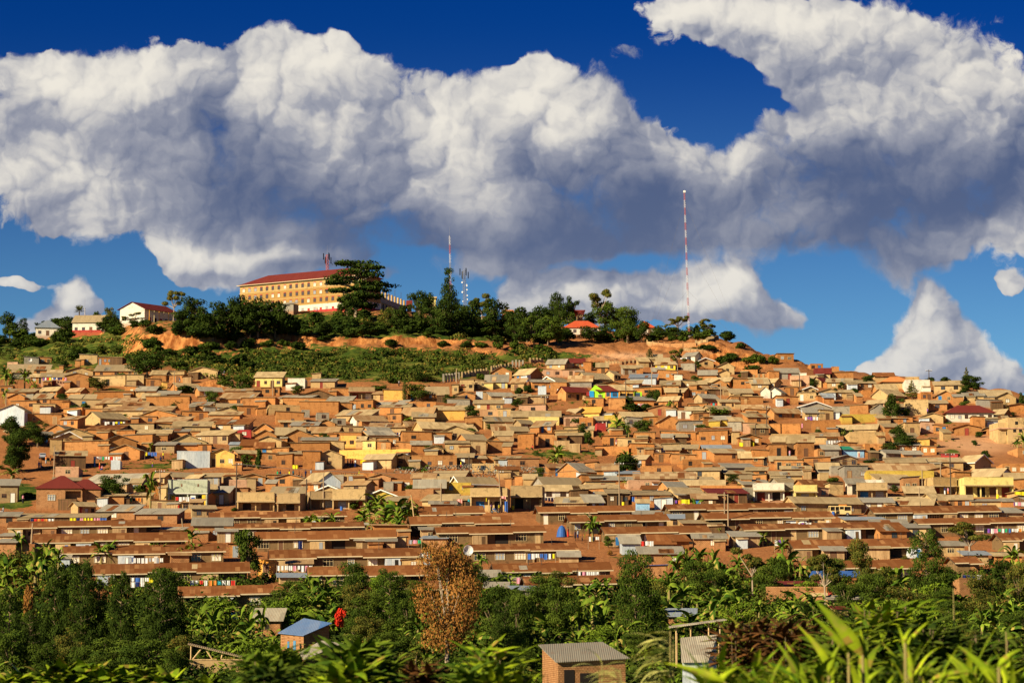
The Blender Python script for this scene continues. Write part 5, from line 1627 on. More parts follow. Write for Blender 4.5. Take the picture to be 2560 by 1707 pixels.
def truss_shed():
    P = at(*cp('I', 1740, 1510), 232); r0 = empty('roofless_shed', P, R(4)); u = K * F / 232; W = 470 / u
    part(r0, 'wall', 'cream_plaster', (0, W, 0, 3, -2, 150 / u)); part(r0, 'wall_plate', 'raw_timber', (-.1, W + .1, -.05, .12, 150 / u + .003, 150 / u + .12)); z = 150 / u + .12
    m = MB(); m.slab([(-.2, -.3, z + 1.5), (W * 1.0, -.3, z + .2), (W * 1.0, .9, z + .3), (-.2, .9, z + 1.6)], .08); m.build('fallen_roof_sheet', 'weathered_iron_roof', r0)
    for a, b in (((.3, z), (1.2, z + 1.1)), ((2.2, z), (1.5, z + 1.05)), ((W * .6, z), (W * .6 + .2, z + .7)), ((0.1, z), (.1, z + 1.4))): m = MB(); m.tube((a[0], .1, a[1]), (b[0], .1, b[1]), .07, .07, 5); m.build('rafter', 'raw_timber', r0)
    tag(r0, 'half-collapsed shed, tilted roof sheets propped on pale rafters', 'shed')
truss_shed()

# ---------------------------------------------------------------- trees: unit-height prototypes, many small leaf faces through the crown
nr = np.random.RandomState(11)
def leaves(pts, nrm, size, asp=1.6):
    """one slim quad per point, facing roughly outwards"""
    n = len(pts); r = nr.normal(size=(n, 3)); N = nrm * 1.2 + r * .55; N /= np.linalg.norm(N, axis=1)[:, None] + 1e-9
    t = np.cross(N, nr.normal(size=(n, 3))); t /= np.linalg.norm(t, axis=1)[:, None] + 1e-9; b = np.cross(N, t)
    s = size * nr.uniform(.6, 1.3, (n, 1)); t = t * s * asp * .5; b = b * s * .5
    v = np.stack([pts - t, pts - b * .9, pts + t, pts + b * .9], 1).reshape(-1, 3)
    return v
def lobes_cloud(lobes, n, shell=.45):
    """points spread through overlapping ellipsoids; lobes = (cx, cy, cz, rx, ry, rz)"""
    lobes = np.array(lobes, float); vol = (lobes[:, 3] * lobes[:, 4] * lobes[:, 5]) ** .67; pr = vol / vol.sum()
    k = nr.choice(len(lobes), n, p=pr); d = nr.normal(size=(n, 3)); d /= np.linalg.norm(d, axis=1)[:, None]
    rad = nr.uniform(shell, 1.0, (n, 1)) ** .7 * nr.uniform(.85, 1.12, (n, 1))
    return lobes[k, :3] + d * rad * lobes[k, 3:], d, k
def make_tree(kind, n, leafm, size, trunkm='bark', seed=0):
    rr = random.Random(seed); L = []; limbs = []
    if kind == 'round':
        limbs.append(((0, 0, 0), (0.01, 0, .35), .03, .022)); c = .62
        for i in range(20):
            a = rr.uniform(0, 6.28); q = rr.uniform(.06, .30); z = .22 + .64 * ((i + .5) / 20) + rr.uniform(-.05, .05); sc_ = rr.uniform(.09, .17); q *= 1.15 - abs(z - .6) * 1.2
            L.append((q * math.cos(a), q * math.sin(a), z, sc_ * 1.2, sc_ * 1.2, sc_ * .85)); limbs.append(((0, 0, .3), (q * math.cos(a) * .8, q * math.sin(a) * .8, z), .016, .004))
    elif kind == 'cone':                                       # tall, rather conical broadleaf (eucalypt-like), foliage nearly to the ground
        limbs.append(((0, 0, 0), (.01, .01, .95), .018, .004))
        for i in range(34):
            z = .10 + .88 * (i + .5) / 34; w = .30 * max(.05, 1 - ((z - .30) / .78) ** 2) ** .5 if z > .30 else .28; a = i * 2.4 + rr.uniform(-.4, .4); q = w * rr.uniform(.35, .85); sc_ = rr.uniform(.055, .10) * (1.25 - z * .5)
            L.append((q * math.cos(a), q * math.sin(a), z, sc_ * 1.3, sc_ * 1.3, sc_)); limbs.append(((0, 0, z - .05), (q * math.cos(a), q * math.sin(a), z), .006, .002))
    elif kind == 'flat':                                       # layered flat-topped giant
        limbs.append(((0, 0, 0), (.02, 0, .42), .035, .026)); limbs.append(((.02, 0, .42), (.0, 0, .85), .024, .008))
        tiers = [(.95, .26, .03, .05), (.88, .36, .0, .05), (.78, .33, -.08, .05), (.70, .45, .02, .045), (.60, .32, -.28, .05), (.62, .25, .30, .04), (.50, .28, -.2, .06), (.47, .22, .25, .05), (.38, .25, -.06, .07), (.30, .22, .12, .08), (.22, .2, -.02, .09)]
        for z, w, off, th in tiers:
            for j in range(8):
                a = rr.uniform(0, 6.28); q = w * rr.uniform(.1, .8); x = off + q * math.cos(a); y = q * math.sin(a); sc_ = rr.uniform(.07, .13); L.append((x, y, z + rr.uniform(-.02, .02), sc_ * 1.5, sc_ * 1.5, th * .62)); limbs.append(((.01, 0, z - .10), (x, y, z - .01), .008, .003))
    elif kind == 'open':                                       # airy crown, tufts at limb ends, sky between
        limbs.append(((0, 0, 0), (.02, 0, .45), .022, .016))
        for i in range(11):
            a = rr.uniform(0, 6.28); q = rr.uniform(.06, .30); z = rr.uniform(.55, .95); x, y = q * math.cos(a), q * math.sin(a); sc_ = rr.uniform(.06, .10); L.append((x, y, z, sc_ * 1.2, sc_ * 1.2, sc_ * .8)); limbs.append(((.02, 0, .42), (x, y, z), .011, .004))
    elif kind == 'column':                                     # narrow column with a knob on top
        limbs.append(((0, 0, 0), (0, 0, .97), .02, .006))
        for z, w in ((.95, .085), (.9, .09), (.82, .05), (.78, .09), (.66, .13), (.58, .15), (.5, .15), (.42, .17), (.34, .19), (.26, .2), (.18, .2), (.1, .17)):
            for j in range(4): a = rr.uniform(0, 6.28); q = w * .55; L.append((q * math.cos(a), q * math.sin(a), z + rr.uniform(-.02, .02), w * .7, w * .7, w * .55))
    elif kind == 'cypress':
        limbs.append(((0, 0, 0), (0, 0, .95), .02, .004))
        for i in range(14): z = .1 + .86 * i / 13; w = .16 * math.sin(min(1, (1.04 - z) * 2.2) * 1.57) * (.75 if z < .2 else 1); L.append((0, 0, z, w, w, .07))
    elif kind == 'conifer':
        limbs.append(((0, 0, 0), (0, 0, .98), .02, .004))
        for i in range(26): z = .15 + .8 * i / 25; w = .30 * (1.05 - z); a = i * 2.4; q = w * .6; L.append((q * math.cos(a), q * math.sin(a), z, w * .55, w * .55, .035))
    elif kind == 'bush':
        for i in range(9): a = rr.uniform(0, 6.28); q = rr.uniform(0, .42); z = rr.uniform(.2, .68); sc_ = rr.uniform(.2, .32); L.append((q * math.cos(a), q * math.sin(a), z, sc_, sc_, sc_ * .9))
        limbs.append(((0, 0, 0), (0, 0, .5), .03, .01))
    pts, d, k = lobes_cloud(L, n); tone = nr.uniform(0, 1, n) * .55 + nr.uniform(0, .45, len(L))[k]
    wd = np.percentile(np.abs(pts[:, :2]), 97, axis=0).max() * 2; zt = np.percentile(pts[:, 2], 99.5)
    if kind == 'flat': wd = np.percentile(np.abs(pts[:, 0]), 99) * 2
    pts = pts / [wd, wd, zt]
    limbs = [((a[0] / wd, a[1] / wd, a[2] / zt), (b[0] / wd, b[1] / wd, b[2] / zt), r0 / wd * .8, r1 / wd * .8) for a, b, r0, r1 in limbs]
    v = leaves(pts, d, size * 1.5); v[:, 2] = np.maximum(v[:, 2], 0.0); f = np.arange(n * 4).reshape(-1, 4)
    crown = fast('crown', v, f, [leafm], tone)
    m = MB()
    for a, b, r0, r1 in limbs: m.tube(a, b, r0, r1, 5)
    tm = bpy.data.meshes.new('trunk'); tm.from_pydata(m.v, [], m.f); tm.materials.append(MATS[trunkm])
    return crown, tm
def make_banana(seed, n=15):
    rr = random.Random(seed); V = []; Fc = []; tn = []
    for i in range(n):
        a = i * 2.4 + rr.uniform(-.5, .5); up = rr.uniform(.25, 1.25); ln = rr.uniform(.45, .72); w = rr.uniform(.045, .072); z0 = rr.uniform(.20, .34)
        px_, pz, e = 0., z0, up; S = 8; b = len(V); t = rr.random(); roll = rr.uniform(-.5, .5)
        ca, sa = math.cos(a), math.sin(a)
        for j in range(S + 1):
            u = j / S; ww = w * (math.sin(min(1, u * 1.25 + .08) * math.pi) ** .6 if u < .8 else (1 - u) * 3.3 * .62 + .02) ; r_ = px_; fold = .35
            for sd_ in (-1, 0, 1):
                lx, ly, lz = r_, sd_ * ww, pz - abs(sd_) * ww * fold + sd_ * ww * roll
                V.append((lx * ca - ly * sa, lx * sa + ly * ca, lz))
            px_ += ln / S * math.cos(e); pz += ln / S * math.sin(e); e -= rr.uniform(.16, .34)
        for j in range(S):
            for q in (0, 1):
                x = b + j * 3 + q; Fc.append((x, x + 1, x + 4, x + 3)); tn.append(min(1, max(0, t + rr.uniform(-.15, .15))))
    V = np.array(V); V /= [np.abs(V[:, :2]).max() * 1.7, np.abs(V[:, :2]).max() * 1.7, V[:, 2].max()]
    crown = fast('leaves', V, np.array(Fc), ['leaf_banana'], tn)
    m = MB(); m.tube((0, 0, 0), (.01, 0, .42), .06, .035, 7); tm = bpy.data.meshes.new('stem'); tm.from_pydata(m.v, [], m.f); tm.materials.append(MATS['banana_stem'])
    return crown, tm
PROTO = {}
def P_(key, *a):
    PROTO[key] = [make_tree(*a, seed=hash_(key) + i) for i in range(3)]
def hash_(s): return sum(ord(c_) * (i + 1) for i, c_ in enumerate(s))
P_('round_dark', 'round', 2600, 'leaf_dark', .032); P_('round_mid', 'round', 2600, 'leaf_mid', .032); P_('round_bright', 'round', 2200, 'leaf_bright', .034)
P_('round_olive', 'round', 2400, 'leaf_olive', .032)
P_('cone_dark', 'cone', 12000, 'leaf_dark', .0145, 'bark'); P_('cone_mid', 'cone', 12000, 'leaf_mid', .0145, 'bark'); P_('cone_brown', 'cone', 15000, 'leaf_brown', .010, 'pale_bark'); P_('near_dark', 'round', 7500, 'leaf_dark', .021); P_('near_brown', 'round', 17000, 'leaf_brown', .0115, 'pale_bark')
P_('near_round', 'round', 7000, 'leaf_mid', .020); P_('near_olive', 'round', 6000, 'leaf_olive', .020)
P_('flat', 'flat', 7500, 'leaf_dark', .022, 'pale_bark'); P_('open', 'open', 1500, 'leaf_olive', .030, 'pale_bark'); P_('open_big', 'open', 5000, 'leaf_olive', .018, 'pale_bark')
P_('column', 'column', 4000, 'leaf_dark', .024); P_('cypress', 'cypress', 1200, 'leaf_dark', .035); P_('conifer', 'conifer', 2600, 'leaf_olive', .026)
P_('bush', 'bush', 1100, 'leaf_mid', .07); P_('bush_dark', 'bush', 1100, 'leaf_dark', .07); P_('bush_red', 'bush', 900, 'leaf_red', .07); P_('bush_brown', 'bush', 1200, 'leaf_brown', .06)
PROTO['banana'] = [make_banana(i) for i in range(7)]
TREEN = {'round': 'broadleaf_tree', 'near': 'broadleaf_tree', 'cone': 'tall_tree', 'flat': 'flat_topped_tree', 'open': 'airy_tree', 'column': 'columnar_tree', 'cypress': 'cypress', 'conifer': 'conifer', 'bush': 'bush', 'banana': 'banana_plant'}
TDESC = {'round_dark': 'dark round-crowned tree', 'round_mid': 'green round-crowned tree', 'round_bright': 'bright green tree', 'round_olive': 'olive green tree', 'cone_dark': 'tall dark pointed tree', 'cone_mid': 'tall green pointed tree',
         'cone_brown': 'tall tree with dead orange-brown foliage', 'near_round': 'broad leafy tree', 'near_dark': 'broad dark tree', 'near_brown': 'tall tree with dead orange-brown foliage', 'near_olive': 'broad olive tree', 'flat': 'huge flat-topped layered tree', 'open': 'airy tree with tufted crown', 'open_big': 'thin airy tree',
         'column': 'tall column-shaped tree with a knobbly top', 'cypress': 'narrow dark cypress', 'conifer': 'spiky conifer', 'bush': 'green bush', 'bush_dark': 'dark green bush', 'bush_red': 'bush with red flowers', 'bush_brown': 'dry brown bush', 'banana': 'banana plant'}
TG = {'banana': 'banana plants between the houses', 'bush': 'bushes on the hill', 'round': 'round-crowned trees', 'cone': 'tall trees at the foot of the village', 'near': 'broad trees at the foot of the village', 'open': 'airy trees'}
TN = {}
def tree(key, cx, ytop, ybase, wpx, Y=None, lab=None, yaw=None, foot=False):
    """a tree by its photo extent; the distance comes from where its foot stands on the ground"""
    if Y is None:
        _, Y, zg = ground(cx, ybase)
    zg = float(H(bearing(cx, ybase) * Y, Y)); zg = tan_el(ybase) * Y if foot else zg; zt = tan_el(ytop) * Y; h = zt - zg; s = F / Y
    TN[key] = TN.get(key, -1) + 1; pr = PROTO[key][TN[key] % len(PROTO[key])]; fam = key.split('_')[0]
    base = 1.0 if fam != 'banana' else .9
    r0 = empty(TREEN[fam], (bearing(cx, ytop) * Y, Y, zg - .1), rnd.uniform(0, 6.28) if yaw is None else yaw)
    wx = wpx / s / base; r0.scale = (wx, wx, h)
    for nm, me in zip(('leaves', 'stem') if fam == 'banana' else ('crown', 'trunk'), pr):
        o = bpy.data.objects.new(nm, me); col.objects.link(o); o.parent = r0
    if lab: tag(r0, lab, 'tree'); THINGS.append((r0, (cx, (ytop + ybase) / 2), None))
    else: tag(r0, None, 'banana plant' if fam == 'banana' else ('bush' if fam == 'bush' else 'tree'), group=TG.get(fam), px=(cx, (ytop + ybase) / 2), desc=TDESC[key])
    occupy(cx - wpx * .4, cx + wpx * .4, ytop, ybase)
    return r0
TREES = '''A|round_dark 90 660 890 160
A|cone_dark 215 715 895 110
A|round_dark 380 740 830 110
A|bush_dark 320 850 905 120
A|round_dark 600 700 880 215
A|bush_dark 520 720 800 160
A|bush_dark 900 660 700 110
A|round_olive 1015 620 720 110
A|round_dark 960 700 850 170
A|round_dark 1080 690 860 160
A|open 1220 668 790 200
A|bush_dark 1240 740 800 120
A|bush_dark 1340 730 800 110
A|open_big 1595 460 750 200
A|round_dark 1780 530 790 230
A|round_dark 1700 640 850 200
A|round_dark 1900 620 850 260
A|round_dark 2060 580 880 270
A|round_dark 2180 515 900 240
A|round_dark 2300 590 900 260
A|bush_dark 1650 760 880 200
A|bush_dark 1820 790 910 220
A|bush_dark 1980 780 930 240
A|round_dark 1960 690 930 260
A|bush_dark 2130 820 940 220
A|bush 1375 890 1010 170
A|round_dark 1350 1030 1250 350
A|round_dark 1250 1040 1180 200
A|round_dark 1520 1000 1090 220
A|bush_dark 1750 970 1060 190
A|bush_dark 1870 1000 1060 180
A|bush_dark 1660 1110 1180 160
A|bush_dark 1990 1060 1150 170
A|bush_dark 2200 1050 1180 220
A|bush_dark 2290 1110 1190 160
A|bush_dark 690 1010 1090 170
A|bush 740 970 1040 160
A|bush_dark 590 1110 1160 90
A|round_olive 900 1265 1385 205
A|round_mid 2200 1245 1420 240
A|bush 2060 1260 1340 120
A|bush_dark 1700 1330 1410 220
A|round_mid 1950 1380 1525 130
A|bush_dark 30 900 950 150
A|bush_dark 160 930 1000 200
A|bush 350 900 980 200
B|round_dark 70 530 880 330
B|round_dark 180 560 900 300
B|round_dark 20 640 900 280
B|bush_dark 290 690 870 230
B|bush_dark 410 740 880 220
B|bush_dark 560 660 790 150
B|bush_dark 640 760 890 220
B|bush 760 650 800 160
B|bush_dark 850 720 880 240
B|round_dark 840 495 740 190
B|bush_dark 1000 640 740 170
B|bush_dark 980 780 880 220
B|bush_dark 1110 790 880 180
B|round_olive 1200 620 830 170
B|round_dark 1310 600 850 200
B|bush_dark 1400 780 870 160
B|round_dark 1500 465 780 190
B|round_dark 1590 490 760 140
B|bush_dark 1520 700 860 220
B|round_dark 1640 600 850 220
B|round_dark 1740 560 870 220
B|round_dark 1850 620 870 220
B|round_dark 1960 550 860 230
B|open_big 2080 480 820 220
B|round_dark 2180 550 860 220
B|bush_dark 1990 730 880 250
B|bush_dark 2130 760 880 220
B|round_dark 2260 690 880 200
B|open 2290 615 760 110
B|bush_dark 870 840 900 160
B|bush_dark 620 880 930 120
B|bush_dark 380 930 1010 160
B|round_mid 1490 1320 1480 215
B|round_dark 1780 1415 1510 130
B|cypress 1365 1290 1490 50
B|bush 1130 1330 1380 160
B|bush_dark 1250 1260 1320 120
B|round_dark 1560 1230 1300 200
C|round_dark 30 640 940 240
C|round_dark 140 620 940 250
C|round_dark 260 620 950 220
C|round_mid 200 700 960 230
C|round_mid 330 700 970 240
C|round_dark 350 620 850 200
C|round_dark 60 780 960 200
C|round_dark 400 490 800 130
C|round_dark 445 560 820 180
C|round_dark 550 520 780 130
C|round_mid 420 740 970 160
C|round_mid 520 660 800 150
C|open_big 800 458 760 225
C|round_dark 710 660 790 150
C|round_mid 855 560 800 200
C|round_mid 960 620 800 170
C|near_round 1060 625 945 270
C|round_dark 1190 740 940 150
C|round_dark 980 760 930 150
C|round_dark 715 795 940 190
C|round_dark 850 780 930 150
C|round_dark 1330 785 910 120
C|open 1520 690 880 215
C|bush_dark 1450 800 890 150
C|open 1400 770 900 100
C|round_mid 1645 790 880 85
C|open 1800 725 860 170
C|round_dark 1785 785 890 130
C|bush 1575 870 935 90
C|bush_dark 1700 780 850 70
C|bush_dark 1960 835 930 190
C|bush_dark 1780 960 1020 230
C|bush_dark 2100 940 1000 110
C|bush_dark 1930 1060 1145 210
C|bush_dark 2190 1150 1240 170
C|bush 2130 1220 1260 120
C|cypress 1265 990 1140 66
C|open_big 1520 1000 1235 150
C|round_dark 1708 1105 1190 60
C|cypress 330 1055 1140 70
C|bush_dark 760 1120 1180 110
D|near_dark 920 870 995 155
D|conifer 1320 925 1095 130
D|round_dark 1155 1050 1300 190
D|near_dark 1200 1330 1520 170
D|near_dark 1235 1430 1575 260
D|round_dark 1110 1490 1590 160
D|near_dark 1880 870 1035 190
D|conifer 1820 805 1030 110
D|bush_dark 1625 885 945 110
D|bush_dark 1490 890 920 90
D|round_mid 475 1368 1470 110
D|bush_dark 620 990 1070 60
D|round_dark 665 930 1010 60
D|bush_dark 1310 900 930 40
D|bush_dark 2170 1140 1190 120
D|bush_dark 2290 1130 1200 110
D|round_dark 2335 1030 1190 70
E|near_dark 110 520 800 260
E|near_dark 350 560 800 220
E|near_dark 170 640 1040 300
E|near_dark 150 840 1030 200
E|near_dark 1050 1055 1310 260
E|near_dark 560 308 420 110
E|round_mid 2190 790 900 140
E|round_mid 2270 860 990 110
E|bush_dark 240 1210 1270 160
F|round_dark 1650 775 880 180
F|round_dark 1990 410 530 120
F|bush_dark 25 820 1000 60
F|bush_dark 1400 975 1010 150
G|round_dark 60 350 430 120
G|bush_dark 70 250 320 110
G|bush_dark 150 230 300 80
G|round_dark 1280 270 410 110
G|round_dark 1340 275 415 90
G|round_dark 1075 325 450 90
G|bush_dark 1110 400 470 200
G|bush_dark 1240 400 470 160
G|round_mid 1190 548 710 180
G|round_dark 640 575 700 90
G|round_dark 705 650 800 100
G|bush_dark 1020 870 1040 190
G|round_dark 1120 900 1040 120
G|bush 1880 430 510 190
G|round_dark 2040 1043 1130 120
G|round_mid 240 980 1100 110
H|bush_dark 370 660 700 140
H|bush 500 620 670 160
H|bush 585 705 755 110
H|bush_dark 910 540 590 130
I|near_dark 770 465 600 150
I|round_mid 2290 160 620 240
I|cone_dark 510 510 1390 310
I|cone_dark 760 465 1400 260
I|cone_dark 905 620 1380 220
I|cone_dark 1120 555 1400 280
I|cone_dark 1480 530 1400 320
I|cone_dark 1620 720 1380 260
I|cone_dark 90 720 1450 320
I|cone_dark 280 900 1450 240
I|bush_brown 265 680 1090 130
I|near_olive 640 1100 1500 300
I|near_round 1000 1150 1560 420
I|near_round 1350 1160 1580 460
I|near_round 1600 1250 1600 260
I|near_round 100 1080 1560 340
I|near_round 400 1200 1560 300
I|round_dark 1650 1050 1400 200
J|near_round 905 455 870 270
J|cone_mid 1225 525 1150 330
J|near_round 980 780 1160 300
J|near_round 1400 800 1180 240
J|near_brown 1760 285 1500 640
J|near_round 2010 460 900 220
J|near_round 2200 680 1300 400
J|near_round 2330 1050 1480 260
J|round_dark 1540 270 400 120
J|cone_dark 2290 760 1340 260
K|cone_mid 1130 360 1280 430
K|near_round 1250 700 1200 280
K|near_round 430 680 1210 330
K|near_round 60 740 1400 260
K|near_round 110 1240 1560 240
K|near_round 1690 440 830 330
K|near_round 1860 520 830 220
K|open_big 2205 320 780 330
K|round_mid 885 215 330 95
K|bush_dark 1080 600 700 170
K|bush_brown 905 340 400 60
L|cone_mid 1450 165 900 380
L|near_olive 860 240 700 250
L|open_big 1850 90 480 420
L|open_big 520 385 900 380
L|near_round 600 420 820 260
L|near_olive 1980 560 980 330
L|near_olive 1080 500 850 260
L|near_round 950 560 900 300
L|near_olive 2300 440 900 260
L|round_dark 2170 430 700 230
L|round_dark 840 125 250 110
L|near_olive 730 430 560 90
L|near_olive 1260 390 500 70
L|near_round 1600 500 900 280
L|near_round 120 420 640 260'''
BAN = '''F 1110 1240 1460 230
F 1040 1300 1480 200
F 1200 1290 1520 220
F 1300 1290 1540 230
F 1400 1300 1520 220
F 1490 1330 1490 200
F 1300 1400 1610 200
F 990 1380 1520 200
F 1180 1400 1560 190
A 60 1170 1400 130
A 230 1200 1380 120
A 320 1290 1400 90
A 110 1230 1390 120
A 50 1370 1500 70
D 795 950 1010 60
D 690 1350 1420 70
D 760 1365 1420 60
D 520 1390 1470 40
D 2290 1440 1540 120
D 2340 1400 1560 90
E 1385 1045 1360 150
E 1380 760 850 60
E 110 990 1100 200
E 1180 800 860 40
E 800 380 420 50
F 1540 960 1050 140
F 985 370 450 70
F 1080 430 480 60
G 415 790 950 190
G 385 870 960 130
G 970 520 690 160
G 1030 580 700 120
G 1070 600 720 60
G 1050 830 980 170
G 1060 1090 1180 130
G 1450 1130 1190 90
G 1690 1280 1470 150
G 680 355 430 100
G 1450 380 500 100
G 1500 390 490 90
G 1680 165 240 100
G 1630 190 240 80
G 1840 420 510 90
G 1960 430 510 70
G 1470 560 620 80
G 1440 390 480 60
H 680 260 330 60
H 980 520 580 110
H 1220 880 980 160
H 1430 680 720 70
I 60 420 700 240
I 170 180 430 170
I 110 430 640 200
I 330 350 690 240
I 420 280 620 220
I 250 520 700 180
I 540 340 560 160
I 930 290 490 180
I 1010 270 480 170
I 1400 290 470 160
I 1480 300 480 150
I 1700 300 480 190
I 1790 290 470 160
I 1760 160 300 180
I 2010 320 460 150
I 600 540 640 90
I 1280 690 830 80
I 20 560 760 170
J 490 20 180 170
J 570 30 180 140
J 700 10 170 150
J 960 50 160 160
J 1060 60 160 130
J 1300 60 240 170
J 290 680 940 240
J 450 580 860 220
J 520 600 900 240
J 640 620 880 200
J 420 760 1050 260
J 330 800 1060 220
J 560 780 1050 240
J 700 740 1000 200
J 250 900 1120 180
J 60 890 1230 150
J 170 1080 1260 140
J 1890 290 460 150
J 2060 380 560 150
J 2240 560 700 160
J 2330 600 760 130
J 1560 1200 1400 200
J 1700 1150 1400 220
I 1850 870 1200 260
I 1960 900 1240 240
I 2080 960 1240 220
I 1780 980 1220 200
I 2200 870 1200 240
I 2300 930 1250 240
I 1900 1040 1300 240
I 2260 1050 1300 220
K 740 30 270 170
K 690 640 880 240
K 780 620 860 220
K 860 620 860 200
K 640 720 960 240
K 740 760 1100 280
K 620 820 1180 260
K 830 860 1200 280
K 230 740 900 170
K 820 1180 1400 180
K 950 1060 1400 200
K 700 1380 1570 200
K 1000 1240 1500 240
K 1440 560 830 260
K 1510 380 640 220
K 1600 360 620 240
K 1720 350 600 240
K 1850 360 620 220
K 1560 640 900 240
K 1700 740 920 240
K 1820 770 960 260
K 1930 500 760 240
K 2000 600 820 220
K 2060 720 960 240
K 1480 780 980 200
K 2080 380 620 180
K 1900 120 200 60
K 2300 190 320 100
K 1960 700 920 220
L 60 400 640 220
L 180 380 640 240
L 290 420 640 200
L 130 240 420 170
L 1100 520 780 240
L 1200 520 820 260
L 1130 640 900 260
L 1300 700 920 240
L 2250 330 620 200
L 2080 840 1120 260
L 2260 780 1150 280
L 2200 860 1100 240
L 1960 900 1200 220
L 40 820 980 110
L 250 820 960 110
L 30 560 700 170'''
for ln in TREES.splitlines():
    c, r_ = ln.split('|'); f = r_.split(); x, yt, yb, w = map(float, f[1:]); a, b = cp(c, x, yt); tree(f[0], a, b, cp(c, x, yb)[1], w / K)
for ln in BAN.splitlines():
    f = ln.split(); x, yt, yb, w = map(float, f[1:])
    if yb - yt > 100: yt -= .12 * (yb - yt); w *= 1.2
    a, b = cp(f[0], x, yt); tree('banana', a, b, cp(f[0], x, yb)[1], w / K * .95)
a, b = cp('B', 920, 198); tree('flat', a, b, 803, 158, 868, 'huge dark flat-topped layered tree in front of the school')
a, b = cp('B', 1775, 262); tree('column', a, b, 815, 50, 872, 'tall column-shaped tree with a knobbly top left of the cell tower')
a, b = cp('J', 768, 880); tree('bush_red', a, b, cp('J', 0, 1050)[1], 26, 262, 'blurred bush of scarlet flowers beside the blue-streaked roof', foot=True)
for i in range(95):                      # thickets between the trees along the ridge
    x = rnd.uniform(-10, 1780); yb = float(np.interp(x, [0, 300, 640, 900, 1150, 1280, 1500, 1700, 1800], [868, 838, 822, 826, 838, 852, 852, 850, 850])) + rnd.uniform(-14, 8)
    if 700 < x < 860 and yb < 815: continue
    hh = rnd.uniform(12, 27); tree(rnd.choice(['bush_dark', 'bush_dark', 'bush', 'round_dark']), x, yb - hh, yb, hh * rnd.uniform(1.3, 2.4))
for i in range(78):                      # scattered bushes in the village and on the right-hand slope
    x = rnd.uniform(0, 2560); yb = rnd.uniform(float(np.interp(x, TOPX, TOPY)), 1280); hh = rnd.uniform(11, 26); tree(rnd.choice(['bush_dark', 'bush', 'round_dark', 'round_mid', 'banana']), x, yb - hh, yb, hh * rnd.uniform(.9, 1.5))
for i, x in enumerate([250, 300, 395, 520, 575, 620, 668, 710, 980, 1110, 1165, 1205, 1245, 1290, 1360, 1830, 1880, 1905, 1935]):       # bushes hanging on the cut banks
    yb = float(np.interp(x, [250, 500, 700, 1150, 1300, 1360, 1830, 1940], [885, 878, 866, 868, 876, 885, 905, 912])); hh = rnd.uniform(14, 26); tree(rnd.choice(['bush_dark', 'bush']), x, yb - hh, yb, hh * rnd.uniform(1.2, 2.2))
# a fan palm on the left ridge
def fan_palm():
    a, b = cp('A', 725, 600); P = at(a, cp('A', 0, 735)[1], 905); r0 = empty('fan_palm', P); m = MB(); m.tube((0, 0, -2), (.1, 0, 3.6), .28, .22, 7); m.build('trunk', 'bark', r0)
    V = []; Fc = []; tn = []; rr = random.Random(3)
    for i in range(26):
        an = i * 2.4; el = rr.uniform(-.5, 1.5); d = Vector((math.cos(an) * math.cos(el), math.sin(an) * math.cos(el), math.sin(el))); u = d.cross(Vector((0, 0, 1))).normalized(); c0 = Vector((.1, 0, 3.6))
        for j in range(9):
            t = (j - 4) * .2; dd = (d + u * t).normalized(); p = c0 + dd * .7; q = c0 + dd * rr.uniform(2.1, 2.7); n_ = u * .09; k_ = len(V); V += [tuple(p - n_), tuple(p + n_), tuple(q + n_ * .4), tuple(q - n_ * .4)]; Fc.append((k_, k_ + 1, k_ + 2, k_ + 3)); tn.append(rr.random())
    o = bpy.data.objects.new('crown', fast('crown', np.array(V), np.array(Fc), ['leaf_olive'], tn)); col.objects.link(o); o.parent = r0
    tag(r0, 'lone fan palm with a round head on the left ridge', 'palm')
fan_palm()
# gardens and thickets filling the valley in front of the rows
for i in range(250):
    x = rnd.uniform(-20, 2580); y = rnd.triangular(1490, 1770, 1600)
    if (690 < x < 880 and y > 1600) or (1340 < x < 1600 and y > 1640) or (1660 < x < 1830 and y > 1600) or (460 < x < 620 and y > 1620): continue 
    if i % 5 < 3: hh = rnd.uniform(45, 85); tree('banana', x, y - hh, y, hh * rnd.uniform(1.0, 1.5))
    else: hh = rnd.uniform(50, 95); tree(rnd.choice(['near_round', 'near_olive', 'near_round', 'round_bright']), x, y - hh, y, hh * rnd.uniform(.8, 1.2))
# ---- uncountable low scrub and grass on the open slopes
def scatter(name, regions, n, size, hts, mats, lab, leafn=26, ls=.5, lo=340):
    V = []; tn = []; mi = []
    for i in range(n):
        x, y, rx, ry, w = rnd.choices(regions, [q[4] for q in regions])[0]
        px_ = x + rnd.uniform(-1, 1) * rx; py_ = y + rnd.uniform(-1, 1) * ry
        if lo > 300 and n > 600 and math.sin(px_ * .031 + 1.7 * math.sin(py_ * .07)) * math.sin(py_ * .19 + px_ * .013) < rnd.uniform(-.55, .15): continue
        gx, gy, gz = ground(px_, py_, lo); sz = rnd.uniform(*size); hh = sz * rnd.uniform(*hts)
        k = int(leafn * sz); d = nr.normal(size=(k, 3)); d[:, 2] = np.abs(d[:, 2]); d /= np.linalg.norm(d, axis=1)[:, None]
        p = d * nr.uniform(.5, 1, (k, 1)) * [sz, sz, hh] + [gx, gy, gz - .1]; V.append(leaves(p, d, ls)); base = rnd.uniform(0, .6); tn.append(nr.uniform(0, .4, k) + base); mi += [rnd.randrange(len(mats))] * k
    V = np.concatenate(V); tn = np.concatenate(tn); f = np.arange(len(V)).reshape(-1, 4)
    o = bpy.data.objects.new(name, fast(name, V, f, mats, tn, mi)); col.objects.link(o); tag(o, lab, 'vegetation', kind='stuff')
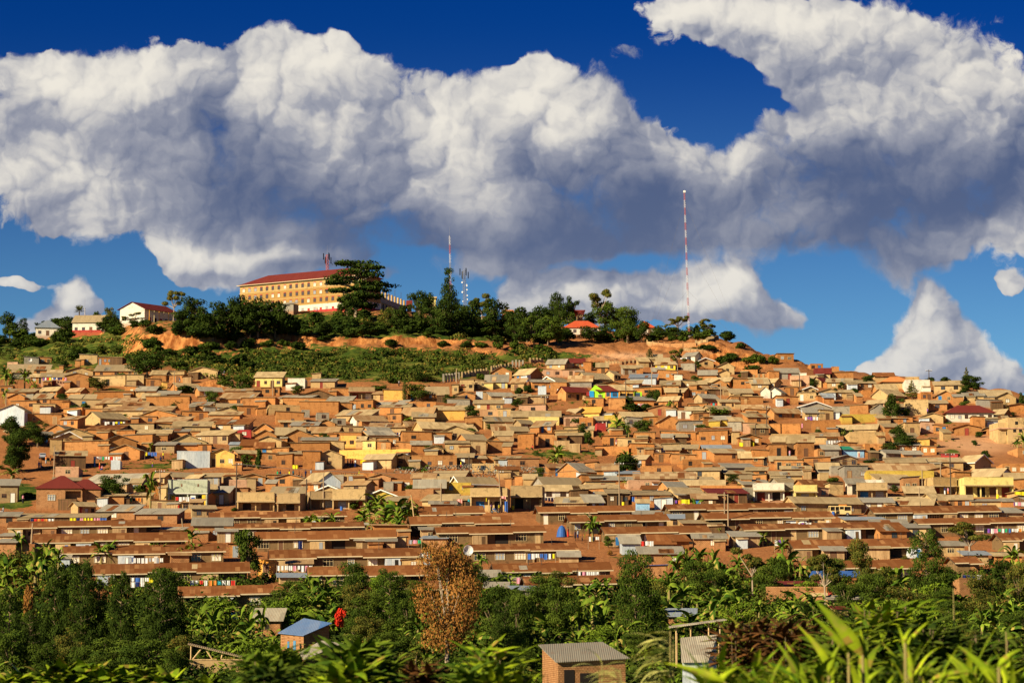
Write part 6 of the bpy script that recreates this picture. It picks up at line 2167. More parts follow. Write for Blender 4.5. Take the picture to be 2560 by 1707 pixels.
SCR = [(170, 880, 200, 30, 1.0), (640, 908, 220, 22, 1.4), (900, 912, 300, 30, 2.6), (1150, 912, 240, 30, 2.2), (760, 940, 300, 16, 1.2), (960, 818, 300, 18, 2.0), (500, 905, 160, 24, 1.0), (1330, 885, 50, 12, .5), (1250, 845, 120, 14, .8)]
scatter('hillside_scrub', SCR, 1900, (.5, 3.0), (.6, 1.0), ['leaf_mid', 'leaf_dark', 'leaf_olive', 'leaf_olive'], 'dense green scrub covering the open slope under the ridge', 24, .55)
UND = [(280, 1600, 320, 80, 2.), (900, 1560, 450, 110, 2.4), (1500, 1570, 400, 110, 2.4), (2150, 1540, 450, 120, 3.0), (1280, 1730, 1300, 50, 4.0), (100, 1460, 120, 60, 1), (1300, 1480, 60, 30, .3), (400, 1520, 200, 60, 1)]
scatter('undergrowth', UND, 5200, (.6, 1.9), (.8, 1.6), ['leaf_mid', 'leaf_dark', 'leaf_dark', 'leaf_bright', 'leaf_olive'], 'tangled garden undergrowth between the banana plants', 46, .36, 90)
VIL = [(1280, 1150, 1280, 120, 1), (1280, 1050, 1280, 60, .6), (300, 1165, 200, 20, .8), (1400, 1140, 100, 20, .8), (2300, 1100, 150, 40, .4), (1400, 1010, 250, 15, .5)]
scatter('roadside_weeds', VIL, 420, (.3, .8), (.4, .8), ['leaf_mid', 'leaf_olive'], 'small weeds and tufts on bare red ground between houses', 30, .28)

# ---------------------------------------------------------------- masts on the ridge
def lattice(m, x, y, z0, z1, w0, w1, n, rr=.07):
    """three-sided lattice between two heights"""
    def c_(z, k): t = (z - z0) / (z1 - z0); w = w0 + (w1 - w0) * t; a = k * 2.094 + .5; return (x(z) + w * math.cos(a), y + w * math.sin(a), z)
    for i in range(n):
        a, b = z0 + (z1 - z0) * i / n, z0 + (z1 - z0) * (i + 1) / n
        for k in range(3):
            m.tube(c_(a, k), c_(b, k), rr, rr, 4); m.tube(c_(a, k), c_(b, (k + 1) % 3), rr * .6, rr * .6, 3); m.tube(c_(b, k), c_(b, (k + 1) % 3), rr * .6, rr * .6, 3)
def mast(nm, xb, yb, xt, yt, Y, w, nb, colours, lab, rr=.09, top=None, guys=False, dishes=(), panels=0):
    z0 = float(H(bearing(xb) * Y, Y)) - 1; P1 = at(xt, yt, Y); X0 = bearing(xb, yb) * Y; r0 = empty(nm, (X0, Y, z0)); Ht = P1[2] - z0; dx = P1[0] - X0
    fx = lambda z: dx * z / Ht
    for i in range(nb):
        m = MB(); a, b = Ht * i / nb, Ht * (i + 1) / nb; lattice(m, fx, 0, a, b, w * (1 - .3 * i / nb), w * (1 - .3 * (i + 1) / nb), 3, rr); m.build('mast_section', colours[i % len(colours)], r0)
    if top: part(r0, 'top_light', 'white_board', (dx - top, dx + top, -top, top, Ht, Ht + 2 * top))
    else: m = MB(); m.tube((dx, 0, Ht), (dx, 0, Ht + 4), .06, .03, 4); m.build('aerial', 'steel', r0)
    if guys:
        for an in (0.3, 2.4, 4.5):
            for fr in (.35, .65, .95): m = MB(); m.tube((fx(Ht * fr), 0, Ht * fr), (math.cos(an) * 22, math.sin(an) * 22, 0), .02, .02, 3); m.build('guy_wire', 'wire', r0)
    for (fr, s_, sd) in dishes:
        m = MB(); s_ *= .62; z = Ht * fr; cx = fx(z) + sd * (w * .8 + s_ * .5); m.tube((cx, -.3, z), (cx, .1, z), s_, s_ * .85, 10); m.build('dish_antenna', 'dish_white', r0)
    for i in range(panels):
        a = i * 2 * math.pi / max(panels / 2, 1); z = Ht * (.97 if i % 2 else .90); q = w + .7; cx, cy = fx(z) + q * math.cos(a), q * math.sin(a); part(r0, 'panel_antenna', 'steel', (cx - .18, cx + .18, cy - .12, cy + .12, z - 1.4, z + 1.4))
    tag(r0, lab, 'mast'); return r0
mast('radio_mast', 1723, 812, 1711, 482, 880, .42, 20, ['mast_white', 'mast_red'], 'very tall slim red and white guyed mast on the right of the ridge', .055, .4, True)
mast('radio_mast', 1128, 770, 1124, 590, 950, .45, 9, ['mast_white', 'steel', 'mast_white', 'mast_red'], 'tall thin red and white mast behind the column-shaped tree', .06, None, False, [(.33, .5, 1), (.28, .5, -1), (.4, .5, 1), (.23, .6, 1), (.55, .4, 1), (.18, .5, -1)])
mast('cell_tower', 1164, 775, 1160, 676, 960, 1.0, 8, ['steel'], 'grey lattice cell tower crowded with dishes and panel antennas', .075, None, False, [(.75, .55, -1), (.68, .5, 1), (.6, .5, 1), (.55, .6, -1), (.48, .5, 1), (.7, .45, 1), (.4, .5, 1), (.36, .4, -1)], 12)
mast('cell_tower', 820, 720, 818, 637, 990, .9, 6, ['mast_white', 'mast_white', 'mast_white', 'mast_white', 'mast_red', 'mast_red'], 'red and white cell tower rising behind the school roof', .12, None, False, [], 12)
mast('aerial_mast', 212, 835, 212, 770, 930, .3, 4, ['mast_red', 'mast_white'], 'short thin aerial beside the fan palm', .06)

# ---------------------------------------------------------------- fences of upright posts, retaining walls
def fence(c, pts, hpx, lab, mt='cream_plaster', post=.45, gap=1.6, panel=True, d=None):
    r0 = None; Q = []
    for x, y in pts:
        px_, py_ = cp(c, x, y); g = ground(px_, py_, 340); Q.append(Vector(g))
    r0 = empty('block_wall' if panel else 'post_fence', Q[0])
    o = Q[0]; n_ = 0
    for a, b in zip(Q, Q[1:]):
        s = F / a.y; hh = hpx / K / s; L = (b - a).length; k = max(1, int(L / gap))
        if panel:
            m = MB(); a1, b1 = a - o, b - o; m.prism([(a1.x, a1.y, a1.z - 2), (b1.x, b1.y, b1.z - 2), (b1.x, b1.y, b1.z + hh * .72), (a1.x, a1.y, a1.z + hh * .72)], [(a1.x, a1.y + .2, a1.z - 2), (b1.x, b1.y + .2, b1.z - 2), (b1.x, b1.y + .2, b1.z + hh * .72), (a1.x, a1.y + .2, a1.z + hh * .72)]); m.build('panel', mt, r0)
        for i in range(k):
            if n_ > 90: break
            p = a - o + (b - a) * (i / k); m = MB(); m.box(p.x - post / 2, p.x + post / 2, p.y - .12, p.y + .12, p.z - 2, p.z + hh * rnd.uniform(.85, 1.1)); m.build('post', 'tan_plaster' if panel else 'grey_cement', r0); n_ += 1
    tag(r0, lab, 'wall' if panel else 'fence')
fence('C', [(1240, 965), (1450, 985), (1690, 975)], 45, 'low cream retaining wall along the ridge under the guyed mast', gap=4)
fence('C', [(1690, 970), (1790, 940), (1895, 915)], 45, 'cream wall with closely set pillars climbing to the cliff top', post=.7, gap=1.5)
fence('C', [(1580, 1025), (1700, 1030), (1850, 1045)], 40, 'lower pillared wall below the ridge right of centre', 'tan_plaster', post=.5, gap=1.8)
fence('B', [(1720, 1310), (1800, 1300), (1890, 1290)], 75, 'row of tall rough grey posts at the top of the village', panel=False, post=.6, gap=.95)
fence('B', [(1890, 1265), (2010, 1250), (2140, 1235)], 62, 'grey block wall with pillars under the scrub slope', 'grey_cement', post=.5, gap=1.2)
fence('B', [(2160, 1215), (2250, 1190), (2350, 1180)], 55, 'broken pillared wall above the tan gabled house', 'grey_cement', post=.5, gap=1.4)
fence('C', [(5, 1170), (130, 1170)], 66, 'short run of tall posts left of the two-tone maroon roofed house', panel=False, post=.55, gap=1.0)
fence('C', [(165, 1125), (290, 1120)], 40, 'pillared wall behind the two-tone maroon roofed house', 'tan_plaster', post=.6, gap=1.3)
fence('C', [(860, 1140), (1000, 1145), (1150, 1130)], 35, 'pillared wall below the bare sandy slope', 'tan_plaster', post=.6, gap=1.3)
fence('D', [(300, 1175 - 110), (440, 1175 - 110)], 30, 'short brown fence by the right hand houses', 'mud_brick', post=.5, gap=1.2)
fence('C', [(2220, 1270), (2350, 1262)], 42, 'brown pillared fence at the foot of the red cliff', 'mud_brick', post=.6, gap=1.1)

# ---------------------------------------------------------------- poles and wires
POLES = {}
def pole(key, c, x, yt, yb, arm=True, lab='', mt='pole_wood', rad=.15, lean=0):
    px_, pb = cp(c, x, yb); X_, Y_, z_ = ground(px_, pb); pt = cp(c, x, yt)[1]; h = tan_el(pt) * Y_ - z_
    r0 = empty('utility_pole', (X_, Y_, z_)); m = MB(); m.tube((0, 0, -1), (lean, 0, h), rad, rad * .75, 7); m.build('pole', mt, r0)
    if arm: part(r0, 'cross_arm', 'dark_pole', (lean - 1.0, lean + 1.0, -.08, .08, h - .55, h - .4)); \
        [part(r0, 'insulator', 'dish_white', (lean + q - .06, lean + q + .06, -.06, .06, h - .397, h - .15)) for q in (-.9, 0.35, .9)]
    POLES[key] = Vector((X_ + lean, Y_, z_ + h - .3)); tag(r0, lab, 'pole'); return r0
pole('a', 'E', 1473, 1005, 1350, True, 'pale straight utility pole left of the mint shop', lean=-.25)
pole('b', 'E', 2168, 940, 1385, True, 'dark utility pole right of the mint shop', 'dark_pole')
pole('c', 'E', 492, 790, 1075, False, 'thin pole in front of the dark open shack', lean=.1)
pole('d', 'F', 2258, 1010, 1400, True, 'pale leaning utility pole before the big cream shop', lean=-.7)
pole('e', 'F', 617, 1035, 1365, False, 'rough pole in front of the iron hall', mt='pole_wood')
pole('f', 'F', 462, 1090, 1370, False, 'dark pole at the left corner of the iron hall', 'dark_pole')
pole('g', 'F', 1470, 1235, 1560, False, 'bare yellowish leaning pole above the banana plants', lean=-1.0, mt='raw_timber')
pole('h', 'G', 985, 935, 1340, True, 'wooden utility pole with cross-arm near the centre right shacks')
pole('i', 'G', 1953, 1210, 1560, False, 'tall pole beside the maroon-canopied stall')
pole('j', 'G', 1985, 1230, 1580, False, 'second thin pole beside the maroon-canopied stall')
pole('k', 'F', 1698, 1130, 1400, False, 'thin pole in front of the olive walled house')
pole('l', 'H', 1678, 485, 880, True, 'dark utility pole beside the shops on the right', 'dark_pole')
pole('m', 'H', 1588, 570, 850, False, 'pale pole left of the dark utility pole on the right')
pole('n', 'H', 1418, 640, 860, False, 'thin pole behind the right hand row houses')
pole('o', 'G', 298, 330, 470, True, 'dark short pole left of the maroon roofed orange house', 'dark_pole')
pole('p', 'G', 1045, 180, 370, False, 'dark pole in front of the colourful house', 'dark_pole')
pole('q', 'G', 1283, 40, 300, False, 'pale pole among the upper houses right of centre')
pole('r', 'G', 1917, 210, 430, False, 'pale pole among the upper right houses')
pole('s', 'G', 2340, 420, 690, True, 'dark pole with lamp arm on the right slope', 'dark_pole')
pole('t', 'G', 2237, 590, 780, False, 'short dark pole on the right slope', 'dark_pole')
pole('u', 'A', 1597, 1200, 1415, False, 'thin wooden pole above the brick walls on the left')
pole('v', 'B', 153, 1270, 1430, False, 'greenish pole in front of the pale yellow house')
pole('w', 'B', 1840, 1180, 1310, False, 'thin pole by the grey post fence')
pole('x', 'D', 1478, 820, 900, True, 'small pole with cross-arm on the right skyline', 'dark_pole')
pole('y', 'D', 290, 860, 1015, False, 'dark pole among the upper right houses', 'dark_pole')
pole('z', 'I', 285, 100, 290, False, 'pale post before the topmost left row house', lean=.2)
pole('A', 'I', 1690, 55, 200, False, 'short leaning pale post between the left rows', lean=-.5)
pole('B', 'E', 52, 300, 540, False, 'thin pole beside the white iron shed at the left edge')
pole('C', 'H', 1390, 800, 960, False, 'short pole in front of the right shops')
pole('D', 'F', 1955, 880, 1060, False, 'thin dark pole beside the rubble heap', 'dark_pole')
pole('E', 'G', 1480, 370, 500, False, 'dark bent pole among bananas right of centre', 'dark_pole')
def wires(a, b, lab):
    A, B = POLES[a], POLES[b]; m = MB(); r0 = None
    for off in (-.8, 0, .8):
        last = None
        for i in range(9):
            t = i / 8; p = A.lerp(B, t); p = Vector((p.x + off, p.y, p.z - 4 * 1.0 * t * (1 - t) + .05)); 
            if last is not None: m.tube(last, p, .022, .022, 3)
            last = p
    o = m.build('power_lines', 'wire'); tag(o, lab, 'wires')
wires('a', 'b', 'sagging power lines over the mint shop'); wires('b', 'd', 'sagging power lines between dark pole and big cream shop'); wires('d', 'h', 'sagging power lines over the centre shops'); wires('h', 'l', 'long power lines above the right hand shops')

# ---------------------------------------------------------------- washing
def clothesline(c, x0, x1, y, ybase, cols, lab, n=None, hpx=None, Y=None):
    X0, yy = cp(c, x0, y); X1 = cp(c, x1, y)[0]
    if Y is None: Y = ground((X0 + X1) / 2, cp(c, 0, ybase)[1])[1]
    a = Vector(at(X0, yy, Y)); b = Vector(at(X1, yy, Y)); L = b.x - a.x
    r0 = empty('clothesline', a); m = MB(); m.tube((0, 0, 0), (L, 0, b.z - a.z), .02, .02, 4); m.build('line', 'wire', r0)
    for q, z in ((0, 0), (L, b.z - a.z)): m = MB(); m.tube((q, 0, z - 2.2), (q, 0, z + .08), .04, .035, 5); m.build('post', 'pole_wood', r0)
    tag(r0, 'clothesline ' + lab, 'clothesline')
    n = n or max(3, int(L / .62)); cnt = {}
    for i in range(n):
        cc = rnd.choice(cols); w = L / n * rnd.uniform(.6, .9); h = (hpx / K / (F / Y) if hpx else .85) * rnd.uniform(.6, 1.15); x = L * (i + .5) / n; z = (b.z - a.z) * (i + .5) / n
        g = MB(); S = 4
        for j in range(S):
            u0, u1 = j / S, (j + 1) / S; y0, y1 = [.035 * math.sin(7 * u + i) for u in (u0, u1)]
            g.prism([(-w / 2 + w * u0, y0, -h), (-w / 2 + w * u1, y1, -h), (-w / 2 + w * u1, y1, 0), (-w / 2 + w * u0, y0, 0)], [(-w / 2 + w * u0, y0 + .015, -h), (-w / 2 + w * u1, y1 + .015, -h), (-w / 2 + w * u1, y1 + .015, 0), (-w / 2 + w * u0, y0 + .015, 0)])
        o = g.build('hanging_cloth', 'cloth_' + cc, None, a + Vector((x, -.03, z - .02))); cnt[cc] = cnt.get(cc, 0) + 1
        od = ['', 'second ', 'third ', 'fourth ', 'fifth ', 'sixth ', 'seventh ', 'eighth ', 'ninth ', 'tenth '][min(cnt[cc] - 1, 9)]
        tag(o, f'{od}{cc} cloth on the line {lab}', 'laundry', group='washing ' + lab)
MIX = ['white', 'white', 'white', 'blue', 'red', 'pink', 'black', 'grey', 'yellow', 'green', 'purple', 'orange', 'navy']
clothesline('A', 390, 612, 1262, 1352, ['orange', 'pink', 'blue', 'white', 'navy', 'yellow', 'purple', 'red'], 'across the pink mud house')
clothesline('A', 735, 800, 1310, 1355, ['white', 'purple', 'white'], 'by the orange gabled house')
clothesline('E', 960, 1150, 565, 610, ['white', 'white', 'blue', 'black', 'yellow'], 'beside the cream gabled house')
clothesline('E', 860, 1110, 885, 960, ['white', 'white', 'white', 'grey', 'red', 'yellow', 'green'], 'in the shady yard above the iron wall')
clothesline('E', 1330, 1440, 845, 915, ['white', 'blue', 'yellow', 'white'], 'by the dark mud hut')
clothesline('E', 1435, 1530, 740, 800, ['blue', 'pink', 'red', 'white', 'navy', 'green'], 'in the gap beside the two gables')
clothesline('E', 1450, 1540, 775, 840, ['white', 'blue', 'red', 'navy'], 'lower in the gap beside the two gables')
clothesline('E', 965, 1300, 1262, 1330, ['black', 'green', 'blue', 'white', 'orange', 'white', 'navy'], 'under the dark tree by the bungalow')
clothesline('E', 1195, 1300, 1230, 1300, ['white', 'white', 'white', 'pink'], 'at the cream house corner behind the dark tree')
clothesline('E', 1610, 1740, 1255, 1345, ['white', 'red', 'blue', 'white'], 'across the mint shop front', Y=464)
clothesline('E', 280, 500, 1455, 1490, ['white', 'navy', 'white', 'orange', 'red'], 'under the long dark shed', Y=444)
clothesline('E', 640, 980, 1448, 1490, ['pink', 'purple', 'blue', 'navy', 'teal', 'green', 'yellow'], 'at the right end of the long dark shed', Y=444)
clothesline('F', 1265, 1400, 665, 710, ['blue', 'white', 'navy', 'white'], 'among the brick walls mid village')
clothesline('G', 300, 410, 1262, 1320, MIX, 'below the white shop house')
clothesline('G', 1490, 1620, 1285, 1330, MIX, 'before the tan stall row')
clothesline('H', 530, 690, 370, 420, ['white', 'white', 'grey'], 'above the pale blue kiosk')
clothesline('D', 335, 460, 1255, 1290, ['yellow', 'white', 'purple', 'white'], 'before the cream house on the right slope')
clothesline('G', 1820, 1970, 395, 430, ['blue', 'red', 'blue', 'white', 'teal'], 'at the upper right houses')
clothesline('G', 1110, 1240, 400, 430, ['pink', 'white', 'navy', 'red'], 'under the lime painted wall')
clothesline('I', 1200, 1410, 600, 690, ['white', 'blue', 'red', 'yellow', 'navy', 'white'], 'on the fifth left row house', Y=352)
clothesline('I', 1200, 1330, 640, 690, ['white', 'white', 'navy'], 'just below the fifth left row house', Y=350)
clothesline('I', 1745, 2160, 625, 690, ['teal', 'white', 'white', 'red', 'black', 'green', 'white', 'orange'], 'right of the tallest left tree', Y=350)
clothesline('I', 1150, 1500, 420, 480, ['blue', 'white', 'white', 'grey'], 'behind the small banana plants', Y=382)
clothesline('J', 190, 520, 490, 570, ['white', 'white', 'white', 'white', 'pink'], 'of white sheets beside the orange outhouse', hpx=55, Y=370)
clothesline('J', 1400, 1520, 255, 330, MIX, 'between the centre rows', Y=398)
clothesline('J', 95, 190, 855, 900, ['white', 'white', 'purple'], 'above the grey roof by the palms', Y=330)
clothesline('K', 140, 400, 380, 450, ['white', 'blue', 'white', 'navy', 'yellow', 'grey'], 'on the centre row house', Y=382)
clothesline('K', 600, 800, 545, 590, ['white', 'pink', 'white'], 'near the end of the centre row', Y=362)
clothesline('K', 40, 230, 600, 640, ['red', 'white', 'pink', 'black'], 'on the lowest centre row house', Y=354)
clothesline('K', 1180, 1300, 265, 330, ['white', 'blue', 'red', 'white'], 'beside the blue-grey iron lean-to', Y=402)
clothesline('K', 700, 800, 225, 260, ['white', 'pink', 'black', 'white'], 'under the single banana plant', Y=412)
clothesline('L', 270, 400, 95, 130, ['white', 'purple', 'white'], 'on the right upper row house', Y=428)
clothesline('L', 60, 200, 255, 300, ['white', 'navy', 'purple', 'white'], 'below the right middle row house', Y=412)
clothesline('L', 1980, 2330, 150, 200, MIX, 'at the far right row house', Y=426)
clothesline('L', 1780, 1960, 575, 610, ['white', 'white', 'navy'], 'by the far right brick wall', Y=352)
clothesline('H', 2240, 2350, 935, 985, ['pink', 'white', 'purple', 'red'], 'at the right edge shops')
clothesline('H', 410, 580, 975, 1030, ['blue', 'navy', 'white', 'blue'], 'before the long cream house')

# ---------------------------------------------------------------- people
def skinned(name, vs, es, rs, sub=1):
    me = bpy.data.meshes.new(name); me.from_pydata(vs, es, []); ob = bpy.data.objects.new(name, me); col.objects.link(ob)
    sk = ob.modifiers.new('skin', 'SKIN'); ss = ob.modifiers.new('sub', 'SUBSURF'); ss.levels = sub
    for i, r in enumerate(rs): me.skin_vertices[0].data[i].radius = (r, r)
    me.skin_vertices[0].data[0].use_root = True
    bpy.context.view_layer.update(); dg = bpy.context.evaluated_depsgraph_get(); m2 = bpy.data.meshes.new_from_object(ob.evaluated_get(dg))
    bpy.data.objects.remove(ob); m2.name = name; return m2
def body_mesh(pose):
    st = {'stand': 0, 'walk': .28, 'sit': 0}[pose]; hz = .92 if pose != 'sit' else .25
    V = [(0, 0, hz), (0, 0, hz + .28), (0, 0, hz + .48), (0, -.01, hz + .60), (0, -.02, hz + .72), (0, -.02, hz + .80)]; E = [(0, 1), (1, 2), (2, 3), (3, 4), (4, 5)]; Rr = [.135, .125, .13, .055, .085, .07]
    for s_ in (-1, 1):
        b = len(V)
        if pose == 'sit': V += [(s_ * .1, -.02, hz - .02), (s_ * .13, -.42, hz + .12), (s_ * .13, -.48, .08), (s_ * .13, -.60, .03)]
        else: V += [(s_ * .09, 0, hz - .05), (s_ * .10, -.02 + s_ * st * .4, .50), (s_ * .10, s_ * st, .08), (s_ * .10, s_ * st - .12, .03)]
        E += [(0, b), (b, b + 1), (b + 1, b + 2), (b + 2, b + 3)]; Rr += [.09, .065, .042, .035]
        b = len(V); V += [(s_ * .19, 0, hz + .47), (s_ * .24, -s_ * st * .3 + .02, hz + .20), (s_ * .24, -s_ * st * .6 - .08, hz - .02), (s_ * .24, -s_ * st * .7 - .12, hz - .10)]; E += [(2, b), (b, b + 1), (b + 1, b + 2), (b + 2, b + 3)]; Rr += [.055, .04, .03, .026]
    m = skinned('body', V, E, Rr, 2); m.materials.clear(); m.materials.append(MATS['skin']); return m
BODY = {p: body_mesh(p) for p in ('stand', 'walk', 'sit')}
def ringhull(zs, parent, name, mt):
    m = MB(); n = 10
    for (z0, a0, b0, y0), (z1, a1, b1, y1) in zip(zs, zs[1:]):
        m.prism([(a0 * math.cos(t * 2 * math.pi / n), y0 + b0 * math.sin(t * 2 * math.pi / n), z0) for t in range(n)], [(a1 * math.cos(t * 2 * math.pi / n), y1 + b1 * math.sin(t * 2 * math.pi / n), z1) for t in range(n)])
    return m.build(name, mt, parent)
def person(c, x, yb, pose, top, bottom, lab, sc_=1.0, Y=None, rz=None):
    px_, py_ = cp(c, x, yb); X_, Y_, z_ = ground(px_, py_) if Y is None else (bearing(px_, py_) * Y, Y, tan_el(py_) * Y)
    r0 = empty('person', (X_, Y_, z_), rnd.uniform(-1.5, 1.5) if rz is None else rz); r0.scale = (sc_ * 1.12,) * 3
    o = bpy.data.objects.new('body', BODY[pose]); col.objects.link(o); o.parent = r0; hz = .92 if pose != 'sit' else .25
    ringhull([(hz - .02, .17, .14, 0), (hz + .25, .155, .135, 0), (hz + .46, .21, .135, 0), (hz + .56, .10, .09, 0)], r0, 'shirt', 'cloth_' + top)
    if pose == 'sit': ringhull([(.02, .26, .34, -.22), (.2, .24, .30, -.2), (hz + .02, .17, .15, 0)], r0, 'skirt', 'cloth_' + bottom)
    else: ringhull([(.45 if rnd.random() < .5 else .15, .17, .16 + (.12 if pose == 'walk' else 0), 0), (.7, .17, .15, 0), (hz + .02, .165, .145, 0)], r0, 'trousers', 'cloth_' + bottom)
    ringhull([(hz + .74, .085, .092, 0), (hz + .82, .09, .095, .0), (hz + .90, .05, .055, 0)], r0, 'hair', 'hair')
    tag(r0, lab, 'person')
PEOPLE = '''E 210 1318 stand pink black|in pink top standing on the dirt road left of the bungalow
E 1887 1425 walk blue navy|in blue shirt striding along the road below the mint shop
E 1640 1405 walk red black|in red top on the road by the grey iron roofed sheds
E 357 1003 stand blue navy|in blue, left one of two beside the parked silver car
E 376 1005 stand navy blue|in navy, right one of two beside the parked silver car
E 422 955 stand orange grey|in orange top up the lane behind the silver car
E 463 960 stand orange brown|in orange at the foot of the thin pole
E 1498 915 stand yellow black|in yellow shirt at the yard corner by the timber box
E 1475 925 sit navy black|in dark clothes sitting at the yard corner
E 1400 982 stand yellow purple|child in yellow on the bare ground above the bank
E 915 1005 stand orange red|in orange in the shady yard, left of two
E 938 1010 sit pink blue|in pink crouching in the shady yard
E 868 985 stand teal blue|in teal in the shady yard
E 660 1398 sit grey blue|child sitting on the bungalow's front step
E 917 1398 sit pink white|child in pink by the bungalow's right corner
E 2200 1100 sit white black|in white top sitting on the shop roof, left of two
E 2225 1100 sit white red|in white top sitting on the shop roof, right of two
E 1685 1345 sit red black|sitting in front of the mint shop's dark opening
E 30 1395 sit grey white|crouching at the lower left beside the road
A 1650 1308 stand blue white|child in blue before the orange house under the thin pole
A 2060 1230 sit blue white|in pale blue sitting on the bare slope beside the water tank tower
F 198 1090 stand green navy|in green, leftmost of the crowd on the bank
F 222 1090 stand blue black|in blue beside the green-shirted one in the crowd
F 307 1090 stand yellow black|in bright yellow vest standing in the crowd
F 340 1085 stand teal black|in teal right of the yellow vest in the crowd
F 265 1095 sit grey black|in grey seated at the crowd's left
F 375 1095 sit brown grey|in brown seated in the crowd
F 393 1090 stand orange black|in orange at the middle of the crowd
F 420 1095 sit navy blue|in navy seated at the crowd's middle
F 455 1085 stand navy black|tall one in navy at the crowd's right end
F 285 1095 sit white pink|in white seated left of the yellow vest
F 240 1095 sit pink grey|in pink seated near the blue shirt
F 505 1080 stand grey brown|in grey walking between crowd and iron hall
F 800 1090 sit red black|in red seated right of the iron hall
F 820 1092 sit white blue|in white seated right of the iron hall
F 785 1090 sit brown navy|in brown seated just right of the iron hall
F 880 1095 sit pink red|in pink seated among the right group on the bank
F 903 1095 sit white pink|in white seated among the right group on the bank
F 925 1095 sit red white|in red seated among the right group on the bank
F 947 1090 stand yellow black|in bright yellow standing with the right group on the bank
F 970 1095 sit yellow green|in yellow seated with the right group on the bank
F 990 1095 sit grey red|in grey seated with the right group on the bank
F 1063 1092 stand red black|in red standing alone near the end of the bank
F 1115 1092 sit red grey|in red crouching at the far right of the bank
F 867 985 stand red navy|in red, left of three at the small blue stall
F 885 985 stand red black|in red, middle of three at the small blue stall
F 912 985 stand white navy|in white, right of three at the small blue stall
F 842 985 stand teal black|in teal standing left of the small blue stall
F 795 975 sit black blue|dark clothed one sitting by the cream gabled house
F 1310 990 sit black teal|in dark clothes at the dark timber hut
F 1193 1035 stand orange brown|child in orange on the red bank
F 1883 1000 stand yellow red|in yellow beside the rubble heap
F 2208 1060 stand teal grey|in teal by the weeds on the right of the rubble heap
F 2185 940 stand orange pink|in orange by the small iron shed
F 610 990 sit purple black|in purple sitting in the shade of the cream gable
F 945 1185 sit yellow brown|in yellow perched on the cream shop roof
F 2230 1405 stand yellow brown|in yellow shirt beside the motorcycle
F 2160 1390 stand purple black|in purple at the cream shop railing
F 2308 1345 stand white blue|in white at the shop door by the pale pole
K 515 235 stand red red|in red beside the blue tarpaulin
K 580 262 stand navy black|in navy, left of two on the path by the banana plant
K 604 255 stand grey navy|in grey, right of two on the path by the banana plant
K 645 275 stand brown black|child in dark clothes on the path
K 1255 330 stand red brown|in red by the iron lean-to washing
G 190 820 sit red black|in red at the foot of the brick wall
G 835 1340 stand blue navy|in blue at the centre right shacks
G 957 790 stand pink white|in pink at the doorway of a brick house
G 2155 1290 stand white blue|in white at the stall by the white shop
H 1655 880 stand pink orange|in pink dress before the shops on the right
H 1625 875 stand navy white|in navy before the shops on the right
H 2100 890 stand white red|in white at the yellow shop on the right
H 2170 890 stand red white|in red at the yellow shop on the right
H 200 530 stand pink grey|in pink at the dark doorway on the right slope
D 1465 1240 stand purple black|in purple on the red slope under the big cream wall
D 315 1375 stand pink pink|in bright pink between houses on the right slope
B 308 705 stand pink purple|in pink on the grass below the school
B 560 660 stand purple purple|in purple by the school wall
B 400 715 stand white pink|in white and pink on the grass below the school
B 895 650 stand purple pink|in purple under the flat-topped tree
B 1312 1345 stand white black|in white on the slope above the village'''
for ln in PEOPLE.splitlines():
    a, lab = ln.split('|'); f = a.split(); kid = 'child' in lab
    Y = None
    if f[0] == 'B' and float(f[2]) < 800: Y = 905
    person(f[0], float(f[1]), float(f[2]), f[3], f[4], f[5], ('' if kid else 'person ') + lab, .7 if kid else 1, Y)

